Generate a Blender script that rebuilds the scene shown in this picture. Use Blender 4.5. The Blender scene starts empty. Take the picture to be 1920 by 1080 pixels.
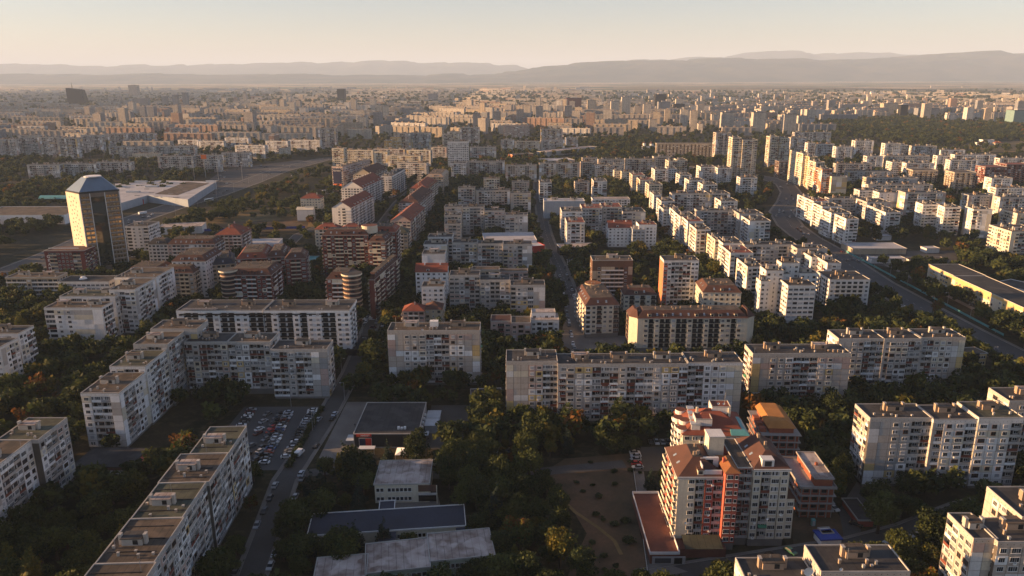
import bpy, math, random
import numpy as np
from mathutils import Matrix, Vector
random.seed(7)
R = math.radians
scene = bpy.context.scene
col = scene.collection

# ------------------------------------------------------------------ camera, sky, sun, exposure
CAM_H = 147.0
FPX = 1430.0                      # focal length in pixels of the 1920 px wide photograph
PITCH = math.atan(398.0 / FPX)
ROLL = R(0.2)
cam = bpy.data.cameras.new('camera')
cam.sensor_width = 36.0
cam.lens = FPX / 1920 * 36
cam.clip_start = 1.0
cam.clip_end = 120000
camo = bpy.data.objects.new('camera', cam)
col.objects.link(camo)
camo.matrix_world = Matrix.Translation((0, 0, CAM_H)) @ Matrix.Rotation(math.pi / 2 - PITCH, 4, 'X') @ Matrix.Rotation(-ROLL, 4, 'Z')
scene.camera = camo

SUN_EL, SUN_AZ = 8.5, -91.3      # azimuth clockwise from +Y: the sun stands to the left
world = bpy.data.worlds.new('World')
scene.world = world
world.use_nodes = True
wn = world.node_tree
bg = wn.nodes['Background']
sky = wn.nodes.new('ShaderNodeTexSky')
sky.sky_type = 'NISHITA'
sky.sun_disc = False
sky.sun_elevation = R(SUN_EL)
sky.sun_rotation = R(SUN_AZ)
sky.altitude = 600
sky.air_density = 1.0
sky.dust_density = 1.05
sky.ozone_density = 2.2
tint = wn.nodes.new('ShaderNodeMix'); tint.data_type = 'RGBA'; tint.blend_type = 'MULTIPLY'; tint.inputs[0].default_value = 1.0; tint.inputs[7].default_value = (1.055, .94, .985, 1)
wn.links.new(sky.outputs[0], tint.inputs[6]); 
veil = wn.nodes.new('ShaderNodeMix'); veil.data_type = 'RGBA'; veil.inputs[0].default_value = 0.08; veil.inputs[7].default_value = (3.6, 3.5, 3.55, 1)   # thin even veil of high cloud
wn.links.new(tint.outputs[2], veil.inputs[6]); wn.links.new(veil.outputs[2], bg.inputs[0])
bg.inputs[1].default_value = 0.05
sun = bpy.data.lights.new('sun', 'SUN')
sun.energy = 5.0
sun.angle = R(0.6)
sun.color = (1.0, 0.58, 0.27)
suno = bpy.data.objects.new('sun', sun)
col.objects.link(suno)
sdir = Vector((math.sin(R(SUN_AZ)) * math.cos(R(SUN_EL)), math.cos(R(SUN_AZ)) * math.cos(R(SUN_EL)), math.sin(R(SUN_EL))))
suno.rotation_euler = sdir.to_track_quat('Z', 'Y').to_euler()
scene.view_settings.view_transform = 'Standard'
scene.view_settings.look = 'None'
scene.view_settings.exposure = 2.02
scene.view_settings.gamma = 1
scene.view_settings.use_curve_mapping = False
scene.cycles.max_bounces = 5
scene.cycles.diffuse_bounces = 3
scene.cycles.glossy_bounces = 2
scene.cycles.transmission_bounces = 2
scene.cycles.volume_bounces = 1
scene.cycles.use_denoising = True

# ------------------------------------------------------------------ surveying: photo pixel -> place on the ground (or on a roof of height z)
def P(px, py, z=0.0):
    dx, dy = px - 960, py - 540
    c, s = math.cos(ROLL), math.sin(ROLL)
    x = dx * c - dy * s
    y = dx * s + dy * c
    vy = FPX * math.cos(PITCH) - y * math.sin(PITCH)
    vz = -FPX * math.sin(PITCH) - y * math.cos(PITCH)
    t = (z - CAM_H) / vz
    return (x * t, vy * t)

def to_px(X, Y, Z=0.0):
    zc = Y * math.cos(PITCH) - (Z - CAM_H) * math.sin(PITCH)
    yc = -(Y * math.sin(PITCH) + (Z - CAM_H) * math.cos(PITCH))
    x, y = FPX * X / zc, FPX * yc / zc
    c, s = math.cos(ROLL), math.sin(ROLL)
    return (960 + x * c + y * s, 540 - x * s + y * c)

def run_to(ax, ay, ang, px, h):
    """length of a line from (ax, ay) in direction ang until it stands at picture column px"""
    c, s = math.cos(ang), math.sin(ang)
    k = (px - 960) / FPX
    K = (CAM_H - h) * math.sin(PITCH)
    return (k * (ay * math.cos(PITCH) + K) - ax) / (c - k * s * math.cos(PITCH))

# ------------------------------------------------------------------ materials
M = {}
def new_mat(name, rough=0.9, spec=0.2):
    m = bpy.data.materials.new(name)
    m.use_nodes = True
    b = m.node_tree.nodes['Principled BSDF']
    b.inputs['Roughness'].default_value = rough
    b.inputs['Specular IOR Level'].default_value = spec
    M[name] = m
    return m, m.node_tree, b

def N(nt, t, **kw):
    n = nt.nodes.new(t)
    for k, v in kw.items():
        setattr(n, k, v)
    return n

def math_node(nt, op, a, b=None, c=None):
    n = N(nt, 'ShaderNodeMath', operation=op)
    for i, v in enumerate((a, b, c)):
        if v is None: continue
        if isinstance(v, (int, float)): n.inputs[i].default_value = v
        else: nt.links.new(v, n.inputs[i])
    return n.outputs[0]

def mix_col(nt, fac, a, b, blend='MIX'):
    n = N(nt, 'ShaderNodeMix', data_type='RGBA', blend_type=blend)
    if isinstance(fac, (int, float)): n.inputs[0].default_value = fac
    else: nt.links.new(fac, n.inputs[0])
    for i, v in ((6, a), (7, b)):
        if isinstance(v, tuple): n.inputs[i].default_value = (*v, 1)
        else: nt.links.new(v, n.inputs[i])
    return n.outputs[2]

def noise(nt, scale, detail=4, coord=None, rough=0.55, stretch=None):
    n = N(nt, 'ShaderNodeTexNoise')
    n.inputs['Scale'].default_value = scale
    n.inputs['Detail'].default_value = detail
    n.inputs['Roughness'].default_value = rough
    if coord is None:
        coord = N(nt, 'ShaderNodeNewGeometry').outputs['Position']
    if stretch:
        mp = N(nt, 'ShaderNodeMapping')
        mp.inputs['Scale'].default_value = stretch
        nt.links.new(coord, mp.inputs[0]); coord = mp.outputs[0]
    nt.links.new(coord, n.inputs['Vector'])
    return n.outputs[0]

def ramp(nt, fac, lo, hi):
    n = N(nt, 'ShaderNodeMapRange')
    n.inputs[1].default_value = lo; n.inputs[2].default_value = hi
    nt.links.new(fac, n.inputs[0])
    return n.outputs[0]

def grain(name, c, amount=0.25, scale=0.6, c2=None, streak=False, rough=0.9, spec=0.2, fine=None, seam=False):
    """weathered matt surface: two noise layers between c and c2, optional vertical rain streaks"""
    m, nt, b = new_mat(name, rough, spec)
    c2 = c2 or tuple(v * (1 - amount) for v in c)
    f = ramp(nt, noise(nt, scale * 0.25, 5), 0.35, 0.7)
    o = mix_col(nt, f, c, c2)
    f2 = ramp(nt, noise(nt, (fine or scale * 3), 3), 0.3, 0.75)
    o = mix_col(nt, math_node(nt, 'MULTIPLY', f2, 0.35), o, tuple(v * 0.6 for v in c2))
    if streak:
        f3 = ramp(nt, noise(nt, 0.9, 4, stretch=(1, 1, 0.08)), 0.5, 0.75)
        o = mix_col(nt, math_node(nt, 'MULTIPLY', f3, 0.35), o, tuple(v * 0.45 for v in c))
    if seam:       # laps between the rolls of roofing felt, 1.1 m apart
        sx_ = N(nt, 'ShaderNodeSeparateXYZ'); nt.links.new(N(nt, 'ShaderNodeTexCoord').outputs['Object'], sx_.inputs[0])
        w_ = math_node(nt, 'MULTIPLY', math_node(nt, 'LESS_THAN', math_node(nt, 'FRACT', math_node(nt, 'DIVIDE', sx_.outputs[0], 2.2)), .09), .55)
        o = mix_col(nt, w_, o, tuple(v * 0.5 for v in c2))
        pz = ramp(nt, noise(nt, .12, 2), .52, .56); o = mix_col(nt, math_node(nt, 'MULTIPLY', pz, .35), o, tuple(v * 1.5 for v in c))
    nt.links.new(o, b.inputs['Base Color'])
    return m

WALLS = dict(conc=(.43, .41, .39), concwarm=(.47, .415, .365), concgrey=(.31, .315, .32), white=(.78, .79, .80), offwhite=(.66, .65, .64), cream=(.62, .57, .46),
             yellow=(.56, .42, .20), pink=(.47, .35, .31), blue=(.33, .38, .44), brick=(.17, .052, .042), redwall=(.40, .105, .075), darkred=(.13, .035, .035),
             orange=(.50, .20, .10), ochre=(.5, .33, .09), sand=(.42, .35, .26), brown=(.13, .075, .055), teal=(.17, .27, .27), char=(.02, .021, .024),
             rawbrick=(.30, .10, .06), rawconc=(.30, .29, .28), metalgrey=(.30, .33, .36), green=(.36, .42, .34), bronze=(.19, .155, .125))
for k, v in WALLS.items():
    grain('wall_' + k, v, 0.16, 0.5, streak=k not in ('char', 'metalgrey'))
grain('joint', (.13, .115, .10), .3, .5)
grain('socle', (.20, .19, .18), .3, .8)
grain('roof_dark', (.055, .054, .054), .4, .5, c2=(.03, .03, .033), seam=True)
grain('roof_brown', (.11, .085, .065), .4, .5, c2=(.04, .038, .035), seam=True)
grain('roof_green', (.075, .08, .058), .4, .5, c2=(.035, .04, .033), seam=True)
grain('roof_pale', (.40, .36, .34), .4, .9, c2=(.17, .12, .10), fine=.5, seam=True)
grain('roof_blue', (.045, .052, .075), .3, .4, c2=(.035, .04, .055))
grain('roof_white', (.46, .46, .47), .3, .2, c2=(.28, .28, .30))
grain('metal_blue', (.13, .19, .27), .2, .6, rough=.4, spec=.6)
grain('coping', (.42, .41, .39), .3, .6)
grain('coping_white', (.66, .66, .66), .2, .6)
grain('tile_red', (.24, .07, .045), .4, .8, c2=(.15, .055, .04), fine=3)
grain('tile_brown', (.10, .05, .04), .3, .8, c2=(.07, .038, .032), fine=3)
grain('tile_copper', (.30, .13, .05), .3, .8, c2=(.22, .09, .04), fine=3)
grain('board_ochre', (.42, .19, .06), .25, .8)
grain('hut', (.45, .42, .38), .25, 1.0)
grain('huthot', (.36, .27, .2), .25, 1.0)
grain('frame_white', (.68, .68, .67), .08, 2)
grain('frame_brown', (.16, .09, .055), .2, 2)
grain('rail_brown', (.17, .055, .04), .2, 2)
grain('rail_grey', (.28, .28, .29), .2, 2)
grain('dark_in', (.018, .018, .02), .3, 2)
grain('curtain', (.42, .43, .45), .25, 2)
grain('awning_green', (.05, .2, .12), .2, 2)
grain('awning_yellow', (.6, .45, .08), .2, 2)
grain('tarp_blue', (.03, .07, .33), .2, 1, rough=.6)
grain('metal_pale', (.42, .46, .50), .25, .6, rough=.5, spec=.5)
grain('sheet_teal', (.10, .32, .33), .2, .6, rough=.45, spec=.5)
grain('white_paint', (.75, .75, .74), .1, 1)
grain('sign_red', (.45, .04, .03), .1, 1)
grain('sign_navy', (.02, .025, .07), .3, .3)
grain('sign_orange', (.7, .16, .04), .1, 1)
grain('bark', (.09, .065, .045), .4, 2)
grain('pole', (.30, .31, .32), .2, 2, rough=.5)
grain('asphalt', (.085, .085, .088), .3, .25, c2=(.06, .06, .062), fine=1.5)
grain('asphalt_old', (.085, .082, .08), .3, .25, c2=(.055, .052, .05), fine=1.2)
grain('paving', (.19, .175, .16), .3, .35, c2=(.13, .12, .11), fine=1.4)
grain('terrace_red', (.17, .07, .05), .3, .6, c2=(.11, .045, .035), fine=2)
grain('earth', (.12, .075, .045), .4, .25, c2=(.04, .036, .022), fine=.9)
grain('dry_grass', (.22, .15, .065), .4, .16, c2=(.07, .065, .028), fine=.5)
grain('line_paint', (.55, .55, .53), .3, 1)
grain('tyre', (.02, .02, .02), .3, 3)
grain('skin', (.45, .28, .2), .1, 3)
grain('cloth_dark', (.03, .03, .045), .1, 3)
grain('cloth_red', (.3, .03, .03), .1, 3)
for k, v in dict(white=(.62, .62, .62), silver=(.30, .31, .33), grey=(.10, .105, .11), black=(.012, .012, .014), red=(.36, .02, .015), blue=(.03, .07, .18), pale=(.40, .44, .50), yellow=(.6, .42, .03), green=(.03, .10, .06), darkred=(.10, .015, .015)).items():
    m, nt, b = new_mat('paint_' + k, .28, .5)
    b.inputs['Base Color'].default_value = (*v, 1)
    b.inputs['Coat Weight'].default_value = .4

def glass_mat(name, dark, light, rough=.12, spec=.6):
    m, nt, b = new_mat(name, rough, spec)
    oi = N(nt, 'ShaderNodeObjectInfo')
    wh = N(nt, 'ShaderNodeTexWhiteNoise', noise_dimensions='1D')
    nt.links.new(oi.outputs['Random'], wh.inputs['W'])
    o = mix_col(nt, oi.outputs['Random'], dark, light)
    nt.links.new(o, b.inputs['Base Color'])
    return m
glass_mat('glass', (.010, .012, .015), (.035, .04, .048), .2, .3)
glass_mat('glass_mid', (.05, .055, .065), (.10, .11, .125), .2, .3)
glass_mat('glass_gold_glint', (.50, .38, .20), (.30, .24, .15), .12, 1.0); M['glass_gold_glint'].node_tree.nodes['Principled BSDF'].inputs['Metallic'].default_value = .85  # bronze tower glass with the sun's gold reflection put into its colour
glass_mat('glass_blue', (.03, .05, .08), (.05, .08, .13), .08, .8)
glass_mat('tower_glass', (.02, .027, .022), (.02, .027, .022), .05, 1.0)
glass_mat('skylight', (.16, .2, .26), (.22, .27, .33), .1, .8)

def far_wall(name, c, gap, flat=0.5):
    """walls too far off to tell windows apart: window grid by floor (2.8 m) and bay (3.3 m)"""
    m, nt, b = new_mat(name, .85, .25)
    g = N(nt, 'ShaderNodeNewGeometry')
    sp = N(nt, 'ShaderNodeSeparateXYZ'); nt.links.new(g.outputs['Position'], sp.inputs[0])
    sn = N(nt, 'ShaderNodeSeparateXYZ'); nt.links.new(g.outputs['True Normal'], sn.inputs[0])
    u = math_node(nt, 'SUBTRACT', math_node(nt, 'MULTIPLY', sp.outputs[1], sn.outputs[0]), math_node(nt, 'MULTIPLY', sp.outputs[0], sn.outputs[1]))
    cu = math_node(nt, 'DIVIDE', u, 3.3); cv = math_node(nt, 'DIVIDE', sp.outputs[2], 2.8)
    fu = math_node(nt, 'FRACT', cu); fv = math_node(nt, 'FRACT', cv)
    iu = math_node(nt, 'FLOOR', cu); iv = math_node(nt, 'FLOOR', cv)
    cmb = N(nt, 'ShaderNodeCombineXYZ')
    nt.links.new(iu, cmb.inputs[0]); nt.links.new(iv, cmb.inputs[1]); nt.links.new(math_node(nt, 'ROUND', math_node(nt, 'MULTIPLY', sn.outputs[0], 7)), cmb.inputs[2])
    wh = N(nt, 'ShaderNodeTexWhiteNoise', noise_dimensions='3D'); nt.links.new(cmb.outputs[0], wh.inputs['Vector'])
    colw = N(nt, 'ShaderNodeTexWhiteNoise', noise_dimensions='1D'); nt.links.new(iu, colw.inputs['W'])
    log = math_node(nt, 'GREATER_THAN', colw.outputs[0], .62)          # loggia columns are wide and dark
    half = math_node(nt, 'MULTIPLY_ADD', log, .17, gap)
    inu = math_node(nt, 'LESS_THAN', math_node(nt, 'ABSOLUTE', math_node(nt, 'SUBTRACT', fu, .5)), half)
    inv = math_node(nt, 'LESS_THAN', math_node(nt, 'ABSOLUTE', math_node(nt, 'SUBTRACT', fv, .62)), .25)
    side = math_node(nt, 'LESS_THAN', math_node(nt, 'ABSOLUTE', sn.outputs[2]), .3)
    mask = math_node(nt, 'MULTIPLY', math_node(nt, 'MULTIPLY', inu, inv), side)
    tone = mix_col(nt, math_node(nt, 'MULTIPLY', wh.outputs[0], .8), tuple(v * 1.12 for v in c), tuple(v * .62 for v in c))
    o = mix_col(nt, math_node(nt, 'MULTIPLY', mask, .92), tone, mix_col(nt, wh.outputs[0], (.02, .022, .026), (.12, .12, .13)))
    nt.links.new(o, b.inputs['Base Color'])
    return m
FARW = []
for k, c, gp in (('a', (.42, .38, .33), .26), ('b', (.50, .46, .40), .24), ('c', (.34, .31, .29), .27), ('d', (.48, .40, .30), .26), ('e', (.36, .24, .18), .25), ('f', (.58, .56, .53), .25), ('g', (.25, .26, .28), .33)):
    far_wall('far_wall_' + k, c, gp); FARW.append('far_wall_' + k)

def foliage(name, a, b_, mx=.5):
    m, nt, b = new_mat(name, .75, .15)
    oi = N(nt, 'ShaderNodeObjectInfo')
    o = mix_col(nt, noise(nt, .35, 3), a, b_)
    o = mix_col(nt, math_node(nt, 'MULTIPLY', oi.outputs['Random'], mx), o, tuple(v * 1.7 for v in b_))
    nt.links.new(o, b.inputs['Base Color'])
    b.inputs['Subsurface Weight'].default_value = 0
    tr = N(nt, 'ShaderNodeBsdfTranslucent'); nt.links.new(o, tr.inputs[0])
    ms = N(nt, 'ShaderNodeMixShader'); ms.inputs[0].default_value = .3
    nt.links.new(b.outputs[0], ms.inputs[1]); nt.links.new(tr.outputs[0], ms.inputs[2])
    nt.links.new(ms.outputs[0], nt.nodes['Material Output'].inputs[0])
foliage('leaf_dark', (.011, .020, .008), (.028, .040, .014))
foliage('leaf_mid', (.024, .036, .011), (.062, .072, .019))
foliage('leaf_yellow', (.055, .052, .01), (.11, .09, .014))
foliage('leaf_rust', (.075, .034, .012), (.12, .056, .014))
foliage('leaf_fir', (.012, .022, .016), (.02, .034, .026))

# ------------------------------------------------------------------ geometry collectors
BOXF = np.array([[0, 3, 2, 1], [4, 5, 6, 7], [0, 1, 5, 4], [1, 2, 6, 5], [2, 3, 7, 6], [3, 0, 4, 7]])
def make_mesh(name, verts, faces4, faces_other, mats4, mats_other, matnames, smooth=False):
    me = bpy.data.meshes.new(name)
    nv = len(verts)
    lt = [faces4.reshape(-1)] if len(faces4) else []
    totals = [np.full(len(faces4), 4, dtype=np.int32)]
    for f in faces_other:
        lt.append(np.array(f)); totals.append(np.array([len(f)], dtype=np.int32))
    loops = np.concatenate(lt).astype(np.int32) if lt else np.zeros(0, np.int32)
    tot = np.concatenate(totals).astype(np.int32)
    start = np.concatenate([[0], np.cumsum(tot)[:-1]]).astype(np.int32) if len(tot) else tot
    me.vertices.add(nv); me.vertices.foreach_set('co', np.asarray(verts, dtype=np.float32).reshape(-1))
    me.loops.add(len(loops)); me.loops.foreach_set('vertex_index', loops)
    me.polygons.add(len(tot)); me.polygons.foreach_set('loop_start', start)
    me.polygons.foreach_set('material_index', np.concatenate([np.asarray(mats4, dtype=np.int32), np.asarray(mats_other, dtype=np.int32)]))
    me.polygons.foreach_set('use_smooth', np.full(len(tot), smooth, dtype=bool))
    for n in matnames: me.materials.append(M[n])
    me.update(calc_edges=True)
    return me

class Geo:
    def __init__(s): s.b = []; s.bm = []; s.v = []; s.f = []; s.fm = []; s.mn = []
    def mi(s, m):
        if m not in s.mn: s.mn.append(m)
        return s.mn.index(m)
    def box(s, x0, y0, z0, x1, y1, z1, m):
        s.b.append((min(x0, x1), min(y0, y1), min(z0, z1), max(x0, x1), max(y0, y1), max(z0, z1))); s.bm.append(s.mi(m))
    def poly(s, pts, m):
        n = len(s.v); s.v.extend(pts); s.f.append(list(range(n, n + len(pts)))); s.fm.append(s.mi(m))
    def prism(s, pts, z0, z1, m, mt=None):
        n = len(pts)
        s.poly([(x, y, z1) for x, y in pts], mt or m); s.poly([(x, y, z0) for x, y in reversed(pts)], m)
        for i in range(n):
            a, b = pts[i], pts[(i + 1) % n]
            s.poly([(a[0], a[1], z0), (b[0], b[1], z0), (b[0], b[1], z1), (a[0], a[1], z1)], m)
    def loft(s, lo, z0, hi, z1, m, mt=None):
        n = len(lo)
        for i in range(n):
            a, b, c, d = lo[i], lo[(i + 1) % n], hi[(i + 1) % n], hi[i]
            s.poly([(a[0], a[1], z0), (b[0], b[1], z0), (c[0], c[1], z1), (d[0], d[1], z1)], m)
        s.poly([(x, y, z1) for x, y in hi], mt or m)
    def cyl(s, x, y, r, z0, z1, m, n=10, r1=None, mt=None):
        r1 = r if r1 is None else r1
        lo = [(x + r * math.cos(2 * math.pi * i / n), y + r * math.sin(2 * math.pi * i / n)) for i in range(n)]
        hi = [(x + r1 * math.cos(2 * math.pi * i / n), y + r1 * math.sin(2 * math.pi * i / n)) for i in range(n)]
        s.loft(lo, z0, hi, z1, m, mt)
    def empty(s): return not s.b and not s.f
    def mesh(s, name, smooth=False):
        nb = len(s.b)
        if nb:
            B = np.array(s.b)
            V = np.stack([B[:, [0, 1, 2]], B[:, [3, 1, 2]], B[:, [3, 4, 2]], B[:, [0, 4, 2]], B[:, [0, 1, 5]], B[:, [3, 1, 5]], B[:, [3, 4, 5]], B[:, [0, 4, 5]]], 1).reshape(-1, 3)
            F = (BOXF[None] + (np.arange(nb) * 8)[:, None, None]).reshape(-1, 4)
            FM = np.repeat(np.array(s.bm), 6)
        else: V = np.zeros((0, 3)); F = np.zeros((0, 4), int); FM = np.zeros(0, int)
        if s.v: V = np.concatenate([V, np.array(s.v, dtype=float)])
        off = nb * 8
        return make_mesh(name, V, F, [[i + off for i in f] for f in s.f], FM, s.fm, s.mn, smooth)

def link(name, me, parent=None, loc=None, rz=0.0, sc=None):
    o = bpy.data.objects.new(name, me)
    col.objects.link(o)
    if parent is not None: o.parent = parent
    if loc is not None: o.location = loc
    if rz: o.rotation_euler = (0, 0, rz)
    if sc is not None: o.scale = sc
    return o

def tag(o, label, cat=None, group=None, kind=None):
    if label: o['label'] = label
    if cat: o['category'] = cat
    if group: o['group'] = group
    if kind: o['kind'] = kind
    return o

FOOT = []          # footprints that trees and cars keep off: (cx, cy, hx, hy, ang)
def foot(x, y, hx, hy, ang=0.0): FOOT.append((x, y, hx, hy, ang))

class Bld:
    def __init__(s, name, label, cat, x, y, ang=0.0, group=None):
        s.root = tag(link(name, None, None, (x, y, 0), ang), label, cat, group)
        s.root.empty_display_size = 2
        s.g = {}; s.seps = []; s.x, s.y, s.ang = x, y, ang; s.cnt = {}
    def p(s, name):
        if name not in s.g: s.g[name] = Geo()
        return s.g[name]
    def sep(s, name, under=None):
        g = Geo(); g.under = under; s.seps.append((name, g)); return g
    def inst(s, name, me, loc, rz=0.0, sc=None):
        s.cnt[name] = s.cnt.get(name, 0) + 1
        return link(name, me, s.root, loc, rz, sc)
    def done(s):
        for n, g in list(s.g.items()) + s.seps:
            if g.empty(): continue
            o = link(n, g.mesh(n), g.under.obj if getattr(g, 'under', None) is not None else s.root); g.obj = o
            if n in STUFF_PARTS and len(g.b) > 8: o['kind'] = 'stuff'
        return s.root
STUFF_PARTS = {'windows', 'loggias', 'wall_panels', 'balconies', 'wall_vents'}

# ------------------------------------------------------------------ shared small meshes for the near facades (x = along wall, -y = outward)
TPL = {}
def tpl(name, fn):
    g = Geo(); fn(g); TPL[name] = g.mesh(name); return TPL[name]
def window_geo(g, w, h, n, fr, gl, u0=0.0, z0=0.0, d=0.0):
    g.box(u0 - w / 2, d - .07, z0, u0 + w / 2, d + .02, z0 + h, fr)
    pw = (w - .08 * (n + 1)) / n
    for i in range(n):
        a = u0 - w / 2 + .08 + i * (pw + .08)
        g.box(a, d - .085, z0 + .09, a + pw, d - .03, z0 + h - .09, gl if isinstance(gl, str) else gl[i % len(gl)])
    g.box(u0 - w / 2 - .06, d - .16, z0 - .07, u0 + w / 2 + .06, d, z0 - .003, fr)
tpl('window_a', lambda g: window_geo(g, 1.75, 1.45, 3, 'frame_white', 'glass'))
tpl('window_b', lambda g: window_geo(g, 1.75, 1.45, 3, 'frame_white', ['glass', 'curtain', 'glass_mid']))
tpl('window_c', lambda g: window_geo(g, 1.75, 1.45, 2, 'frame_brown', 'glass'))
tpl('window_d', lambda g: window_geo(g, 2.5, 1.5, 4, 'frame_white', ['glass', 'glass', 'glass_mid']))
tpl('window_e', lambda g: window_geo(g, 2.5, 1.5, 4, 'frame_white', ['glass', 'curtain']))
tpl('window_f', lambda g: window_geo(g, 2.5, 1.5, 4, 'frame_brown', ['glass']))
tpl('window_s', lambda g: window_geo(g, .95, 1.3, 1, 'frame_white', 'glass'))
tpl('window_shut', lambda g: window_geo(g, 1.75, 1.45, 1, 'frame_white', 'curtain'))
def loggia_geo(g, rail, glazed, dep, W=3.0, awn=None, back='wall_conc'):
    w = W / 2 - .06
    g.box(-w - .06, 0, .0, w + .06, dep, .14, 'coping')
    g.box(-w, .005, .14, w, .09, 1.08, rail)
    g.box(-w - .06, .0, .15, -w, dep, 2.72, back); g.box(w, .0, .15, w + .06, dep, 2.72, back)
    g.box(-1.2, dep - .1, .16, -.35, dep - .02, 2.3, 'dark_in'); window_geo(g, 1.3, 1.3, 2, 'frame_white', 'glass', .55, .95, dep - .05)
    if glazed:
        n = 5; pw = (2 * w) / n
        g.box(-w, .02, 1.08, w, .07, 1.16, glazed); g.box(-w, .02, 2.5, w, .07, 2.72, glazed)
        for i in range(n + 1):
            a = min(-w + i * pw, w - .07); g.box(a, .02, 1.16, a + .07, .07, 2.5, glazed)
        g.box(-w, .035, 1.16, w, .055, 2.5, 'glass' if glazed != 'frame_white' else 'glass_mid')
        g.box(-w + pw, .03, 1.16, -w + 2 * pw, .034, 2.5, 'curtain')
    if awn: g.poly([(-w, -.9, 1.9), (w, -.9, 1.9), (w, .0, 2.6), (-w, .0, 2.6)], awn); g.poly([(-w, .0, 2.59), (w, .0, 2.59), (w, -.9, 1.89), (-w, -.9, 1.89)], awn)
LG = []
for i, (rail, gz, awn) in enumerate((('wall_conc', None, None), ('rail_brown', None, None), ('wall_white', 'frame_white', None), ('wall_conc', 'frame_white', None), ('wall_concwarm', 'frame_brown', None),
                                     ('wall_white', None, None), ('rail_grey', 'frame_white', None), ('wall_conc', None, None), ('rail_brown', 'frame_brown', None), ('wall_concwarm', None, None))):
    n = 'loggia_%d' % i; tpl(n, lambda g, r=rail, z=gz, a=awn: loggia_geo(g, r, z, 1.1, awn=a)); LG.append((n, bool(gz)))
tpl('loggia_awn', lambda g: loggia_geo(g, 'wall_conc', None, 1.1, awn='awning_green'))
def balc_geo(g, rail, glazed=None, W=3.0):
    w = W / 2 - .05
    g.box(-w, -1.05, .0, w, 0, .13, 'coping')
    g.box(-w, -1.05, .131, w, -.97, 1.0, rail); g.box(-w, -.969, .131, -w + .07, 0, 1.0, rail); g.box(w - .07, -.969, .131, w, 0, 1.0, rail)
    g.box(-.95, -.03, .14, -.1, .0, 2.25, 'glass'); window_geo(g, 1.1, 1.3, 2, 'frame_white', 'glass', .6, .95, 0)
    if glazed:
        g.box(-w, -1.04, 1.0, w, -.99, 2.6, 'glass_mid'); g.box(-w, -1.05, 2.6, w, 0, 2.7, glazed)
        for i in range(5): g.box(-w + i * (2 * w - .07) / 4, -1.055, 1.0, -w + i * (2 * w - .07) / 4 + .07, -1.042, 2.6, glazed)
tpl('balcony_white', lambda g: balc_geo(g, 'wall_white'))
tpl('balcony_glazed', lambda g: balc_geo(g, 'wall_white', 'frame_white'))
tpl('balcony_cream', lambda g: balc_geo(g, 'wall_cream'))
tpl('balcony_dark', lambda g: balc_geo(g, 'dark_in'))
tpl('box_rail', lambda g: (g.box(-1.25, -.28, 0, 1.25, 0, .38, 'rail_brown'), g.box(-1.2, -.23, .381, 1.2, -.05, .5, 'dark_in')))
tpl('ac', lambda g: (g.box(-.4, -.35, 0, .4, 0, .6, 'white_paint'), g.cyl(0, -.2, .2, .601, .62, 'dark_in')))
for k in WALLS:
    tpl('panel_' + k, lambda g, k=k: g.box(0, -.06, 0, 1, .0, 1, 'wall_' + k))
def dish_geo(g, r=.8, n=14):
    for j in range(3):
        a, b = r * j / 3, r * (j + 1) / 3
        za, zb = .25 * (a / r) ** 2, .25 * (b / r) ** 2
        for i in range(n):
            t, u = 2 * math.pi * i / n, 2 * math.pi * (i + 1) / n
            p = [(a * math.cos(t), -za, a * math.sin(t)), (b * math.cos(t), -zb, b * math.sin(t)), (b * math.cos(u), -zb, b * math.sin(u)), (a * math.cos(u), -za, a * math.sin(u))]
            if j == 0: p = p[1:]
            g.poly(p, 'white_paint')
    g.box(-.05, .0, -r * 1.2, .05, .1, 0, 'pole')
tpl('dish', lambda g: dish_geo(g, .45)); tpl('dish_big', lambda g: dish_geo(g, 1.3))

# ------------------------------------------------------------------ facades
def frame_of(side, x0, y0, x1, y1):
    if side == 'S': return (x1 - x0), (lambda u, d: (x0 + u, y0 - d)), 0.0
    if side == 'E': return (y1 - y0), (lambda u, d: (x1 + d, y0 + u)), math.pi / 2
    if side == 'N': return (x1 - x0), (lambda u, d: (x1 - u, y1 + d)), math.pi
    return (y1 - y0), (lambda u, d: (x0 - d, y1 - u)), -math.pi / 2

def pattern(L, kind, rnd):
    n = max(2, round(L / 3.3))
    if kind == 'panel':
        core = [rnd.choice(['wWLLLWw', 'wWLLWw', 'WwLLwW', 'wLLWwLLw', 'WLLLww'])[i % 6] for i in range(n)]
        if n >= 7: core[0] = core[-1] = 'b'
        return ''.join(core)
    if kind == 'end': return {2: 'bw', 3: 'bwL', 4: rnd.choice(['wLLb', 'bwLw', 'wbWL'])}.get(n, 'bwLLwb'[:n] if n <= 6 else ''.join('wLWb'[i % 4] for i in range(n)))
    if kind == 'modern': return ''.join('wLWL'[i % 4] for i in range(n))
    if kind == 'brick': return ''.join('wDDWDDw'[i % 7] for i in range(n))
    if kind == 'office': return 'W' * n
    if kind == 'plain': return ''.join('wsw'[i % 3] for i in range(n))
    return 'w' * n

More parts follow.
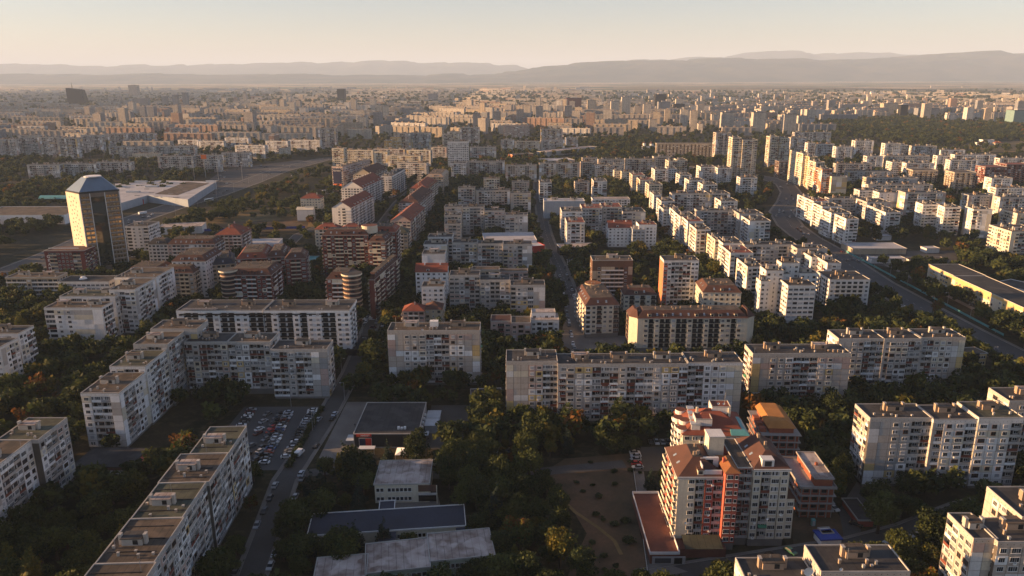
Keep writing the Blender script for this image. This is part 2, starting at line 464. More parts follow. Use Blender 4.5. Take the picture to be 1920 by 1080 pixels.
PAL = {  # wall, patches, patch share, roof, rails
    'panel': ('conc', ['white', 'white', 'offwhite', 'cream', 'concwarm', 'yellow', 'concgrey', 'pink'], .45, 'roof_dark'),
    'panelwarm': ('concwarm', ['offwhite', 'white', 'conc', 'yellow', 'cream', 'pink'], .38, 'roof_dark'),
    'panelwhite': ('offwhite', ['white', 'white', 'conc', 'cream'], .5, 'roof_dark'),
    'panelcream': ('cream', ['offwhite', 'sand', 'yellow', 'concwarm'], .35, 'roof_brown'),
    'white': ('white', [], 0, 'roof_dark'), 'cream': ('cream', [], 0, 'roof_brown'), 'redpl': ('redwall', [], 0, 'roof_brown'), 'offwhite': ('offwhite', [], 0, 'roof_dark'),
    'brick': ('brick', ['cream'], .06, 'tile_brown'), 'sand': ('sand', [], 0, 'roof_brown'), 'pink': ('pink', ['offwhite'], .1, 'roof_brown'),
    'orange': ('orange', ['offwhite'], .5, 'roof_dark'), 'yellow': ('yellow', ['cream'], .3, 'roof_dark'), 'grey': ('concgrey', ['conc'], .2, 'roof_dark'),
    'teal': ('teal', [], 0, 'roof_dark'), 'darkred': ('darkred', [], 0, 'roof_dark'), 'brown': ('brown', ['sand'], .2, 'roof_brown'), 'blue': ('blue', [], 0, 'roof_white'), 'ochre': ('ochre', ['cream'], .3, 'roof_dark')}

def facade(b, side, rect, z0, nf, fh, pat, pal, tier, dep, rnd, rails=None):
    L, T, rz = frame_of(side, *rect)
    n = len(pat); bw = L / n
    wall, patches, share, _ = PAL[pal]
    wm = 'wall_' + wall
    def fb(g, u0, u1, za, zb, d0, d1, m):
        a, c = T(u0, d0), T(u1, d1); g.box(a[0], a[1], za, c[0], c[1], zb, m)
    near = tier == 'A'
    # patch map: flats one to three bays wide painted or insulated in their own colour
    cmap = {}
    for f in range(nf):
        c = 0
        while c < n:
            w = rnd.choice((1, 1, 2, 3)); pc = rnd.choice(patches) if patches and rnd.random() < share else None
            for k in range(c, min(n, c + w)): cmap[k, f] = pc
            c += w
    # end columns: blank gable panels change colour every one to three floors
    for c in (0, n - 1):
        if pat[c] == 'b':
            f = 0
            while f < nf:
                w = rnd.choice((1, 2, 2, 3)); pc = rnd.choice(patches) if patches and rnd.random() < share + .2 else None
                for k in range(f, min(nf, f + w)): cmap[c, k] = pc
                f += w
    for c in range(n):
        ch = pat[c]; u0 = c * bw; um = u0 + bw / 2
        for f in range(nf):
            z = z0 + f * fh; pc = cmap[c, f]
            if ch == 'L':
                if near:
                    i = rnd.randrange(len(LG)) if share else rnd.choice((0, 1, 7))
                    nm, gz = LG[i]
                    if rnd.random() < .006: nm, gz = 'loggia_awn', False
                    x, y = T(um, 0)
                    b.inst('glazed_loggia' if gz else 'loggia', TPL[nm], (x, y, z), rz, (bw / 3.0, dep / 1.1, fh / 2.8))
                    if rails == 'boxes' and rnd.random() < .6:
                        x, y = T(um, 0.02); b.inst('planter_box', TPL['box_rail'], (x, y, z - .25), rz, (bw / 3.6, 1, 1))
                    continue
                g = b.p('loggias')
                rm = rails if rails and rails != 'boxes' else rnd.choice([wm, wm, 'wall_' + (pc or wall), 'rail_brown' if share else wm])
                fb(g, u0 + .05, u0 + bw - .05, z, z + .14, -dep, -.002, 'coping')
                fb(g, u0 + .06, u0 + bw - .06, z + .141, z + 1.05, -.1, -.01, rm)
                fb(g, um - bw * .36, um + bw * .36, z + .3, z + 2.3, -dep, -dep + .06, 'glass')
                if rails != 'wall_char' and rnd.random() < .5:
                    fb(g, u0 + .06, u0 + bw - .06, z + 1.051, z + 2.6, -.07, -.03, rnd.choice(('glass', 'glass', 'glass_mid', 'curtain')))
                    for k in range(4):
                        a = u0 + .06 + k * (bw - .2) / 3; fb(g, a, a + .09, z + 1.052, z + 2.6, -.029, -.012, 'frame_white')
                continue
            if pc or near:
                if near and share and b.cnt.get('panel', 0) < 300:
                    x, y = T(u0 + .07, .001)
                    b.inst('panel', TPL['panel_' + (pc or wall)], (x, y, z + .06), rz, (bw - .14, 1 if not pc else 1.5, fh - .11))
                elif share: fb(b.p('wall_panels'), u0 + .07, u0 + bw - .07, z + .05, z + fh - .05, .001, .06 if not pc else .09, 'wall_' + (pc or wall))
            elif share and rnd.random() < .5: fb(b.p('wall_panels'), u0 + .08, u0 + bw - .08, z + .05, z + fh - .05, .001, .05, wm)
            if ch == 'b': continue
            d = .1 if (pc or share) else .0
            if ch in 'wWs':
                w = {'w': 1.75, 'W': 2.5, 's': .95}[ch]; w = min(w, bw - .5)
                if near:
                    nm = {'w': rnd.choice(('window_a', 'window_a', 'window_b', 'window_c', 'window_shut') if share else ('window_a', 'window_a', 'window_b')), 'W': rnd.choice(('window_d', 'window_d', 'window_e', 'window_f') if share else ('window_d', 'window_e')), 's': 'window_s'}[ch]
                    x, y = T(um, d); b.inst('window', TPL[nm], (x, y, z + .85), rz, (w / {'w': 1.75, 'W': 2.5, 's': .95}[ch], 1, 1))
                    if rnd.random() < .07:
                        x, y = T(um + rnd.uniform(-.5, .5), d); b.inst('air_conditioner', TPL['ac'], (x, y, z + .12), rz)
                else:
                    g = b.p('windows'); gl = rnd.choice(('glass', 'glass', 'glass', 'glass_mid', 'curtain'))
                    fb(g, um - w / 2, um + w / 2, z + .85, z + 2.3, d, d + .05, 'frame_white' if rnd.random() < .8 else 'frame_brown')
                    k = 2 if w < 2 else 3; pw = (w - .1 * (k + 1)) / k
                    for i in range(k):
                        a = um - w / 2 + .1 + i * (pw + .1); fb(g, a, a + pw, z + .95, z + 2.2, d + .051, d + .07, gl)
            elif ch == 'D':
                if near:
                    x, y = T(um, .02); b.inst('balcony', TPL[rails if rails in TPL else 'balcony_white'], (x, y, z), rz, (bw / 3.1, 1, fh / 2.8))
                else:
                    g = b.p('balconies'); rm = {'balcony_cream': 'wall_cream', 'balcony_dark': 'dark_in'}.get(rails, 'wall_offwhite')
                    fb(g, u0 + .06, u0 + bw - .02, z, z + .12, .002, 1.1, 'coping'); fb(g, u0 + .06, u0 + bw - .02, z + .121, z + .95, 1.0, 1.1, rm)
                    fb(g, um - bw * .33, um + bw * .33, z + .25, z + 2.25, .002, .05, 'glass')

def parapet(g, x0, y0, x1, y1, z, h=.45, t=.25, m='coping'):
    g.box(x0, y0, z, x1, y0 + t, z + h, m); g.box(x0, y1 - t, z, x1, y1, z + h, m)
    g.box(x0, y0 + t, z, x0 + t, y1 - t, z + h, m); g.box(x1 - t, y0 + t, z, x1, y1 - t, z + h, m)

def roof_hut(b, x, y, z, w=5.5, d=3.6, h=2.0, top='roof_brown', wall='hut'):
    g = b.sep('stair_hut')
    g.box(x, y, z, x + w, y + d, z + h, wall); b.sep('hut_roof', g).box(x - .2, y - .2, z + h + .002, x + w + .2, y + d + .2, z + h + .2, top)
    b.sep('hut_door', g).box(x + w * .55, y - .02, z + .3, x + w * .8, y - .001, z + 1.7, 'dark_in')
    for cx in (x - .95, x + w + .25):
        c = b.sep('chimney'); c.box(cx, y + .6, z, cx + .75, y + 1.9, z + h + .9, wall); b.sep('chimney_cap', c).box(cx - .08, y + .52, z + h + .901, cx + .83, y + 1.98, z + h + 1.05, 'coping')

def block(b, x0, y0, w, d, nf, style='panel', tier='B', ground=1.0, fh=2.8, attic=1.4, z0=0.0, roof='flat', pats=None, sides='SEW', pal=None, rails=None, roofmat=None, dep=1.1, seed=None, huts=1, base_m='socle', kind=None, inset=3.2, topm='roof_brown', mh=4.0):
    rnd = random.Random(seed if seed is not None else hash((round(x0, 1), round(y0, 1), nf, round(b.x))) & 0xffff)
    pal = pal or style
    wall = 'wall_' + PAL[pal][0]; share = PAL[pal][2]
    kind = kind or ('panel' if style.startswith('panel') else style)
    x1, y1 = x0 + w, y0 + d
    if pats is None: pats = {}
    pats = {s: pats.get(s) or pattern(w if s in 'SN' else d, 'end' if (s in 'EW' and d < 17 and kind == 'panel') else kind, rnd) for s in sides}
    sh = {s: (dep if 'L' in pats.get(s, '') else 0) for s in 'SENW'}
    zt = z0 + ground + nf * fh
    g = b.sep('wall')
    core_m = 'joint' if share and tier == 'A' else wall
    g.box(x0 + sh['W'], y0 + sh['S'], z0 + ground, x1 - sh['E'], y1 - sh['N'], zt, core_m)
    for s in 'SENW':
        if not sh[s]: continue
        L, T, _ = frame_of(s, x0, y0, x1, y1); n = len(pats[s]); bw = L / n
        lo, hi = (0, L) if s in 'SN' else ((sh['S'], L - sh['N']) if s == 'E' else (sh['N'], L - sh['S']))
        c = 0
        while c < n:
            if pats[s][c] == 'L':
                c += 1; continue
            k = c
            while k < n and pats[s][k] != 'L': k += 1
            u0, u1 = max(lo, c * bw), min(hi, k * bw)
            if u1 > u0 + .1:
                a, e = T(u0, 0), T(u1, -dep); g.box(a[0], a[1], z0 + ground, e[0], e[1], zt, core_m)
            c = k
    g.box(x0 + .15, y0 + .15, z0, x1 - .15, y1 - .15, z0 + ground - .002, base_m)
    for s in sides: facade(b, s, (x0, y0, x1, y1), z0 + ground, nf, fh, pats[s], pal, tier, dep, rnd, rails)
    # attic band, roof
    rm = roofmat or PAL[pal][3]
    if roof in ('flat', 'flatwhite'):
        b.sep('attic_band').box(x0 - .06, y0 - .06, zt + .002, x1 + .06, y1 + .06, zt + attic - .35, wall)
        if tier == 'A' and share:
            v = b.p('wall_vents')
            k = int(w / 1.6)
            for i in range(k): v.box(x0 + (i + .5) * w / k - .09, y0 - .075, zt + .5, x0 + (i + .5) * w / k + .09, y0 - .05, zt + .68, 'dark_in')
            k = int(d / 1.6)
            for s_, xx in (('W', x0 - .075), ('E', x1 + .05)):
                for i in range(k): v.box(xx, y0 + (i + .5) * d / k - .09, zt + .5, xx + .025, y0 + (i + .5) * d / k + .09, zt + .68, 'dark_in')
        b.sep('roof').box(x0 + .19, y0 + .19, zt + attic - .349, x1 - .19, y1 - .19, zt + attic - .25, rm)
        parapet(b.sep('parapet'), x0 - .06, y0 - .06, x1 + .06, y1 + .06, zt + attic - .348, .45 if roof == 'flat' else .6, .25, 'coping' if roof == 'flat' else 'coping_white')
        zr = zt + attic - .25
        if huts:
            nh = max(1, round(w / 19)) if w >= d else 1
            if w >= d:
                for i in range(nh): roof_hut(b, x0 + (i + .5) * w / nh - 2.8 + rnd.uniform(-1, 1), y0 + d * .5, zr + .002, top=rnd.choice(('roof_brown', 'roof_pale', 'roof_dark')), wall=rnd.choice(('hut', 'huthot')))
            else:
                nh = max(1, round(d / 19))
                for i in range(nh): roof_hut(b, x0 + w * .22, y0 + (i + .5) * d / nh - 2 + rnd.uniform(-1, 1), zr + .002, w=min(5.5, w * .5), top=rnd.choice(('roof_brown', 'roof_pale', 'roof_dark')))
            for i in range(int(w * d / (50 if tier == 'A' else 90))):
                xx, yy = rnd.uniform(x0 + 1, x1 - 1.6), rnd.uniform(y0 + 1, y0 + d * .4)
                c = b.sep('roof_vent'); hh = rnd.uniform(.5, 1.3); c.box(xx, yy, zr + .002, xx + .6, yy + .6, zr + hh, rnd.choice(('hut', 'huthot'))); c.box(xx - .06, yy - .06, zr + hh + .002, xx + .66, yy + .66, zr + hh + .08, 'coping')
        if huts and tier == 'A':
            for i in range(int(w * d / 160)):
                xx, yy = rnd.uniform(x0 + 1, x1 - 1), rnd.uniform(y0 + 1, y1 - 1); c = b.sep('antenna'); hh = rnd.uniform(2, 3.6); c.box(xx, yy, zr + .002, xx + .07, yy + .07, zr + hh, 'pole'); c.box(xx - .5, yy + .02, zr + hh - .3, xx + .55, yy + .05, zr + hh - .26, 'pole'); c.box(xx - .35, yy + .02, zr + hh - .7, xx + .4, yy + .05, zr + hh - .66, 'pole')
        return zr
    if roof == 'mansard':
        rg = b.sep('roof'); o = .35; i_ = min(inset, d * .3); hh = mh
        lo = [(x0 - o, y0 - o), (x1 + o, y0 - o), (x1 + o, y1 + o), (x0 - o, y1 + o)]
        hi = [(x0 + i_, y0 + i_), (x1 - i_, y0 + i_), (x1 - i_, y1 - i_), (x0 + i_, y1 - i_)]
        b.sep('eaves').box(x0 - o - .05, y0 - o - .05, zt + .003, x1 + o + .05, y1 + o + .05, zt + .3, 'coping')
        rg.loft(lo, zt + .31, hi, zt + hh, rm, topm)
        sl = (hh - .31) / (i_ + o)
        n = max(1, int(w / 4))
        for k in range(n):
            xm = x0 + (k + .5) * w / n
            if xm < x0 + i_ + .6 or xm > x1 - i_ - .6: continue
            if rnd.random() < .6:
                g2 = b.sep('skylight'); ya, yb = y0 + .9, y0 + 1.9; za = zt + .31 + sl * (ya - y0 + o) + .08; zb = zt + .31 + sl * (yb - y0 + o) + .08
                g2.poly([(xm - .5, ya, za), (xm + .5, ya, za), (xm + .5, yb, zb), (xm - .5, yb, zb)], 'skylight')
                g2.box(xm - .55, ya - .05, za - .25, xm + .55, ya - .001, za + .0, 'frame_white')
            else:
                g2 = b.sep('dormer'); g2.box(xm - .9, y0 + .4, zt + .8, xm + .9, y0 + 2.6, zt + 2.6, wall); g2.box(xm - 1.1, y0 + .2, zt + 2.601, xm + 1.1, y0 + 2.9, zt + 2.8, rm)
                g2.box(xm - .6, y0 + .36, zt + 1.2, xm + .6, y0 + .399, zt + 2.3, 'glass')
        for sx, sgn in ((x0, 1), (x1, -1)):
            n = max(1, int(d / 5))
            for k in range(n):
                ym = y0 + (k + .5) * d / n
                if ym < y0 + i_ + .6 or ym > y1 - i_ - .6 or i_ < 1: continue
                g2 = b.sep('skylight'); xa, xb = sx + sgn * .9, sx + sgn * 1.9; za = zt + .31 + sl * (.9 + o) + .08; zb = zt + .31 + sl * (1.9 + o) + .08
                q = [(xa, ym - .5, za), (xa, ym + .5, za), (xb, ym + .5, zb), (xb, ym - .5, zb)]
                g2.poly(q if sgn < 0 else q[::-1], 'skylight')
        for k in range(int(w * d / 60)):
            xx, yy = rnd.uniform(x0 + i_, x1 - i_ - .8), rnd.uniform(y0 + i_, y1 - i_ - .6)
            c = b.sep('chimney'); c.box(xx, yy, zt + hh - .2, xx + .8, yy + .6, zt + hh + rnd.uniform(.7, 1.4), 'huthot')
        return zt + hh
    if roof in ('hip', 'gable'):
        o = .5; hh = min(w, d) * .32
        rg = b.sep('roof'); e = zt + .2
        b.sep('eaves').box(x0 - .2, y0 - .2, zt + .003, x1 + .2, y1 + .2, e - .002, 'coping')
        X0, Y0, X1, Y1 = x0 - o, y0 - o, x1 + o, y1 + o; ym = (y0 + y1) / 2; xm = (x0 + x1) / 2
        if w >= d:
            k = 0 if roof == 'gable' else (Y1 - Y0) / 2
            a, c = (X0 + k, ym, e + hh), (X1 - k, ym, e + hh)
            rg.poly([(X0, Y0, e), (X1, Y0, e), c, a], rm); rg.poly([(X1, Y1, e), (X0, Y1, e), a, c], rm)
            (rg if roof == 'hip' else b.sep('gable_wall')).poly([(X0 + (0 if k else o), Y1 - (0 if k else o), e), (X0 + (0 if k else o), Y0 + (0 if k else o), e), (a[0] + (0 if k else o), a[1], a[2] - (0 if k else .2))], rm if k else wall)
            (rg if roof == 'hip' else b.sep('gable_wall')).poly([(X1 - (0 if k else o), Y0 + (0 if k else o), e), (X1 - (0 if k else o), Y1 - (0 if k else o), e), (c[0] - (0 if k else o), c[1], c[2] - (0 if k else .2))], rm if k else wall)
        else:
            k = 0 if roof == 'gable' else (X1 - X0) / 2
            a, c = (xm, Y0 + k, e + hh), (xm, Y1 - k, e + hh)
            rg.poly([(X1, Y0, e), (X1, Y1, e), c, a], rm); rg.poly([(X0, Y1, e), (X0, Y0, e), a, c], rm)
            (rg if roof == 'hip' else b.sep('gable_wall')).poly([(X0 + (0 if k else o), Y0 + (0 if k else o), e), (X1 - (0 if k else o), Y0 + (0 if k else o), e), (a[0], a[1] + (0 if k else o), a[2] - (0 if k else .2))], rm if k else wall)
            (rg if roof == 'hip' else b.sep('gable_wall')).poly([(X1 - (0 if k else o), Y1 - (0 if k else o), e), (X0 + (0 if k else o), Y1 - (0 if k else o), e), (c[0], c[1] - (0 if k else o), c[2] - (0 if k else .2))], rm if k else wall)
        for k in range(max(1, int(max(w, d) / 9))):
            t = (k + .5) / max(1, int(max(w, d) / 9))
            if w >= d: xx, yy = x0 + t * w, ym - 1.6
            else: xx, yy = xm - 1.6, y0 + t * d
            c = b.sep('chimney'); c.box(xx, yy, e + hh * .4, xx + .8, yy + .9, e + hh + .7, wall)
            if rnd.random() < .7 and min(w, d) > 8:
                g2 = b.sep('dormer')
                if w >= d: g2.box(xx + 2, y0 + .6, e + .4, xx + 3.8, y0 + 2.8, e + 2.0, wall); g2.box(xx + 1.8, y0 + .4, e + 2.001, xx + 4, y0 + 3.2, e + 2.2, rm); g2.box(xx + 2.3, y0 + .56, e + .7, xx + 3.5, y0 + .599, e + 1.7, 'glass')
                else: g2.box(x1 - 2.8, yy + 2, e + .4, x1 - .6, yy + 3.8, e + 2, wall); g2.box(x1 - 3.2, yy + 1.8, e + 2.001, x1 - .4, yy + 4, e + 2.2, rm); g2.box(x1 - .599, yy + 2.3, e + .7, x1 - .56, yy + 3.5, e + 1.7, 'glass')
        return e + hh

def height(nf, ground=1.0, fh=2.8, attic=1.4): return ground + nf * fh + attic

# ------------------------------------------------------------------ the ground and the far plain
def sheet(name, pts, z, m, label=None, kind='structure', cat=None, uvs=None):
    g = Geo(); g.poly([(x, y, z) for x, y in pts], m)
    return tag(link(name, g.mesh(name)), label, cat, None, kind)

m, nt, b = new_mat('ground', .95, .1)
pos = N(nt, 'ShaderNodeNewGeometry').outputs['Position']
sp = N(nt, 'ShaderNodeSeparateXYZ'); nt.links.new(pos, sp.inputs[0])
near_c = mix_col(nt, ramp(nt, noise(nt, .035, 5), .42, .62), (.018, .021, .010), (.05, .04, .024))
near_c = mix_col(nt, ramp(nt, noise(nt, .22, 6), .5, .66), near_c, (.075, .06, .034))
near_c = mix_col(nt, math_node(nt, 'MULTIPLY', ramp(nt, noise(nt, .9, 3), .3, .8), .6), near_c, (.012, .014, .008))
vor = N(nt, 'ShaderNodeTexVoronoi'); vor.inputs['Scale'].default_value = 1.0
mp = N(nt, 'ShaderNodeMapping'); mp.inputs['Scale'].default_value = (.0009, .0016, 1); nt.links.new(pos, mp.inputs[0]); nt.links.new(mp.outputs[0], vor.inputs['Vector'])
bw_ = N(nt, 'ShaderNodeSeparateColor'); nt.links.new(vor.outputs['Color'], bw_.inputs[0])
field = mix_col(nt, ramp(nt, bw_.outputs[0], .35, .55), (.30, .22, .13), (.10, .11, .055))
field = mix_col(nt, ramp(nt, bw_.outputs[1], .6, .7), field, (.40, .30, .19))
field = mix_col(nt, ramp(nt, noise(nt, .002, 5), .5, .62), field, (.05, .06, .035))
o = mix_col(nt, ramp(nt, sp.outputs[1], 2600, 5200), near_c, field)
nt.links.new(o, b.inputs['Base Color'])
g = Geo(); g.poly([(-70000, -3000, 0), (70000, -3000, 0), (70000, 70000, 0), (-70000, 70000, 0)], 'ground')
tag(link('ground', g.mesh('ground')), 'flat city ground of dark lawns and dry earth running out to tan fields', None, None, 'structure')

def noise1(x, seed):
    v = 0; a = 1; f = 1
    for k in range(6):
        n = math.floor(x * f); t = x * f - n; t = t * t * (3 - 2 * t)
        h = lambda q: math.sin(q * 127.1 + seed * 311.7 + k * 74.7) * 43758.5453 % 1.0
        v += a * (h(n) * (1 - t) + h(n + 1) * t); a *= .5; f *= 2.1
    return v
m, nt, b = new_mat('hillside', .95, .05)
o = mix_col(nt, ramp(nt, noise(nt, .0012, 6), .42, .6), (.018, .03, .03), (.07, .07, .055))
nt.links.new(o, b.inputs['Base Color'])
def ridge(name, label, D, pts, depth, seed, rough=.035):
    """mountain range at distance D whose skyline runs through the photographed points"""
    nx, ny = 420, 26
    xs = np.linspace(-D * .9, D * .9, nx)
    V = []
    px = [p[0] for p in pts]; py = [p[1] for p in pts]
    for j in range(ny):
        t = j / (ny - 1)
        for i, x in enumerate(xs):
            q = to_px(x, D, 0)[0]
            y0_ = to_px(x, D, CAM_H)[1]; sl_ = (to_px(x, D, CAM_H + 100)[1] - y0_) / 100
            top = CAM_H + (min(y0_, np.interp(q, px, py) - 5.0 * (noise1(q / 22, seed) - 1.0) + 1.0) - y0_) / sl_
            fall = math.sin(math.pi * min(1, t * 1.0)) ** 1.3 if t < .5 else 1 - (t - .5) * .6
            r = noise1(x / 2600 + j * .35 * math.sin(i * .11 + seed), seed + 0) - 1
            h = top * fall * (1 + rough * 5 * min(0, r) * (1 - abs(t - .5) * 2) * (.0 if abs(t - .5) < .03 else 1)) + 60 * (noise1(x / 700, seed + j * .3) - 1) * (1 - fall)
            V.append((x + 300 * math.sin(j * 1.7), D + (t - .5) * depth, h - 40 * (1 if j in (0, ny - 1) else 0)))
    F = [[j * nx + i, j * nx + i + 1, (j + 1) * nx + i + 1, (j + 1) * nx + i] for j in range(ny - 1) for i in range(nx - 1)]
    me = make_mesh(name, np.array(V), np.array(F), [], np.zeros(len(F), int), [], ['hillside'], True)
    tag(link(name, me), label, None, None, 'structure')
ridge('hills', 'darker near mountain range rising to the right of the picture', 20000,
      [(-900, 135), (700, 141), (930, 138), (990, 132), (1040, 122), (1100, 116), (1180, 113), (1280, 114), (1320, 109), (1413, 112), (1480, 106), (1513, 112), (1580, 112), (1647, 108), (1747, 103), (1797, 97), (1843, 94), (1880, 102), (1920, 97), (2100, 104), (2800, 96)], 6000, 3)
ridge('mountains', 'pale far mountain range behind the darker one', 31000,
      [(-900, 116), (0, 119), (167, 123), (283, 122), (417, 120), (480, 115), (560, 117), (640, 117), (713, 113), (790, 117), (887, 117), (920, 121), (947, 117), (987, 131), (1080, 128), (1180, 112), (1240, 110), (1300, 103), (1347, 107), (1413, 98), (1467, 93), (1530, 102), (1613, 98), (1727, 103), (1830, 101), (1920, 104), (2800, 108)], 8000, 8)

# haze: one closed box of even density round the camera and the whole scene
m = bpy.data.materials.new('haze'); m.use_nodes = True; nt = m.node_tree; nt.nodes.clear()
out = nt.nodes.new('ShaderNodeOutputMaterial'); pv = nt.nodes.new('ShaderNodeVolumePrincipled')
pv.inputs['Color'].default_value = (.56, .73, 1.0, 1); pv.inputs['Density'].default_value = 4.3e-5; pv.inputs['Anisotropy'].default_value = .0
nt.links.new(pv.outputs[0], out.inputs['Volume']); M['haze'] = m
g = Geo(); g.box(-69500, -2900, -1.5, 69500, 69500, 1340, 'haze')
tag(link('haze', g.mesh('haze')), 'thin evening haze over the city and the plain', None, None, 'stuff')

# ------------------------------------------------------------------ streets
ROADS = []
def road(name, label, pts, w, m='asphalt', walk=2.2, dash=True, z=.02):
    ROADS.append((pts, w / 2 + (walk if walk else 0)))
    n = len(pts); L, Rr, Lw, Rw = [], [], [], []
    for i, p in enumerate(pts):
        a = Vector(pts[max(0, i - 1)]); c = Vector(pts[min(n - 1, i + 1)]); d = (c - a).normalized(); nn = Vector((-d.y, d.x))
        v = Vector(p); L.append(v + nn * w / 2); Rr.append(v - nn * w / 2); Lw.append(v + nn * (w / 2 + walk)); Rw.append(v - nn * (w / 2 + walk))
    g = Geo()
    for i in range(n - 1): g.poly([(Rr[i].x, Rr[i].y, z), (Rr[i + 1].x, Rr[i + 1].y, z), (L[i + 1].x, L[i + 1].y, z), (L[i].x, L[i].y, z)], m)
    tag(link(name, g.mesh(name)), label, None, None, 'structure')
    if walk:
        k = Geo()
        for A, B in ((L, Lw), (Rw, Rr)):
            for i in range(n - 1):
                k.poly([(A[i].x, A[i].y, .14), (A[i + 1].x, A[i + 1].y, .14), (B[i + 1].x, B[i + 1].y, .14), (B[i].x, B[i].y, .14)], 'paving')
                for E_ in (A, B): k.poly([(E_[i].x, E_[i].y, 0.01), (E_[i + 1].x, E_[i + 1].y, 0.01), (E_[i + 1].x, E_[i + 1].y, .14), (E_[i].x, E_[i].y, .14)], 'coping')
        tag(link('pavement', k.mesh('pavement')), 'raised pavement along both sides of ' + label, None, None, 'structure')
    if dash:
        k = Geo()
        for i in range(n - 1):
            a, c = Vector(pts[i]), Vector(pts[i + 1]); l = (c - a).length; d = (c - a) / l; nn = Vector((-d.y, d.x)) * .09
            t = 0
            while t + 3 < l:
                p, q = a + d * t, a + d * (t + 3)
                k.poly([(p.x - nn.x, p.y - nn.y, z + .004), (q.x - nn.x, q.y - nn.y, z + .004), (q.x + nn.x, q.y + nn.y, z + .004), (p.x + nn.x, p.y + nn.y, z + .004)], 'line_paint'); t += 9
        if k.f: tag(link('road_markings', k.mesh('road_markings')), 'white dashes down the middle of ' + label, None, None, 'structure')
def pp(*a): return [P(x, y) for x, y in a]
road('street', 'the inner street left of the supermarket', [(-79, 60), (-80, 201), (-86, 258), (-83.5, 304), (-83, 366), (-87, 455), (-88, 529), (-96, 631), (-104, 760), (-112, 900), (-118, 1040)], 7.5, 'asphalt_old', 1.6, False)
road('street', 'the straight street up the middle of the city', [(38, 385), (40, 413), (41, 500), (38, 591), (35, 649), (33, 719), (33, 836), (34, 952), (38, 1120)], 9)
road('boulevard', 'the curving boulevard on the right', [(275, 120), (272, 362), (268, 430), (267, 539), (275, 645), (276, 700), (282, 760), (300, 840), (330, 905), (362, 985), (382, 1065), (378, 1130), (330, 1230), (240, 1330)], 23, 'asphalt')
road('boulevard', 'the broad boulevard crossing the left side', [(-420, 380), (-392, 556), (-392, 640), (-400, 740), (-404, 812), (-398, 900), (-386, 984), (-380, 1100), (-378, 1243), (-350, 1404), (-300, 1500), (-170, 1570)], 32, 'asphalt')
road('street', 'the side street below the long grey block', pp((1120, 640), (1190, 668), (1400, 668), (1560, 650)), 6, 'asphalt_old', 1.5, False, .024)
road('street', 'the cross street behind the car park', [(-83, 420), (-20, 425), (36, 430)], 6, 'asphalt_old', 1.2, False, .028)
road('street', 'the lane between the brick shells and the bushes', pp((1640, 880), (1590, 960), (1600, 1010)) + pp((1560, 1060)), 6, 'asphalt_old', 0, False, .024)
road('street', 'the road with parked cars at the lower right', pp((1200, 1085), (1420, 1050), (1600, 1022), (1700, 995), (1800, 955), (1960, 915)), 7, 'asphalt_old', 1.2, False, .028)
road('street', 'the road past the small car park in the middle', [(-86, 262), (-60, 268), (-30, 262), (10, 264), (44, 270)], 6, 'asphalt_old', 0, False, .032)
road('street', 'the access road with parked cars on the far left', pp((-20, 830), (60, 790), (150, 712), (230, 660), (260, 640)), 6, 'asphalt_old', 0, False, .03)
road('street', 'the road left of the yellow school', [(300, 350), (300, 700)], 4, 'paving', 0, False, .03)
road('street', 'the street between the two red roofed rows', pp((590, 470), (700, 440), (745, 380), (800, 330)), 8, 'asphalt_old', 1.5, False, .034)
road('street', 'the street in front of the red roofed rows', pp((480, 520), (560, 440), (600, 425)), 9, 'asphalt_old', 1, False, .036)

# open surfaces
HARD = []
def surf(name, label, pts, m, z, hard=True):
    sheet(name, pts, z, m, label)
    if hard: HARD.append(pts)
surf('car_park', 'large asphalt car park left of the supermarket', [(-124, 266), (-89, 266), (-89, 325), (-124, 325)], 'asphalt', .016)
surf('pavement', 'pale paved forecourt left of the supermarket', [(-77.5, 272), (-65.2, 272), (-65.2, 330), (-77.5, 330)], 'paving', .05)
surf('yard', 'grey delivery yard behind the supermarket', [(-37.5, 283), (-18, 283), (-18, 326), (-37.5, 326)], 'asphalt_old', .014)
surf('dirt_lot', 'bare brown earth lot with a footpath', pp((1010, 890), (1060, 860), (1180, 850), (1188, 880), (1200, 1000), (1225, 1090), (1060, 1090), (1100, 1000), (1070, 950)), 'earth', .012)
road('footpath', 'pale trodden footpath curving over the earth lot', pp((1000, 893), (1045, 926), (1078, 960), (1120, 988), (1152, 1014), (1165, 1040)), 1.3, 'dry_grass', 0, False, .045); ROADS.pop()
surf('car_park', 'small car park behind the red and white block', pp((1183, 838), (1262, 838), (1262, 882), (1188, 884)), 'asphalt_old', .026)
surf('pavement', 'grey paved walk left of the red terrace', pp((1188, 884), (1207, 884), (1232, 1050), (1290, 1072), (1215, 1085)), 'paving', .030)
surf('square', 'paved square between the two cream mansard blocks', pp((1062, 560), (1090, 560), (1105, 625), (1200, 632), (1200, 655), (1050, 655)), 'paving', .040)
surf('building_site', 'dusty building site around the brick shells', pp((1480, 950), (1560, 945), (1600, 1010), (1540, 1040), (1490, 1040)), 'earth', .018)
surf('dry_field', 'dry orange grass field left of the slender poplar', pp((-60, 560), (75, 565), (80, 640), (-60, 650)), 'dry_grass', .012, False)
surf('dry_field', 'dry grass field between the boulevard and the young trees', pp((330, 404), (420, 392), (560, 388), (590, 425), (440, 432), (300, 425)), 'dry_grass', .013, False)
surf('building_site', 'orange earth strip beside the blue site fence', pp((395, 418), (580, 410), (575, 432), (370, 436)), 'earth', .020)
surf('car_park', 'wide car park beside the warehouse store', pp((380, 345), (420, 318), (560, 300), (590, 305), (440, 345), (395, 366)), 'asphalt_old', .010)
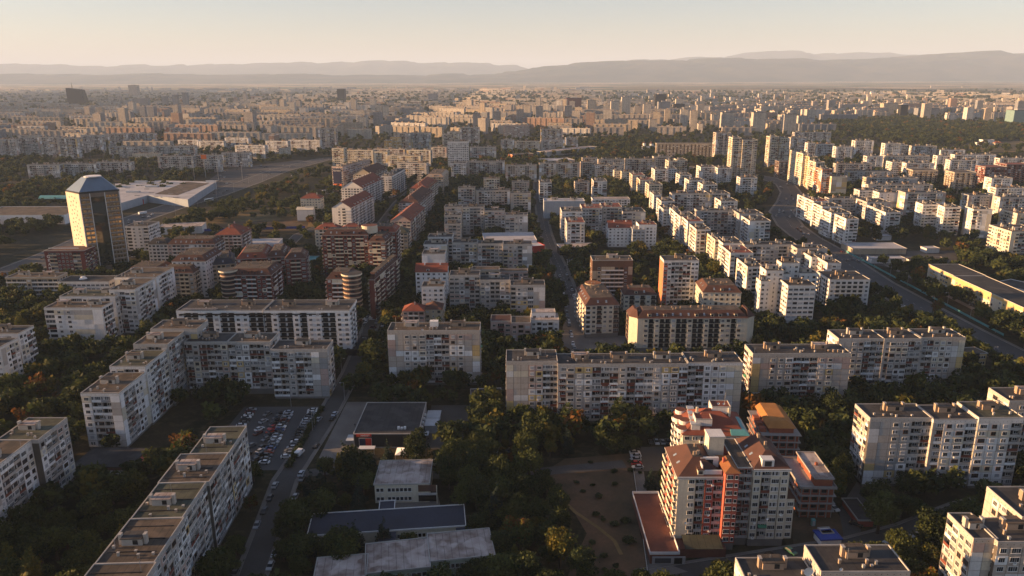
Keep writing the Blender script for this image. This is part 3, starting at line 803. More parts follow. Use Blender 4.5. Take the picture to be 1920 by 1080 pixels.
surf('car_park', 'depot yard with parked vans beside the right boulevard', pp((1560, 478), (1640, 470), (1800, 470), (1790, 500), (1660, 500)), 'asphalt_old', .014)
surf('dry_field', 'pale dry meadow behind the woods at the right edge', pp((1800, 270), (1960, 262), (1960, 285), (1830, 285)), 'dry_grass', .014, False)
for a, lab in ((((1150, 168), (1800, 168), (1920, 176), (1920, 172), (1500, 162), (1150, 163)), 'long pale airfield strip on the plain'), (((1500, 150), (1920, 145), (1920, 149), (1480, 154)), 'tan stubble field at the foot of the mountains'), (((150, 157), (900, 153), (900, 151), (300, 152)), 'pale field before the left mountains')):
    surf('field', lab, pp(*a), 'dry_grass', .5, False)

# ------------------------------------------------------------------ buildings
def mk(name, label, style, rects, tier='B', ang=0.0, cat='apartment block', group=None, **kw):
    a = R(ang); ca, sa = math.cos(a), math.sin(a); b = None
    for i, r in enumerate(rects):
        L, top, Rx, nf, dep = r[:5]; o = dict(kw); o.update(r[5] if len(r) > 5 else {})
        fh = o.get('fh', 2.8); gr = o.get('ground', 1.0); z0 = o.get('z0', 0)
        h = z0 + gr + nf * fh + (o.get('attic', 1.4) if o.get('roof', 'flat').startswith('flat') else .3)
        ax, ay = P(L, top, h)
        w = max(3.0, run_to(ax, ay, a, Rx, h))
        if b is None:
            b = Bld(name, label, cat, ax, ay, a, group); bx, by = ax, ay
        lx, ly = (ax - bx) * ca + (ay - by) * sa, -(ax - bx) * sa + (ay - by) * ca
        if o.pop('chain', False) and Rx - L < 46: dep = 25
        ox, oy = o.pop('dx', 0), o.pop('dy', 0)
        lx += ox; ly += oy + i * .017
        tl = o.pop('t', tier); st = o.pop('st', style)
        o['attic'] = o.get('attic', 1.4) + i * .006
        block(b, lx, ly, w, dep, nf, st, tl, **o)
        cx, cy = lx + w / 2, ly + dep / 2
        foot(bx + cx * ca - cy * sa, by + cx * sa + cy * ca, w / 2 + .5, dep / 2 + .5, a)
    return b

def mkw(name, label, x, y, ang, cat='apartment block', group=None): return Bld(name, label, cat, x, y, R(ang), group)
def put(b, x0, y0, w, d, nf, style, tier='A', **kw):
    block(b, x0, y0, w, d, nf, style, tier, **kw)
    ca, sa = math.cos(b.ang), math.sin(b.ang); cx, cy = x0 + w / 2, y0 + d / 2
    foot(b.x + cx * ca - cy * sa, b.y + cx * sa + cy * ca, w / 2 + .5, d / 2 + .5, b.ang)

# --- long slab at the bottom left
b = mkw('apartment_block', 'long eight storey slab with brown and green patched roof, cut by the bottom edge', -91.0, 112, 2.4)
yy = 0; rr = random.Random(5); mats = ['roof_brown', 'roof_green', 'roof_brown', 'roof_brown', 'roof_green', 'roof_brown', 'roof_green']
for i, ln in enumerate((20, 21, 20, 21, 20, 19, 20.5)):
    o = (0, -.6, .5, 0, -.5, .4, -2.2)[i]
    put(b, -15.5 + (2.2 if i == 6 else 0) - o * .3, yy, 15.3 + o * .3 + (o if i < 6 else -1.6), ln - .04, 8, 'panel', sides='SEW' if i == 0 else 'EW', roofmat=mats[i], seed=40 + i, attic=1.4 + i * .01, pats={'W': 'wLwLwL'})
    yy += ln
    for k in range(3): b.sep('roof_ridge').box(-14.6, yy - 4 - k * 6, 24.6, -1.6, yy - 3.8 - k * 6, 24.85, 'roof_dark')
b.done()
# --- block at the left edge
b = mkw('apartment_block', 'white patched panel block cut by the left edge, nearest of the left side blocks', -166.5, 190, 0)
put(b, -14, 0, 13.2, 32, 8, 'panelwhite', roofmat='roof_brown', sides='SE', seed=4)
put(b, -14, 32.05, 12, 21, 8, 'panelwhite', roofmat='roof_brown', sides='E', seed=9, attic=1.42)
put(b, -14, 53.1, 14.4, 18, 8, 'panel', roofmat='roof_green', sides='E', seed=11, attic=1.44)
b.done()
# --- stepped block with the satellite dish
b = mkw('apartment_block', 'long grey panel block climbing in roof steps, satellite dish at its low white end', -173.5, 284, 0)
put(b, 0, 0, 15.5, 22, 8, 'panelwhite', pats={'S': 'wLLb'}, roofmat='roof_brown', seed=21, sides='SEW')
put(b, .8, 22.05, 15.4, 20, 9, 'panelwhite', roofmat='roof_green', seed=22, sides='SEW', attic=1.41)
put(b, 1.8, 42.1, 15.6, 18, 10, 'panel', roofmat='roof_brown', seed=23, sides='SEW', attic=1.42)
put(b, 1.5, 60.15, 22, 14, 10, 'panel', roofmat='roof_brown', seed=24, sides='SEW', attic=2.6)
b.inst('satellite_dish', TPL['dish_big'], (13, -.6, 5), R(15))
b.done()
mk('apartment_block', 'three part grey panel block stepping down to a white gable behind the car park', 'panel',
   [(345, 641, 425, 8, 13, dict(seed=31, ground=3.0, pats={'S': 'LwLLLw'})), (426, 641, 506, 8, 13, dict(seed=32, ground=2.8, roofmat='roof_brown', pats={'S': 'LwwLLw'})), (507, 655, 612, 8, 13, dict(seed=33, dy=0, pats={'S': 'LLwLLbb'}))], 'A').done()
# --- black and white new block
b = mk('apartment_block', 'long white block with black loggias and roof pergola, left of the parking street', 'white',
   [(330, 582, 492, 8, 20, dict(seed=50, pats={'S': 'wLLwLwLLwwLL'}, rails='wall_char', kind='modern', sides='SW', ground=2)), (494, 582, 655, 8, 20, dict(seed=51, pats={'S': 'LwLLwLwwLLww'}, rails='wall_char', kind='modern', sides='SE', ground=2))], 'B')
x_ = run_to(b.x, b.y, 0, 640, 26)
b.p('dark_strip').box(x_ - 1.5, -.12, 2, x_ + 1.8, -.001, 25, 'wall_char'); b.p('pergola').box(2, -.6, 23.2, x_ - 8, -.1, 23.9, 'wall_char')
for k in range(24): b.p('pergola').box(3 + k * .8, -.5, 26.2, 3.3 + k * .8, 2.5, 26.35, 'rail_grey')
b.p('plinth').box(x_ - 20, -1.5, 0, x_ + 6.5, -.16, 3.6, 'wall_char'); b.p('plinth').box(x_ + 5.2, -1.4, .002, x_ + 11, 22, 3.5, 'wall_char')
b.done()
# --- free standing nine storey block above the supermarket
b = mk('apartment_block', 'nine storey beige panel block with a cracked brown roof standing alone above the supermarket', 'panelwarm',
   [(726, 620, 899, 9, 13, dict(seed=61, pats={'S': 'bbwwWLLLwwbb'}, roofmat='roof_brown', huts=1, ground=1.2, attic=2.0))], 'A')
b.sep('water_tank').box(20, 6, 27.6, 24, 9, 31, 'white_paint')
for q in (3, 23, 37): b.sep('antenna').cyl(q, 8, .09, 27, 32.5, 'pole', 5)
b.inst('satellite_dish', TPL['dish'], (17, 1, 28.6)); b.inst('satellite_dish', TPL['dish'], (30, 4, 28.6)); b.done()
# --- the long grey block in the middle
b = mk('apartment_block', 'very long grey panel block with loggias and brown planter boxes, its left end yellowish', 'panelwarm',
   [(949, 676, 1045, 9, 14.5, dict(seed=71, pats={'S': 'bbbwwLL'}, attic=1.7, ground=1.2, dy=-1.0)),
    (1046, 683, 1290, 9, 13, dict(seed=72, st='panel', pats={'S': 'LWwwLLLwLLLwwWL'}, rails='boxes', ground=.6)),
    (1291, 680, 1393, 9, 13, dict(seed=73, pats={'S': 'LLwwwbb'}, st='panelwhite', ground=.8))], 'A')
b.done()
mk('apartment_block', 'panel block with a brightly lit left end, right of the very long grey block', 'panelwarm',
   [(1412, 663, 1596, 8, 12.5, dict(seed=81, pats={'S': 'bbwwWLLLwwbb', 'W': 'LLWL'}, rails='boxes', attic=2.0, ground=1.4))], 'A').done()
mk('apartment_block', 'long nine storey panel block behind the one with the bright end, beside the yellow kiosk', 'panel',
   [(1573, 635, 1658, 9, 13, dict(seed=91, pats={'S': 'bbwwLLL'}, ground=1.2)), (1658.5, 635, 1728, 9, 13, dict(seed=92, pats={'S': 'LWwWLL'}, ground=1.2)), (1728.5, 633, 1811, 9, 13, dict(seed=93, pats={'S': 'LLwwwbb'}, ground=1.2, st='panelwarm'))], 'A').done()
b = mk('apartment_block', 'grey patched panel block above dark bushes at the lower right, left end sunlit', 'panelwhite',
   [(1632, 784, 1750, 9, 12.5, dict(seed=101, pats={'S': 'bbwwLL', 'W': 'LWwL'}, st='panel', ground=1.0)), (1750.5, 786, 1832, 9, 12.5, dict(seed=102, pats={'S': 'LwWL'}, roofmat='roof_dark', dy=-.2)), (1833, 781, 1916, 9, 14, dict(seed=103, pats={'S': 'WwwL'}, roofmat='roof_green', dy=-1, attic=2.2))], 'A')
b.done()
mk('apartment_block', 'panel block cut by the right edge behind the patched block', 'panelwarm', [(1893, 752, 2010, 9, 13, dict(seed=111, pats={'W': 'wLWb'}))], 'A').done()
mk('apartment_block', 'sunlit nine storey block at the bottom right corner with a brown hut on its roof', 'panelwarm',
   [(1826, 1010, 1870, 9, 12.5, dict(seed=121, pats={'S': 'bb', 'W': 'LWwW'}, roofmat='roof_dark')), (1870.5, 1015, 1990, 9, 11.5, dict(seed=122, pats={'S': 'wWwLw'}, dy=-.3, roofmat='roof_dark')), (1935, 985, 2050, 10, 16, dict(seed=123, dy=4, roofmat='roof_dark'))], 'A').done()
b = mk('apartment_block', 'dark roof of a low sunk block at the bottom edge with chimneys and a dish', 'panelwarm',
   [(1400, 1090, 1530, 7, 10, dict(seed=131, roofmat='roof_dark', huts=2)), (1540, 1072, 1705, 8, 11.5, dict(seed=132, roofmat='roof_dark', huts=2))], 'A')
b.inst('satellite_dish', TPL['dish_big'], (16, 1, 24.2)); b.inst('satellite_dish', TPL['dish'], (8, 1, 21.8)); b.inst('satellite_dish', TPL['dish'], (24, .6, 25.2)); b.done()

# --- red and white block on its terrace
b = mkw('apartment_block', 'tall red and white block with brown mansard roofs and skylights on a red terrace', 52.2, 215.4, 0)
X1, X2, X3, X4 = 14.2, 18.5, 23.4, 35.0
put(b, 0, 0, 14.15, 20, 8, 'white', pats={'S': 'bwLwL', 'W': 'DDwDDwD'}, rails='balcony_cream', roof='mansard', roofmat='tile_brown', ground=2.6, pal='cream', fh=2.75, seed=141, huts=0, inset=5.5, topm='roof_dark', mh=4.6)
put(b, X1 + .05, -2.0, 4.2, 11, 9, 'white', pats={'S': 'Ws', 'W': 'bbbbbb'}, sides='S', pal='redpl', roof='hip', roofmat='tile_copper', ground=2.6, fh=2.75, seed=142)
put(b, X2 + .1, 0.6, 4.8, 20, 9, 'white', pats={'S': 'LL'}, sides='S', pal='redpl', roof='flat', ground=2.6, fh=2.75, rails='wall_char', seed=143, huts=0, attic=.6)
put(b, X3 + .05, 0.05, 11.5, 20.6, 9, 'white', pats={'S': 'wLWw', 'E': 'wwbww'}, pal='cream', sides='SE', roof='mansard', roofmat='tile_brown', ground=2.6, fh=2.75, seed=144, rails='wall_char', inset=5.0, topm='roof_dark', mh=4.4)
for gg in ('wall',): pass
k = b.sep('red_bay'); k.box(8.55, -.14, 2.6, 11.3, -.001, 24.6, 'wall_redwall')
for f in range(8): b.inst('window', TPL['window_a'], (9.9, -.15, 2.6 + f * 2.75 + .8)); b.inst('air_conditioner', TPL['ac'], (10.9, -.15, 2.7 + f * 2.75)) if f % 3 == 1 else None
k = b.sep('red_bay'); k.box(X1 + .04, -2.15, 2.6, X1 + 4.26, -2.12, 27.3, 'wall_redwall')
for f in range(9): b.inst('window', TPL['window_d'], (X1 + 1.45, -2.16, 2.6 + f * 2.75 + .8), 0, (.78, 1, 1)); b.inst('window', TPL['window_s'], (X1 + 3.5, -2.16, 2.6 + f * 2.75 + .8))
for yq in (5.8, 14.2): b.sep('red_bay').box(-.16, yq, 2.6, -.001, yq + 3.0, 24.6, 'wall_redwall')
h1 = b.sep('lift_tower'); h1.box(12, 11.2, 24, 17, 16.5, 33.2, 'wall_cream'); h1.box(11.8, 11.0, 33.201, 17.2, 16.7, 33.45, 'coping_white')
for q in ((9, 2, 0), (7, 5.5, .3)):
    t_ = b.sep('roof_terrace'); t_.box(7.6, .6, 24.9, 13.8, 1.0, 27.0, 'wall_offwhite'); t_.box(7.6, 1.0, 24.9, 7.9, 6, 28.4, 'wall_offwhite'); t_.box(7.9, 5, 24.9, 13.8, 6, 29.0, 'wall_offwhite'); t_.box(9, 4.95, 26.4, 12, 4.99, 28.4, 'glass'); t_.box(7.9, 1.0, 25.6, 13.8, 5, 25.8, 'terrace_red'); break
t_ = b.sep('roof_terrace'); t_.box(26.2, .5, 27.6, 30, 3.8, 30.6, 'coping_white'); t_.box(27, .42, 28.4, 29.2, .499, 30.2, 'glass')
b.p('white_band').box(-.3, -.3, 24.3, 14.1, -.16, 25.2, 'coping_white'); b.p('white_band').box(X3 + .2, -.3, 26.9, X4 + .3, -.01, 27.8, 'coping_white')
b.sep('side_wing').loft([(X4 + .02, .4), (X4 + 2.6, .4), (X4 + 2.6, 18), (X4 + .02, 18)], 2.6, [(X4 + .02, .4), (X4 + 2.5, .4), (X4 + 2.5, 18), (X4 + .02, 18)], 17, 'wall_cream'); b.sep('side_wing_roof').loft([(X4 + .02, .3), (X4 + 2.9, .3), (X4 + 2.9, 18), (X4 + .02, 18)], 17.003, [(X4 + .02, .3), (X4 + .3, .3), (X4 + .3, 18), (X4 + .02, 18)], 21, 'tile_brown')
for f in range(5): b.inst('window', TPL['window_a'], (X4 + 1.3, .36, 3.4 + f * 2.75))
for q in (5.6, 8.4, X3, 26.2, 32): b.sep('drainpipe').cyl(q, -.25 if q < X1 or q > X3 - 1 else -2.3, .08, 2.6, 25, 'dark_in', 6)
for q in (3, 10, 25, 29, 33): b.inst('satellite_dish', TPL['dish'], (q, -.7, 8 + q * .4 % 9))
g = b.p('podium'); g.box(-9.5, -9, 0, -.2, 27, 3.3, 'terrace_red'); g.box(-.18, -6, .002, 15, -.35, 3.2, 'terrace_red'); b.p('podium_front').box(-8.8, -9.4, 0, 1.5, -9.01, 2.6, 'wall_concgrey'); b.p('podium_front').box(-8, -9.45, .5, -3, -9.401, 2.2, 'glass_mid'); b.p('podium_front').box(-2, -9.45, .2, .5, -9.401, 2.3, 'glass')
parapet(b.p('terrace_wall'), -9.6, -9.1, -.25, 27.1, 3.302, .9, .2, 'wall_offwhite')
b.p('awning').poly([(2, -6.5, 3.4), (14, -6.5, 3.4), (14, -.4, 4.6), (2, -.4, 4.6)], 'roof_green')
b.inst('window', TPL['window_a'], (5, 0, 5)); b.done()
foot(47, 222, 10, 20)
# --- orange roofed block behind it
b = mkw('apartment_block', 'white stepped block with bright orange tile roofs and curved terraces behind the red block', 63, 257, -3)
put(b, 0, 0, 24, 20, 6, 'white', pats={'W': 'DwDwDw', 'S': 'wwDDwwDw'}, pal='cream', roof='hip', roofmat='tile_red', ground=2, seed=151)
put(b, 5, 3, 6, 6, 7, 'white', sides='SW', pal='offwhite', roof='flat', ground=2, seed=152, huts=0, roofmat='tile_red', attic=2.4)
put(b, 12, 9, 7, 6, 8, 'white', sides='SW', pal='offwhite', roof='flat', ground=2, seed=153, huts=0, roofmat='tile_red', attic=2.0)
for i in range(4):
    c = b.sep('curved_terrace'); c.cyl(.2 + (i % 2) * 1.5, 3 + i * 4.6, 2.1, 18.8 + (i % 2) * 1.2, 20.4 + (i % 2) * 1.2, 'wall_offwhite', 16, mt='terrace_red')
    c = b.sep('dormer'); c.box(3.2 + i * .3, 1.5 + i * 4.6, 19, 6.4, 4 + i * 4.6, 22.4, 'wall_offwhite'); c.box(3 + i * .3, 1.3 + i * 4.6, 22.401, 6.6, 4.2 + i * 4.6, 22.6, 'metal_pale'); c.box(3.15 + i * .3, 2 + i * 4.6, 20, 3.19 + i * .3, 3.4 + i * 4.6, 22, 'glass')
b.inst('satellite_dish', TPL['dish'], (14, 8.5, 28)); b.inst('satellite_dish', TPL['dish'], (16, 8.5, 28)); b.sep('antenna').cyl(17, 11, .07, 27, 31.5, 'pole', 5)
c = b.sep('glass_roof'); c.loft([(17.5, -.5), (24.4, -.5), (24.4, 14), (17.5, 14)], 19.2, [(17.5, 1), (23, 1), (23, 13), (17.5, 13)], 20.6, 'sheet_teal')
b.done()
# --- brick shells
def shell(label, x, y, w, d, nf, top, ang=0, h2=None):
    b = Bld('unfinished_building', label, 'building', x, y, R(ang)); fh = 2.9; foot(x + w / 2, y + d / 2, w / 2 + 1, d / 2 + 1, 0)
    for f in range(nf):
        z = f * fh
        b.sep('floor_slab').box(-.7, -.7, z + fh - .28, w + .7, d + .7, z + fh, 'wall_rawconc')
        g = b.p('wall'); g.box(.2, .2, z, w - .2, d - .2, z + fh - .281, 'wall_rawbrick')
        for i in range(int(w / 3) + 1): g.box(min(i * 3.0, w - .35), .0, z, min(i * 3.0, w - .35) + .35, .199, z + fh - .281, 'wall_rawconc')
        for i in range(int(d / 3.2) + 1):
            yy = min(i * 3.2, d - .35); g.box(0, yy, z, .199, yy + .35, z + fh - .281, 'wall_rawconc'); g.box(w - .199, yy, z, w, yy + .35, z + fh - .281, 'wall_rawconc')
        for i in range(int(w / 3)): o_ = link('window_opening', TPL['opening'], b.root, (i * 3 + 1.7, .199, z + .8))
        for i in range(int(d / 3.2)):
            if (i + f) % 2 == 0: link('window_opening', TPL['opening'], b.root, (.199, d - i * 3.2 - 1.8, z + .8), -math.pi / 2); link('window_opening', TPL['opening'], b.root, (w - .199, i * 3.2 + 1.8, z + .8), math.pi / 2)
    zt = nf * fh
    if top == 'board':
        b.sep('attic_wall').box(2.6, 1.5, zt, w - 1.8, d - .8, zt + 2.2, 'wall_rawbrick')
        b.sep('board_roof').loft([(1.8, .8), (w - 1, .8), (w - 1, d), (1.8, d)], zt + 2.2, [(3.6, 4), (w - 3.8, 4), (w - 3.8, d - .2), (3.6, d - .2)], zt + 3.9, 'board_ochre')
        for i in range(3): b.sep('scaffold_block').box(-.6, 2 + i * 5, zt, 1.6, 5 + i * 5, zt + 1.3, 'wall_rawbrick')
    else:
        b.sep('attic_wall').box(w * .42, 1.0, zt, w - .4, d - .6, zt + 2.6, 'wall_rawbrick')
        b.sep('top_slab').box(w * .42 - .5, .5, zt + 2.601, w, d, zt + 2.85, 'roof_pale'); parapet(b.p('parapet'), w * .42 - .5, .5, w, d, zt + 2.851, .35, .25, 'wall_rawconc')
        parapet(b.p('parapet'), -.7, -.7, w + .7, d + .7, zt + .002, .6, .2, 'wall_rawconc')
        b.sep('chimney').box(w * .7, d * .5, zt + 2.86, w * .7 + .8, d * .5 + .8, zt + 3.9, 'wall_rawbrick')
    return b.done()
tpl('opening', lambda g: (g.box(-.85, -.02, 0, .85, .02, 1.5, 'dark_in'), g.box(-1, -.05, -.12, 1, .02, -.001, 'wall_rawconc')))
shell('unfinished red brick house with a bright ochre board roof right of the orange roofs', 96, 266, 13.5, 21, 5, 'board', -3)
shell('unfinished brick building with pale concrete slabs right of the red and white block', 98.5, 232, 11, 20, 4, 'slab', -2)

# --- supermarket
b = mkw('supermarket', 'low grey supermarket with a flat dark roof and a red sign in front', -65, 284, 0, 'supermarket')
g = b.p('wall'); g.box(0, 0, 0, 26.5, 31, 6.2, 'wall_concgrey')
b.p('roof').box(.25, .25, 6.201, 26.25, 30.75, 6.3, 'roof_dark'); parapet(b.p('parapet'), -.1, -.1, 26.6, 31.1, 6.202, .35, .3, 'coping')
b.p('cladding').box(.3, -.12, .6, 26.4, -.001, 6.0, 'wall_char')
s_ = b.sep('sign'); s_.box(1.2, -.42, 5.2, 7.4, -.125, 6.3, 'sign_red')
p_ = b.sep('poster'); p_.box(2.2, -.25, 1.2, 7.4, -.125, 4.6, 'frame_white'); p_.box(2.3, -.27, 1.3, 4.9, -.251, 4.5, 'sign_navy'); p_.box(4.9, -.27, 1.3, 7.3, -.251, 4.5, 'sign_red')
for k in range(3): b.sep('roof_unit').box(17.4 + k * 1.3, 4, 6.3, 18.3 + k * 1.3, 5.2, 7.3 - .3 * (k == 1), 'white_paint')
for k in range(4): b.sep('wall_unit').box(26.62, 9 + k * 4, 4.2, 27.4, 10 + k * 4, 5.2, 'white_paint')
c = b.sep('canopy'); c.box(-3.2, -.5, 3.4, -.05, 5, 3.6, 'metal_pale')
c = b.sep('canopy'); c.box(3, -6.2, 2.6, 9.5, -3.4, 2.8, 'coping_white'); [c.box(x, -6.1, 0, x + .15, -5.95, 2.6, 'pole') for x in (3.1, 9.2)]
c = b.sep('loading_shed'); c.box(27.6, 13, 0, 33, 28, 3.6, 'wall_metalgrey'); c.box(27.4, 12.8, 3.601, 33.4, 20, 3.75, 'metal_pale'); c.box(27.4, 20.6, 3.601, 33.4, 28.2, 3.8, 'metal_pale')
c = b.sep('loading_shed'); c.box(27.5, 5, 3, 30, 9, 3.2, 'metal_pale')
b.done(); foot(-51, 300, 16, 17)
def lettering(text, parent, loc, size, m, rot=(math.pi / 2, 0, 0), name='lettering', ext=.03):
    cu = bpy.data.curves.new(name, 'FONT'); cu.body = text; cu.size = size; cu.extrude = ext; cu.align_x = 'CENTER'; cu.align_y = 'CENTER'; cu.materials.append(M[m])
    t = bpy.data.objects.new(name, cu); me = bpy.data.meshes.new_from_object(t); me.materials.clear(); me.materials.append(M[m]); bpy.data.objects.remove(t)
    o = link(name, me, parent, loc); o.rotation_euler = rot; return o
c = b.sep('sign_ring')
for i in range(12):
    t, u = i * math.pi / 6, (i + 1) * math.pi / 6
    c.poly([(2.1 + r_ * math.cos(a_), -.44, 5.75 + r_ * math.sin(a_)) for r_, a_ in ((.42, t), (.42, u), (.3, u), (.3, t))], 'sign_orange')
c.done = None
b.done_extra = link('sign_ring', c.mesh('sign_ring'), b.root)
lettering('T', b.root, (2.1, -.44, 5.75), .5, 'sign_orange')
lettering('MARKET', b.root, (4.9, -.44, 5.75), .95, 'white_paint')
b = mkw('pavilion', 'white peaked tent pavilion in front of the supermarket', -46.5, 272.5, 0, 'pavilion')
b.p('tent_roof').loft([(0, 0), (9.5, 0), (9.5, 6.4), (0, 6.4)], 2.8, [(3.5, 3), (6, 3), (6, 3.5), (3.5, 3.5)], 4.3, 'white_paint')
for x in (.1, 3.1, 6.3, 9.3): b.sep('pole').box(x, .1, 0, x + .14, .24, 2.8, 'white_paint')
b.done(); foot(-42, 276, 6, 5)
# --- kiosk with red wall below the stepped block
b = mkw('shop_building', 'dark flat roofed shop building with a reddish corner under the satellite dish', -168, 262, -2, 'building')
g = b.p('wall'); g.box(0, 0, 0, 22, 15, 4, 'wall_brown'); b.p('roof').box(-.3, -.3, 4.002, 22.3, 15.3, 4.25, 'roof_dark'); b.p('annex').box(22.05, 2, 0, 25, 12, 3.6, 'wall_redwall'); b.p('annex').box(12, -5, 0, 22, -.05, 2.6, 'wall_concgrey')
b.done(); foot(-157, 268, 14, 10)
# --- kindergarten group
def low(name, label, quad, h, wallm, roofm, cop, cat='building', win=None, floors=2, z0=0):
    """flat roofed building whose roof corners were surveyed: front left, front right, depth in metres"""
    L, tl, Rx, tr, dep = quad
    ax, ay = P(L, tl, h); bx_, by_ = P(Rx, tr, h); ang = math.atan2(by_ - ay, bx_ - ax); w = math.hypot(bx_ - ax, by_ - ay)
    b = Bld(name, label, cat, ax, ay, ang)
    b.p('wall').box(0, 0, 0, w, dep, h - .3, wallm); b.p('roof').box(-.3, -.3, h - .298, w + .3, dep + .3, h - .1, roofm); parapet(b.p('parapet'), -.35, -.35, w + .35, dep + .35, h - .3, .5, .25, cop)
    foot(ax + math.cos(ang) * w / 2 - math.sin(ang) * dep / 2, ay + math.sin(ang) * w / 2 + math.cos(ang) * dep / 2, w / 2 + .8, dep / 2 + .8, ang)
    if win:
        for f in range(floors):
            z = (h - .5) / floors * f + .9
            for (u0, u1) in win:
                n = max(1, int((u1 - u0) * w / 1.3)); pw = (u1 - u0) * w / n
                for i in range(n):
                    b.inst('window', TPL['window_s'], (u0 * w + (i + .5) * pw, 0, z), 0, (pw / 1.06, 1, 1.15))
    return b
b = low('kindergarten_building', 'two storey yellowish kindergarten house with a stained pale roof, northernmost of the group', (702, 908, 804, 906, 17), 7.5, 'wall_cream', 'roof_pale', 'coping', win=[(.02, .17), (.23, .68)])
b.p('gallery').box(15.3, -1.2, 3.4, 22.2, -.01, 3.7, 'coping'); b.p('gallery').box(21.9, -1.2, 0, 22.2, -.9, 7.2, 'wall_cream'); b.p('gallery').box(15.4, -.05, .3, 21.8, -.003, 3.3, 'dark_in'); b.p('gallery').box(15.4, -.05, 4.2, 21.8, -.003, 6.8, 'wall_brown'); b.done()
b = low('kindergarten_building', 'long low kindergarten wing with a dark blue roof edged in white', (577, 1004, 872, 985, 12.5), 4.2, 'wall_cream', 'roof_blue', 'coping_white', win=[(.48, .8)], floors=1)
b.p('corridor').box(23, -6, 0, 28, -.5, 3.6, 'wall_cream'); b.p('corridor_roof').box(22.7, -6, 3.601, 28.3, -.4, 3.8, 'roof_blue'); b.p('corridor').box(48, -3.5, 0, 53, -.5, 3.6, 'wall_cream'); b.p('corridor_roof').box(47.7, -3.6, 3.601, 53.3, -.4, 3.8, 'roof_blue')
b.p('corridor').box(22, 12.9, 0, 27, 19, 3.5, 'wall_cream'); b.p('corridor_roof').box(21.8, 12.9, 3.501, 27.2, 19, 3.7, 'roof_blue'); parapet(b.p('parapet'), 21.8, 12.95, 27.3, 19, 3.702, .3, .25, 'coping_white'); b.done()
b = low('kindergarten_building', 'greenish kindergarten house with a rusty stained pale roof, rightmost of the nearest ones', (807, 1052, 927, 1040, 14), 7.5, 'wall_green', 'roof_pale', 'coping', win=[(.02, .16), (.24, .66)]); b.done()
b = low('kindergarten_building', 'two storey kindergarten house with a stained pale roof, middle one along the bottom edge', (686, 1075, 806, 1062, 14.5), 7.4, 'wall_green', 'roof_pale', 'coping', win=[(.2, .6), (.7, .95)]); b.done()
b = low('kindergarten_building', 'stained pale roof of the kindergarten house at the bottom left of the group', (588, 1090, 685, 1082, 11), 7.3, 'wall_cream', 'roof_pale', 'coping', win=[(.2, .9)]); b.done()
surf('playground', 'grey paved kindergarten courtyard', [P(720, 975), P(830, 965), P(820, 925), P(725, 930)], 'paving', .02)
low('shed', 'small house with a half grey half red roof beside the long grey block', (884, 741, 940, 739, 7), 4.5, 'wall_pink', 'roof_dark', 'coping', win=[(.5, .95)], floors=1).done()
b = low('kiosk', 'small yellow two storey kiosk building beside the boulevard', (1808, 665, 1851, 662, 9), 7.0, 'wall_yellow', 'roof_brown', 'coping', 'kiosk', win=[(.05, .4), (.65, .95)]); b.p('dark_bay').box(5, -1.2, 0, 8, -.01, 7.6, 'wall_char'); b.p('yellow_band').box(-.1, -.1, 2.8, 5, -.01, 3.7, 'awning_yellow'); b.done()
b = low('site_hut', 'white site cabin with a blue tarpaulin roof on the building site', (1540, 1012, 1578, 1010, 5), 2.6, 'wall_white', 'tarp_blue', 'tarp_blue', 'hut'); b.done()
low('site_hut', 'small white container behind the blue tarpaulin', (1543, 1000, 1562, 999, 3), 2.6, 'wall_white', 'coping_white', 'coping', 'hut').done()
b = Bld('portable_toilet', 'green portable toilet beside the brick building site', 'toilet', *P(1524, 985), 0); b.p('cabin').box(-.6, -.6, 0, .6, .6, 2.2, 'sheet_teal'); b.p('roof').loft([(-.7, -.7), (.7, -.7), (.7, .7), (-.7, .7)], 2.2, [(-.4, -.4), (.4, -.4), (.4, .4), (-.4, .4)], 2.5, 'sheet_teal'); b.p('door').box(-.4, -.64, .1, .4, -.601, 2.0, 'metal_pale'); b.done()
low('garage_row', 'row of low dark garages along the lane in the bushes', (1580, 935, 1610, 975, 5), 2.6, 'wall_redwall', 'roof_dark', 'coping', 'garage').done()
low('shed', 'small house with a dark red roof between the two right blocks', (1810, 750, 1855, 748, 7), 3.4, 'wall_sand', 'tile_red', 'coping', 'shed').done()
low('kiosk', 'small blue kiosk under the trees left of the stepped block', (108, 678, 130, 676, 4), 2.8, 'wall_blue', 'tarp_blue', 'coping', 'kiosk').done()

# ------------------------------------------------------------------ glass tower and its neighbours
TH = 64.0
A_, B_, C_ = P(123, 358, TH), P(148, 363, TH), P(222, 357, TH)
angf = math.atan2(C_[1] - B_[1], C_[0] - B_[0]); wl = math.hypot(C_[0] - B_[0], C_[1] - B_[1])
b = Bld('office_tower', 'tall glass office tower with a blue pyramid roof and a sunlit cream side', 'office tower', B_[0], B_[1], angf)
ca, sa = math.cos(angf), math.sin(angf)
ax, ay = (A_[0] - B_[0]) * ca + (A_[1] - B_[1]) * sa, -(A_[0] - B_[0]) * sa + (A_[1] - B_[1]) * ca
pts = [(0, 0), (wl, 0), (wl + 1.2, 4), (wl - 6, 20), (wl - 14, 24), (ax + 3, 20), (ax, ay)]
b.p('wall').prism(pts, 0, TH - .5, 'wall_bronze', 'roof_dark')
foot(B_[0] + ca * wl / 2 - sa * 13, B_[1] + sa * wl / 2 + ca * 13, 20, 18, angf)
fb = Geo()
g = b.p('curtain_wall'); g.box(wl * .27, -.5, 8, wl * .62, -.001, TH - 3.5, 'tower_glass')
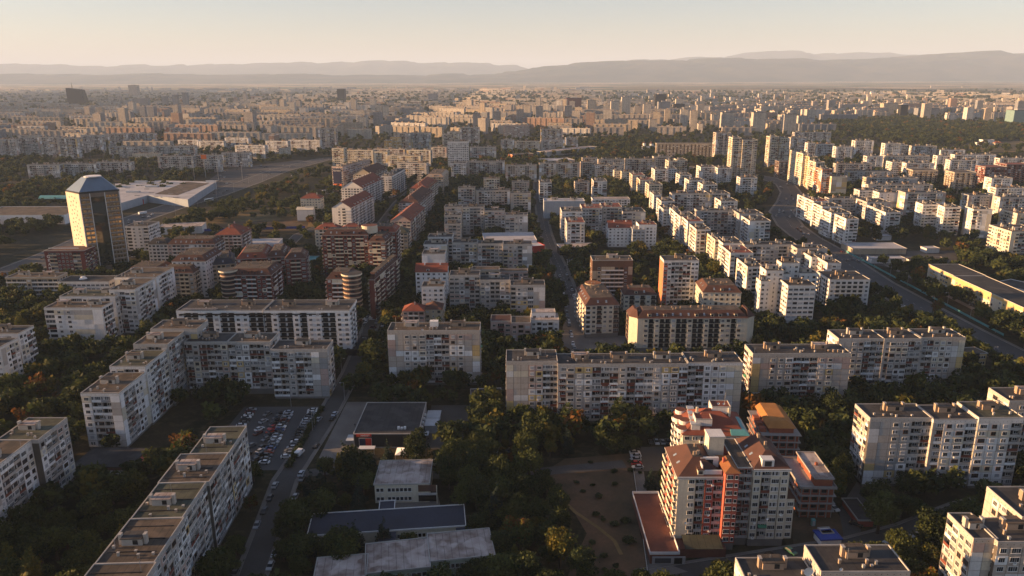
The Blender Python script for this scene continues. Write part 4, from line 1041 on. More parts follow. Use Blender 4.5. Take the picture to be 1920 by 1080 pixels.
for f in range(17):
    z = 6 + f * 3.35
    for (u, w) in ((.04, 2.3), (.155, 2.3), (.66, 1.5), (.74, 1.5), (.82, 1.5), (.90, 1.5)):
        q = link('window', TPL['tower_win'] if 'tower_win' in TPL else tpl('tower_win', lambda g: (g.box(-.5, -.06, 0, .5, .02, 1.7, 'glass_gold_glint'),)), b.root, (u * wl + w / 2, -.03, z), 0, (w, 1, 1))
    g2 = b.sep('floor_band'); g2.box(.1, -.12, z - .55, wl * .27 - .05, -.001, z - .25, 'wall_conc'); g2 = b.sep('floor_band'); g2.box(wl * .64, -.12, z - .55, wl - .1, -.001, z - .25, 'coping')
la = math.atan2(-ay, -ax); ll = math.hypot(ax, ay)
sd = Geo(); sd.box(0, -.25, 2, ll, -.001, TH - .4, 'wall_cream'); link('side_cladding', sd.mesh('side_cladding'), b.root, (ax, ay, 0), la)
for f in range(17):
    for k in range(3):
        link('window', TPL['window_s'], b.root, (ax + (ll * (.25 + .2 * k + .08 * (f % 2))) * math.cos(la) + .26 * math.sin(la), ay + (ll * (.25 + .2 * k + .08 * (f % 2))) * math.sin(la) - .26 * math.cos(la), 8 + f * 3.2 + (k % 2) * .9), la)
b.p('roof').loft([(x * .98 + .2, y * .96 + .5) for x, y in pts], TH + .8, [(wl * .45 + (x - wl * .45) * .38, 10 + (y - 10) * .38) for x, y in pts], TH + 10.5, 'metal_blue', 'wall_white')
for (cx_, cy_) in ((-.35, -.2), (wl - .1, -.3), (wl * .26 - .3, -.3), (wl * .625, -.3)): b.sep('corner_strip').box(cx_, cy_, 2, cx_ + .55, cy_ + .28, TH - .6, 'coping_white')
b.p('roof_crown').cyl(wl * .45, 10, 6.0, TH + 10.6, TH + 11.3, 'wall_white', 20)
b.p('roof_gallery').prism([(x * 1.01, y * 1.01 + .1) for x, y in pts], TH - .49, TH + .4, 'roof_dark')
b.done()
b = mk('hotel', 'dark red hotel with a vertical white sign at the foot of the glass tower', 'offwhite', [(82, 470, 157, 7, 16, dict(pal='darkred', kind='modern', seed=200, roof='flat', pats={'S': 'bLLwwwwLLb'}, rails='wall_sand', roofmat='tile_brown', huts=0, ground=3))], 'B', 0, 'hotel')
for i, ch in enumerate('GRAMI'): lettering(ch, b.root, (2.7, -.2, 19.4 - i * 2.9), 3.0, 'white_paint')
b.p('top_frame').box(4, -.5, 25.6, 26, -.1, 26.2, 'coping_white'); b.done()
mk('apartment_block', 'pale teal block tucked behind the glass tower', 'teal', [(234, 424, 277, 9, 22, dict(seed=201, kind='modern', rails='wall_offwhite', pal='offwhite', pats={'S': 'LwwL'}))]).done()
mk('apartment_block', 'greenish roofed block with skylights right behind the glass tower', 'offwhite', [(277, 458, 314, 6, 12, dict(roof='mansard', roofmat='roof_dark', kind='brick', seed=202))]).done()
mk('apartment_block', 'long dark red mansard block with a row of skylights left of the domed red house', 'pink', [(314, 458, 403, 6, 20, dict(roof='mansard', roofmat='tile_brown', kind='brick', seed=203))]).done()
mk('apartment_block', 'pinkish house with a red hip roof and a white arched dormer beyond the mansard blocks', 'pink', [(404, 440, 452, 7, 26, dict(roof='hip', roofmat='tile_red', seed=204, kind='brick'))]).done()
b = mk('apartment_block', 'cream block with dark red mansard roof and white dormers before the glass tower', 'cream',
   [(235, 512, 300, 7, 22, dict(roof='mansard', roofmat='tile_brown', seed=205, pal='sand', kind='brick', rails='balcony_cream')), (300, 512, 362, 7, 22, dict(roof='mansard', roofmat='tile_brown', seed=206, pal='sand', kind='brick', rails='balcony_cream')),
    (322, 490, 385, 9, 30, dict(roof='mansard', roofmat='tile_brown', seed=207, pal='offwhite', kind='plain', sides='SE'))])
b.done()
mk('apartment_block', 'cream wing with a slate grey mansard roof running back from the mansard blocks', 'offwhite', [(397, 497, 440, 7, 32, dict(roof='mansard', roofmat='roof_blue', seed=208, kind='brick', pal='sand', rails='balcony_cream'))], ang=20).done()

def rounded(label, L, top, Rx, nf, dep, ang, seed, pal='brick', r=5.5, corner='R', bands=True, side='E'):
    b = mk('apartment_block', label, 'brick', [(L, top, Rx, nf, dep, dict(roof='mansard', roofmat='tile_brown', seed=seed, kind='brick', pal=pal, sides='SEW', ground=1.5))], 'B', ang)
    ca, sa = math.cos(b.ang), math.sin(b.ang); h = 1.5 + nf * 2.8 + .3
    w = run_to(b.x, b.y, b.ang, Rx, h); cx = w - 1 if corner == 'R' else 1.0
    c = b.sep('round_corner'); c.cyl(cx, 1.5, r, 0, 1.5 + nf * 2.8 + 2.6, 'wall_' + PAL[pal][0], 20, mt='roof_dark')
    for f in range(nf + 1):
        z = 1.5 + f * 2.8
        q = b.sep('balcony_ring'); q.cyl(cx, 1.5, r + .3, z - .1, z + .6, 'wall_sand', 22)
        q = b.sep('window_band'); q.cyl(cx, 1.5, r + .06, z + 1.0, z + 2.4, 'glass', 22)
    q = b.sep('round_cap'); q.cyl(cx, 1.5, r + .9, z + 2.7, z + 3.7, 'wall_cream', 22, mt='roof_dark')
    return b
rounded('red brick block with a round cream topped corner tower above the black and white block', 612, 523, 662, 9, 18, 0, 211, corner='R').done()
mk('apartment_block', 'red brick wing with cream balconies receding behind the round corner tower', 'brick', [(692, 524, 700, 9, 55, dict(roof='mansard', roofmat='tile_brown', seed=212, kind='brick', rails='balcony_cream', sides='EW'))], ang=-7).done()
b = mk('apartment_block', 'broad red brick block with cream bands and round roof terrace, largest brick block', 'brick', [(604, 441, 690, 11, 16, dict(roof='mansard', roofmat='tile_brown', seed=213, kind='brick', rails='balcony_cream', pats={'S': 'wDwDDwDwDDw'}, ground=1.5)), (680, 437, 741, 11, 22, dict(roof='mansard', roofmat='tile_red', seed=233, kind='brick', sides='SE', dy=4))])
c = b.sep('round_terrace'); c.cyl(34, 9, 6, 33, 38.6, 'wall_cream', 22, mt='terrace_red'); b.done()
mk('apartment_block', 'red brick block with dark red roof, right of the broad brick block', 'brick', [(690, 453, 722, 10, 46, dict(roof='mansard', roofmat='tile_brown', seed=214, kind='brick', rails='balcony_cream'))], ang=-5).done()
mk('apartment_block', 'cream house with a salmon tile roof behind the broad brick block', 'cream', [(590, 430, 636, 7, 14, dict(roof='hip', roofmat='tile_red', seed=215, kind='brick')), (636, 431, 680, 8, 14, dict(roof='hip', roofmat='tile_red', seed=216, kind='brick'))]).done()
mk('apartment_block', 'cream house with a green pyramid roof at the right end of the brick group', 'cream', [(735, 436, 764, 8, 15, dict(roof='hip', roofmat='roof_green', seed=217, kind='brick', pal='sand'))]).done()
rounded('red block with a rounded white left corner and a brown tiled roof', 424, 516, 508, 8, 26, 0, 218, corner='L', r=5).done()
mk('apartment_block', 'curving red brick block with white balconies and skylights behind the rounded red block', 'brick', [(443, 486, 500, 9, 34, dict(roof='mansard', roofmat='tile_red', seed=219, kind='brick', rails='balcony_white')), (500, 482, 535, 9, 30, dict(roof='mansard', roofmat='tile_brown', seed=220, kind='brick', rails='balcony_cream')), (535, 484, 574, 9, 22, dict(roof='mansard', roofmat='tile_brown', seed=221, kind='brick', rails='balcony_cream', dy=-3))], ang=10).done()

# ------------------------------------------------------------------ left side blocks
mk('apartment_block', 'four storey cream terraced block with long balconies, left of the slender poplar', 'sand', [(9, 520, 106, 5, 13, dict(seed=301, pats={'S': 'LLLLwLLLLL'}, rails='wall_offwhite'))]).done()
b = mk('office_building', 'low white building with a small white dome on its roof', 'offwhite', [(108, 528, 204, 4, 16, dict(seed=302, kind='office', huts=0))], cat='office building')
b.sep('dome').cyl(13, 8, 2.6, 13.5, 15.0, 'white_paint', 14, r1=1.2); b.done()
mk('apartment_block', 'grey panel block with white patches beside the slender poplar, stepping back to the right', 'panelwhite',
   [(82, 577, 190, 8, 12, dict(seed=303, pats={'S': 'LwwbbE'.replace('E', 'b'), 'E': 'LLLL'}, roofmat='roof_brown')), (110, 556, 214, 8, 14, dict(seed=304, dy=.5, roofmat='roof_green')), (204, 543, 252, 9, 26, dict(seed=305, roofmat='roof_brown')), (214, 520, 292, 9, 26, dict(seed=306, roofmat='roof_brown'))]).done()
mk('apartment_block', 'panel block cut by the left edge just below the dry field', 'panelwhite', [(-60, 626, 33, 8, 13, dict(seed=307, pats={'E': 'LwLL'})), (-60, 640, 20, 8, 13, dict(seed=308, dy=-8))]).done()
mk('warehouse_store', 'white walled store with a flat brown roof at the left edge', 'white', [(-60, 404, 120, 2, 55, dict(seed=309, kind='plain', sides='', fh=4, roofmat='roof_brown', huts=0, roof='flatwhite'))], ang=0, cat='store').done()
x_, y_ = P(72, 372, 10)
b = Bld('barrel_skylight', 'long teal barrel vault skylight on the store roof left of the tower', 'skylight', x_, y_); g = b.p('vault')
for i in range(8):
    t, u = math.pi * i / 8, math.pi * (i + 1) / 8; g.poly([(0, 5 - 5 * math.cos(t), 9.2 + 3.6 * math.sin(t)), (42, 5 - 5 * math.cos(t), 9.2 + 3.6 * math.sin(t)), (42, 5 - 5 * math.cos(u), 9.2 + 3.6 * math.sin(u)), (0, 5 - 5 * math.cos(u), 9.2 + 3.6 * math.sin(u))][::-1], 'sheet_teal')
for i in range(15): b.sep('rib').box(i * 3, -.05, 9.2, i * 3 + .12, 0, 9.9, 'white_paint')
b.done()
# warehouse store with the white roof
b = Bld('warehouse_store', 'huge white warehouse store with a bright flat roof right of the glass tower', 'store', 0, 0)
q = [P(x, y, 9) for x, y in ((215, 384), (277, 366), (352, 374), (404, 341), (300, 338), (208, 345))]
b.p('wall').prism(q, 0, 9, 'wall_blue', 'roof_white'); b.p('roof').prism([P(x, y, 9) for x, y in ((290, 364), (333, 366), (392, 344), (350, 341))], 9.01, 9.15, 'roof_brown')
for (x, y) in ((236, 360), (272, 350), (252, 341)):
    X, Y = P(x, y, 10); b.sep('roof_unit').box(X, Y, 9.01, X + 16, Y + 5, 11, 'metal_pale')
for k in range(14): X, Y = P(225 + k * 9 % 120, 346 + (k * 7) % 26, 9); b.sep('skylight_strip').box(X, Y, 9.16, X + 6, Y + 1.6, 9.7, 'rail_grey')
b.p('red_posts')
for i in range(6): X, Y = P(228 + i * 8, 384 - i * 1.5, 4); b.sep('red_post').box(X, Y - 1.2, 0, X + 1.2, Y - .6, 6, 'sign_red')
b.done(); FOOT.append((-440, 915, 90, 75, 0))
cx, cy = P(399, 343, 8); lt = Bld('store_sign', 'white sign panel at the right corner of the warehouse store', 'sign', cx, cy - 3); lt.p('panel').box(-8, -.3, 0, 6, 0, 12, 'wall_offwhite')
for k, (u, w_, h_) in enumerate(((-7, 3.4, 3.2), (-3, 1.6, 2.6), (-.9, 1.6, 2.6), (1.3, 2.4, 2.2))): lt.sep('dark_mark').box(u, -.36, 6.2, u + w_, -.301, 6.2 + h_, 'wall_teal')
lt.done()
def row(label, style, rects, **kw): return mk('apartment_block', label, style, rects, **kw).done()
row('dim panel row with a sunlit end wall, nearest to the glass tower', 'panel', [(50, 309, 111, 7, 13, dict(pats={'W': 'bbb'}))])
row('long dim panel row just right of the one with the sunlit end wall', 'panel', [(112, 307, 180, 7, 12), (180.5, 304, 245, 7, 12)])
mk('school_building', 'low sunlit yellowish building before the white gable on the left boulevard', 'cream', [(248, 288, 297, 4, 18, dict(kind='office', pal='cream'))], cat='school').done()
row('panel row with a bright white gable above the warehouse store', 'panel', [(295, 293, 362, 9, 13, dict(pats={'W': 'bbb'})), (362.5, 291, 412, 9, 13), (412, 287, 466, 8, 13, dict(dy=6))])
row('long brownish panel row with a white gable end behind the yellowish school', 'panel', [(203, 275, 290, 7, 13, dict(pats={'W': 'bbb'})), (290.5, 274, 366, 7, 13)])
row('tall dark panel slab at the left edge in front of the city', 'panel', [(-20, 261, 32, 12, 14), (32.5, 254, 73, 14, 14), (73.5, 257, 112, 13, 14)])
row('tall panel slab with a narrow sunlit end behind the dim left row', 'panel', [(112, 258, 150, 13, 14, dict(dy=-10)), (150.5, 253, 190, 12, 14)])
row('panel slab with a sunlit gable right of the tall left slabs', 'panel', [(201, 251, 240, 9, 13), (240.5, 250, 290, 9, 13)])
row('sunlit white row left of the boulevard bend', 'panelwhite', [(333, 262, 372, 6, 12), (372.5, 264, 420, 6, 12), (421, 258, 466, 8, 12)], ang=-10)
row('sunlit cream row beside the boulevard bend at the far trees', 'panelwhite', [(440, 272, 497, 8, 12), (497.5, 264, 540, 8, 12), (540.5, 262, 600, 8, 12)], ang=-10)
row('beige twin slab with a dark flat cap above the boulevard bend', 'panelwarm', [(596, 240, 630, 15, 18)])
row('orange ended narrow slab among grey blocks on the left', 'orange', [(308, 239, 322, 10, 16), (322.5, 241, 352, 9, 16, dict(st='panel'))])
# ------------------------------------------------------------------ centre left rows
b = mk('apartment_block', 'dark grey slab with a navy billboard on its end wall', 'grey', [(622, 312, 643, 11, 95, dict(kind='office', pal='pink', huts=1))], ang=-12.0)
b.p('billboard').box(1.2, -.4, 11, 12.6, -.08, 30, 'sign_navy'); b.p('billboard_strip').box(1.2, -.38, 8, 12.6, -.09, 10.5, 'sign_orange'); b.done()
lettering('ТЕХАРО', b.root, (6.9, -.45, 27.5), 2.7, 'white_paint')
mk('apartment_block', 'long white and red block with a red tiled roof and white gable end', 'white', [(622, 389, 658, 9, 74, dict(roof='gable', roofmat='tile_red', pats={'S': 'bwDb'}, kind='brick', pal='offwhite', rails='balcony_white', seed=401)), (640, 352, 680, 9, 80, dict(roof='gable', roofmat='tile_red', kind='brick', pal='offwhite', seed=402)), (662, 327, 698, 9, 70, dict(roof='gable', roofmat='tile_brown', kind='brick', pal='sand', seed=403))], ang=-7).done()
row('white block with balconies on its right side, above the red tiled row', 'offwhite', [(714, 330, 735, 9, 75, dict(kind='brick', pats={'S': 'LwL'}, seed=404))], ang=-5)
mk('apartment_block', 'pink gabled row with red dormers between the two tree lined streets', 'pink', [(732, 414, 770, 8, 70, dict(roof='gable', roofmat='tile_red', kind='brick', pal='pink', rails='balcony_cream', seed=405)), (748, 380, 786, 8, 85, dict(roof='hip', roofmat='tile_brown', kind='brick', pal='pink', seed=406)), (768, 354, 802, 8, 70, dict(roof='hip', roofmat='tile_red', kind='brick', pal='sand', seed=407))], ang=-4).done()
mk('apartment_block', 'brownish block with an arched roof at the top of the tree lined street', 'sand', [(798, 332, 832, 8, 60, dict(roof='mansard', roofmat='huthot', kind='modern', pal='sand', seed=408))], ang=-2).done()
mk('house', 'small beige house with red hip roof and blank gabled annex by young trees', 'cream', [(563, 372, 601, 6, 16, dict(roof='hip', roofmat='tile_red', kind='plain', seed=409)), (558, 392, 589, 4, 8, dict(roof='gable', roofmat='wall_cream', kind='blank', sides='', dy=-4, seed=410, pal='offwhite'))], cat='house').done()
low('shed', 'small white shed behind the beige house with the red roof', (605, 358, 625, 357, 9), 4, 'wall_white', 'roof_white', 'coping').done()
low('sports_hall', 'long low pale roofed hall behind the dark red mansards', (295, 427, 378, 424, 22), 7, 'wall_offwhite', 'roof_pale', 'coping').done()
low('petrol_station', 'flat white canopy with dark roof stripes beside the curving brick block', (448, 460, 520, 458, 26), 6, 'wall_white', 'roof_white', 'coping_white').done()
for k in range(7):
    X, Y = P(455 + k * 8, 457, 6.1)
low('annex', 'teal glass roofed passage behind the curving brick block', (575, 500, 600, 480, 10), 5, 'wall_teal', 'sheet_teal', 'coping').done()
# centre column
row('eight storey patched block in three steps with an antenna dish, left of the central street', 'panel', [(842, 516, 899, 9, 12.5, dict(seed=421, pats={'S': 'WWwLLL'})), (900, 525, 956, 8, 12.5, dict(seed=422, dy=.1)), (957, 535, 1022, 8, 12.5, dict(seed=423, pats={'S': 'LwwLbb'}, dy=.1))])
mk('apartment_block', 'white gabled house with red roofs leaning on the stepped patched block', 'white', [(779, 510, 838, 8, 14, dict(roof='gable', roofmat='tile_red', kind='plain', seed=424)), (790, 537, 832, 8, 12, dict(roof='flat', pal='offwhite', kind='plain', seed=425, roofmat='roof_brown'))]).done()
mk('apartment_block', 'peach house with an orange red hip roof above the free standing block', 'pink', [(755, 583, 795, 5, 11, dict(roof='hip', roofmat='tile_red', kind='brick', pal='pink', seed=426)), (796, 580, 828, 5, 12, dict(roof='hip', roofmat='tile_brown', kind='plain', pal='sand', seed=427))]).done()
row('grey patched block with a white gable before the low white mall', 'panel', [(848, 455, 895, 8, 12.5, dict(seed=431)), (895.5, 457, 943, 8, 12.5), (943.5, 458, 998, 8, 12.5, dict(pats={'S': 'LwwLbb'}))])
row('three stepped grey blocks seen end on, left of the grey patched block', 'panelwhite', [(802, 444, 848, 8, 14), (794, 458, 838, 8, 13, dict(pats={'S': 'wwbb'})), (791, 476, 834, 8, 13, dict(pats={'S': 'bbbb'}))])
row('pale terraced low block with a rusty fascia behind the stepped patched block', 'sand', [(884, 506, 936, 6, 10, dict(kind='modern', huts=0)), (937, 509, 990, 5, 9, dict(kind='modern', pal='pink', huts=0))])
row('low terraced house row with dark red panels left of the central street', 'pink', [(920, 602, 958, 4, 12, dict(kind='modern', rails='wall_darkred', huts=0, roofmat='tile_brown')), (958.5, 605, 995, 4, 12, dict(kind='modern', pal='pink', huts=0)), (995.5, 600, 1048, 4, 13, dict(kind='modern', pal='offwhite', huts=0, roofmat='roof_pale')), (997, 589, 1042, 5, 8, dict(kind='plain', pal='white', dy=3, huts=0, roofmat='roof_pale'))])
low('mall', 'low white mall roof crowded with ducts between grey blocks', (908, 452, 1006, 450, 34), 11, 'wall_white', 'roof_white', 'coping_white', 'mall').done()
low('shop_building', 'low bright red shop front with a white roof at the central street', (1000, 462, 1021, 460, 18), 9, 'sign_red', 'roof_white', 'sign_red', 'shop').done()
row('grey block row with stepped end blocks on its left, next above the mall', 'panel', [(867, 388, 908, 9, 12.5), (908.5, 395, 947, 8, 12.5), (947.5, 403, 990, 8, 12.5, dict(pats={'S': 'LLwwb'}))])
row('column of three end on blocks left of the grey row above the mall', 'panelwarm', [(833, 388, 866, 9, 14), (833, 404, 865, 8, 13), (833, 420, 864, 7, 13)])
row('brownish row with a dark roof and stepped left end, third above the mall', 'panelwarm', [(859, 352, 891, 9, 14, dict(dy=-2)), (892, 357, 957, 8, 12.5), (957.5, 362, 996, 8, 12.5, dict(dy=-1))])
row('small sunlit topped block above the brownish row', 'panelcream', [(907, 335, 937, 8, 14)])
row('low pale row behind the trees right of the small sunlit block', 'panelwarm', [(960, 341, 993, 6, 12)])
row('short white end on block at the left end of the long wall of blocks', 'panelwhite', [(846, 306, 874, 8, 26)])
row('endless grey wall of panel blocks across the middle of the city', 'panelwarm', [(876, 303, 947, 8, 12), (948, 310, 1007, 8, 12), (1011, 306, 1088, 9, 12), (1089, 304, 1115, 9, 12), (1116, 309, 1143, 8, 12), (1144, 309, 1170, 8, 12)])
row('back row of the endless grey wall, ending in paired blocks on the right', 'panelwarm', [(1092, 296, 1121, 8, 12), (1122, 299, 1172, 8, 12), (1173, 298, 1228, 8, 12), (1226, 294, 1258, 9, 14)])
row('tall slender white tower block with grid windows behind the long wall', 'panelwhite', [(839, 265, 879, 16, 16, dict(attic=3, kind='office', pal='offwhite'))])
row('grey block right of the tall slender white tower block', 'panel', [(881, 276, 931, 8, 13)])
row('sunlit long row of cream blocks left of the tall slender tower', 'panelcream', [(622, 278, 645, 10, 16), (646, 281, 700, 8, 12), (701, 284, 727, 8, 12), (728, 291, 790, 7, 12, dict(dy=-3)), (762, 281, 808, 9, 12)], ang=-9)
row('back part of the sunlit long row, cream and grey', 'panelwarm', [(700, 279, 760, 8, 12), (808, 276, 838, 8, 14)], ang=-9)
row('grey flat block before the right end of the sunlit long row', 'panel', [(744, 305, 800, 8, 13)], ang=-9)
row('orange stepped tall block ending the big grey slab', 'ochre', [(720, 264, 736, 9, 16), (732, 257, 752, 11, 16), (746, 250, 770, 13, 14, dict(st='panel')), (770.5, 249, 808, 13, 14, dict(st='panel'))])
row('big grey ribbed slab with sunlit left corner, left of the salmon slab', 'panel', [(829, 252, 846, 11, 18, dict(st='panelcream')), (838, 247, 862, 12, 16, dict(st='panelcream')), (862.5, 239, 900, 13, 14)])
row('salmon coloured slab in the middle distance', 'pink', [(945, 235, 994, 11, 16, dict(pal='pink', kind='brick'))])
row('beige slab with white balcony bands right of the salmon slab', 'panelwarm', [(1014, 242, 1056, 11, 16)])
row('grey block with sunlit left end below the salmon slab', 'panel', [(939, 262, 965, 9, 14), (965.5, 265, 1014, 7, 13, dict(st='panelcream')), (1014.5, 262, 1060, 8, 13), (1060.5, 258, 1085, 8, 13)])
low('school_building', 'long low grey roofed school among trees in the middle distance', (1025, 285, 1120, 275, 26), 9, 'wall_conc', 'roof_pale', 'coping', 'school').done()
low('school_building', 'low building with a bright orange wall left of the grey roofed school', (961, 290, 1000, 288, 18), 9, 'wall_orange', 'roof_brown', 'coping', 'school').done()
low('school_building', 'low white roofed hall behind the endless grey wall', (1022, 302, 1078, 300, 40), 7, 'wall_sand', 'roof_white', 'coping', 'hall').done()
c = Bld('church', 'small pale church with two domed towers among trees', 'church', *P(1205, 283), 0)
c.p('nave').box(0, 0, 0, 26, 14, 9, 'wall_offwhite'); c.sep('tower').cyl(4, 7, 3.2, 0, 15, 'wall_offwhite', 10); c.sep('dome').cyl(4, 7, 3.4, 15.01, 18, 'tile_brown', 10, r1=.6); c.sep('tower').cyl(18, 7, 4.6, 0, 14, 'wall_offwhite', 12); c.sep('dome').cyl(18, 7, 4.8, 14.01, 18.5, 'tile_brown', 12, r1=.8); c.done()
# centre right
row('dark panelled blue grey office block by the central street', 'blue', [(1020, 377, 1097, 6, 18, dict(kind='blank', sides='', pal='blue', roof='flatwhite', roofmat='roof_white', ground=3))], cat='office building')
row('white low modern block right of the blue grey office block', 'white', [(1111, 373, 1182, 4, 16, dict(kind='modern', huts=0, roofmat='roof_pale'))])
row('end on white block above the blue grey office block', 'panelwhite', [(1012, 342, 1035, 8, 26, dict(pats={'S': 'LwL'}))])
row('end on sunlit block among trees above the white modern block', 'panelwhite', [(1113, 339, 1139, 8, 24, dict(pats={'S': 'LwL'}))])
row('low pale row peeping over trees above the white modern block', 'panelwarm', [(1078, 341, 1106, 5, 12)])
row('grey block with red roof trim and sunlit end on wing beside the central street', 'panel', [(1092, 390, 1130, 9, 12.5, dict(roofmat='tile_red')), (1130.5, 388, 1167, 9, 12.5, dict(roofmat='tile_red')), (1168, 397, 1211, 8, 12.5, dict(pats={'S': 'LLwbb'})), (1053, 395, 1092, 9, 13, dict(dy=-4, st='panelwhite')), (1063, 417, 1097, 8, 17, dict(st='panelwhite', roofmat='tile_red', pats={'S': 'wLLw'}))], chain=True)
mk('apartment_block', 'white houses with red roofs and blue glazed corner, right of the central street', 'white', [(1141, 427, 1186, 6, 16, dict(roof='gable', roofmat='tile_red', kind='plain', seed=441)), (1186.5, 430, 1210, 6, 12, dict(pal='blue', kind='office', seed=442)), (1198, 421, 1232, 7, 15, dict(roof='flat', kind='plain', seed=443, roofmat='tile_red', attic=2.4))]).done()
b = low('car_dealer', 'low curved car showroom with a pale roof before the white topped brown tower', (1050, 464, 1115, 462, 14), 7, 'glass', 'roof_pale', 'coping_white', 'showroom'); b.done()
low('garage_row', 'low flat grey roof under the trees left of the brown tower', (1072, 494, 1112, 492, 14), 4, 'wall_conc', 'roof_pale', 'coping', 'garage').done()
row('brown brick tower block with a broad white attic', 'brick', [(1111, 488, 1187, 8, 14, dict(kind='panel', pats={'S': 'bwDDDDDwb', 'W': 'wbw'}, pal='brown', rails='wall_brown', attic=4.5, seed=451))])
row('white tower block with orange painted left wall and red side strips', 'panelwhite', [(1245, 488, 1311, 11, 13, dict(pats={'S': 'wwLLLLLww', 'W': 'bbb'}, seed=452, st='orange', huts=1, roofmat='roof_dark', pal='panelwhite'))])
bb = [o for o in bpy.data.objects if o.get('label', '').startswith('white tower block with orange')][0]
g = Geo(); g.box(-.2, .2, 1, -.07, 12.8, 31.5, 'wall_orange'); link('painted_wall', g.mesh('painted_wall'), bb)
g = Geo(); g.box(.1, -.14, 1, 2.5, -.11, 31.5, 'wall_redwall'); link('red_strip', g.mesh('red_strip'), bb)
b = mk('apartment_block', 'cream five storey wedge block with a brown mansard and bright skylights by the square', 'cream', [(1098, 573, 1161, 6, 37, dict(roof='mansard', roofmat='tile_brown', pats={'S': 'DwLwwL', 'W': 'wDwwDwwDwwDw'}, rails='wall_brown', kind='modern', ground=2.5, seed=453))], ang=4); b.p('drum').cyl(10, 34, 5, 19, 24, 'wall_sand', 16, mt='tile_copper'); b.done()
b = mk('apartment_block', 'long cream block with a dark brown mansard roof and black loggias on the square', 'cream', [(1196, 597, 1402, 6, 15, dict(roof='mansard', roofmat='tile_brown', pats={'S': 'bwLwLLwLLwLLwLLwwLwb'}, rails='wall_char', kind='modern', ground=2.5, seed=454))], ang=0)
x_ = run_to(b.x, b.y, 0, 1402, 20)
b.sep('end_bay').prism([(x_ + .02, .3), (x_ + 5, 4.5), (x_ + 5, 14), (x_ + .02, 14.6)], 2.5, 19.6, 'wall_cream'); b.sep('end_bay_roof').loft([(x_ + .02, 0), (x_ + 5.4, 4.3), (x_ + 5.4, 14.3), (x_ + .02, 14.9)], 19.61, [(x_ + .02, 3), (x_ + 1.4, 6), (x_ + 1.4, 12), (x_ + .02, 12)], 23.5, 'tile_brown')
b.sep('end_bay').prism([(-.02, .3), (-.02, 14), (-4, 14), (-4, 4)], 2.5, 19.6, 'wall_cream'); b.sep('end_bay_roof').loft([(-.02, 0), (-.02, 14.3), (-4.4, 14.3), (-4.4, 3.8)], 19.61, [(-.02, 3), (-.02, 12), (-1.2, 12), (-1.2, 6)], 23.5, 'tile_brown')
for f in range(6):
    g = b.p('balconies'); z = 2.6 + f * 2.8; g.box(x_ + 5.02, 5, z, x_ + 5.4, 13, z + .9, 'wall_char'); g.box(x_ + 5.01, 5.2, z + 1, x_ + 5.1, 12.8, z + 2.3, 'glass'); g.box(-4.4, 5, z, -4.02, 13, z + .9, 'wall_brown'); g.box(-4.1, 5.2, z + 1, -4.01, 12.8, z + 2.3, 'glass')
b.done()
mk('apartment_block', 'cream wing with a round tower and sunlit copper roof behind the long cream block', 'cream', [(1318, 548, 1390, 6, 24, dict(roof='mansard', roofmat='tile_brown', kind='plain', ground=2, seed=455))], ang=-3).done()
row('grey cream block with a dark mansard joining the wedge block on its right', 'cream', [(1170, 553, 1231, 6, 13, dict(roof='mansard', roofmat='tile_brown', kind='modern', rails='wall_char', seed=456))])
# right group: stepped sunlit wings with long shaded backs
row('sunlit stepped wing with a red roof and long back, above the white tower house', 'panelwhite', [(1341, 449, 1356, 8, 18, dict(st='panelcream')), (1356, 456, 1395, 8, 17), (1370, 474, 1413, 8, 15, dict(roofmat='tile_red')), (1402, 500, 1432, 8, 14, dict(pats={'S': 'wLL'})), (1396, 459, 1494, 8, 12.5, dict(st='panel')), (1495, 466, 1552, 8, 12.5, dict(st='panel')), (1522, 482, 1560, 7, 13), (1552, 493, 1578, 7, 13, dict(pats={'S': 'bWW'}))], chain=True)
row('white sculptural tower house of stepped cubes left of the boulevard', 'white', [(1437, 507, 1470, 11, 12, dict(kind='plain', pal='offwhite')), (1427, 527, 1445, 9, 9, dict(kind='plain', pal='offwhite')), (1452, 512, 1480, 10, 10, dict(kind='plain', pal='offwhite', dy=-2)), (1478, 535, 1530, 9, 13, dict(kind='office', pal='offwhite')), (1466, 493, 1500, 12, 9, dict(kind='plain', pal='offwhite')), (1500, 512, 1533, 10, 12, dict(kind='plain', pal='offwhite'))])
row('white block with red balcony fronts beside the boulevard', 'white', [(1556, 524, 1632, 6, 22, dict(pats={'S': 'wDDDDDw'}, kind='brick', pal='offwhite', rails='wall_redwall', ground=2.5, roofmat='roof_dark', attic=1.0))])
b = mk('school_building', 'long yellow painted school building with a dark roof beside the boulevard', 'yellow', [(1790, 517, 1850, 3, 34, dict(kind='office', pal='yellow', sides='SW', pats={'W': 'bWWWbWWWbb'}, attic=2.2, fh=3.2, huts=0)), (1920, 577, 1990, 3, 76, dict(kind='office', pal='yellow', sides='SW', pats={'W': 'bwwbwwbwwbwwbwwbwwb'}, attic=2.2, fh=3.2, huts=0))], cat='school'); b.done()
low('sports_hall', 'white walled hall with a dark roof behind the yellow school', (1862, 530, 1990, 560, 20), 9, 'wall_white', 'roof_dark', 'coping_white', 'hall').done()
row('pale sunlit block cut by the right edge above the school', 'panelcream', [(1897, 434, 1960, 8, 30, dict(pats={'W': 'LwwLwwL'})), (1908, 400, 1960, 8, 26)])
row('pleated sunlit white block of three offset parts, before the poplar on the right', 'panelwhite', [(1731, 383, 1763, 9, 17, dict(pats={'W': 'bwww'})), (1772, 388, 1803, 9, 17, dict(pats={'W': 'bwww'})), (1826, 392, 1862, 9, 17, dict(pats={'W': 'bbww', 'S': 'Lwbb'}))], ang=-6)
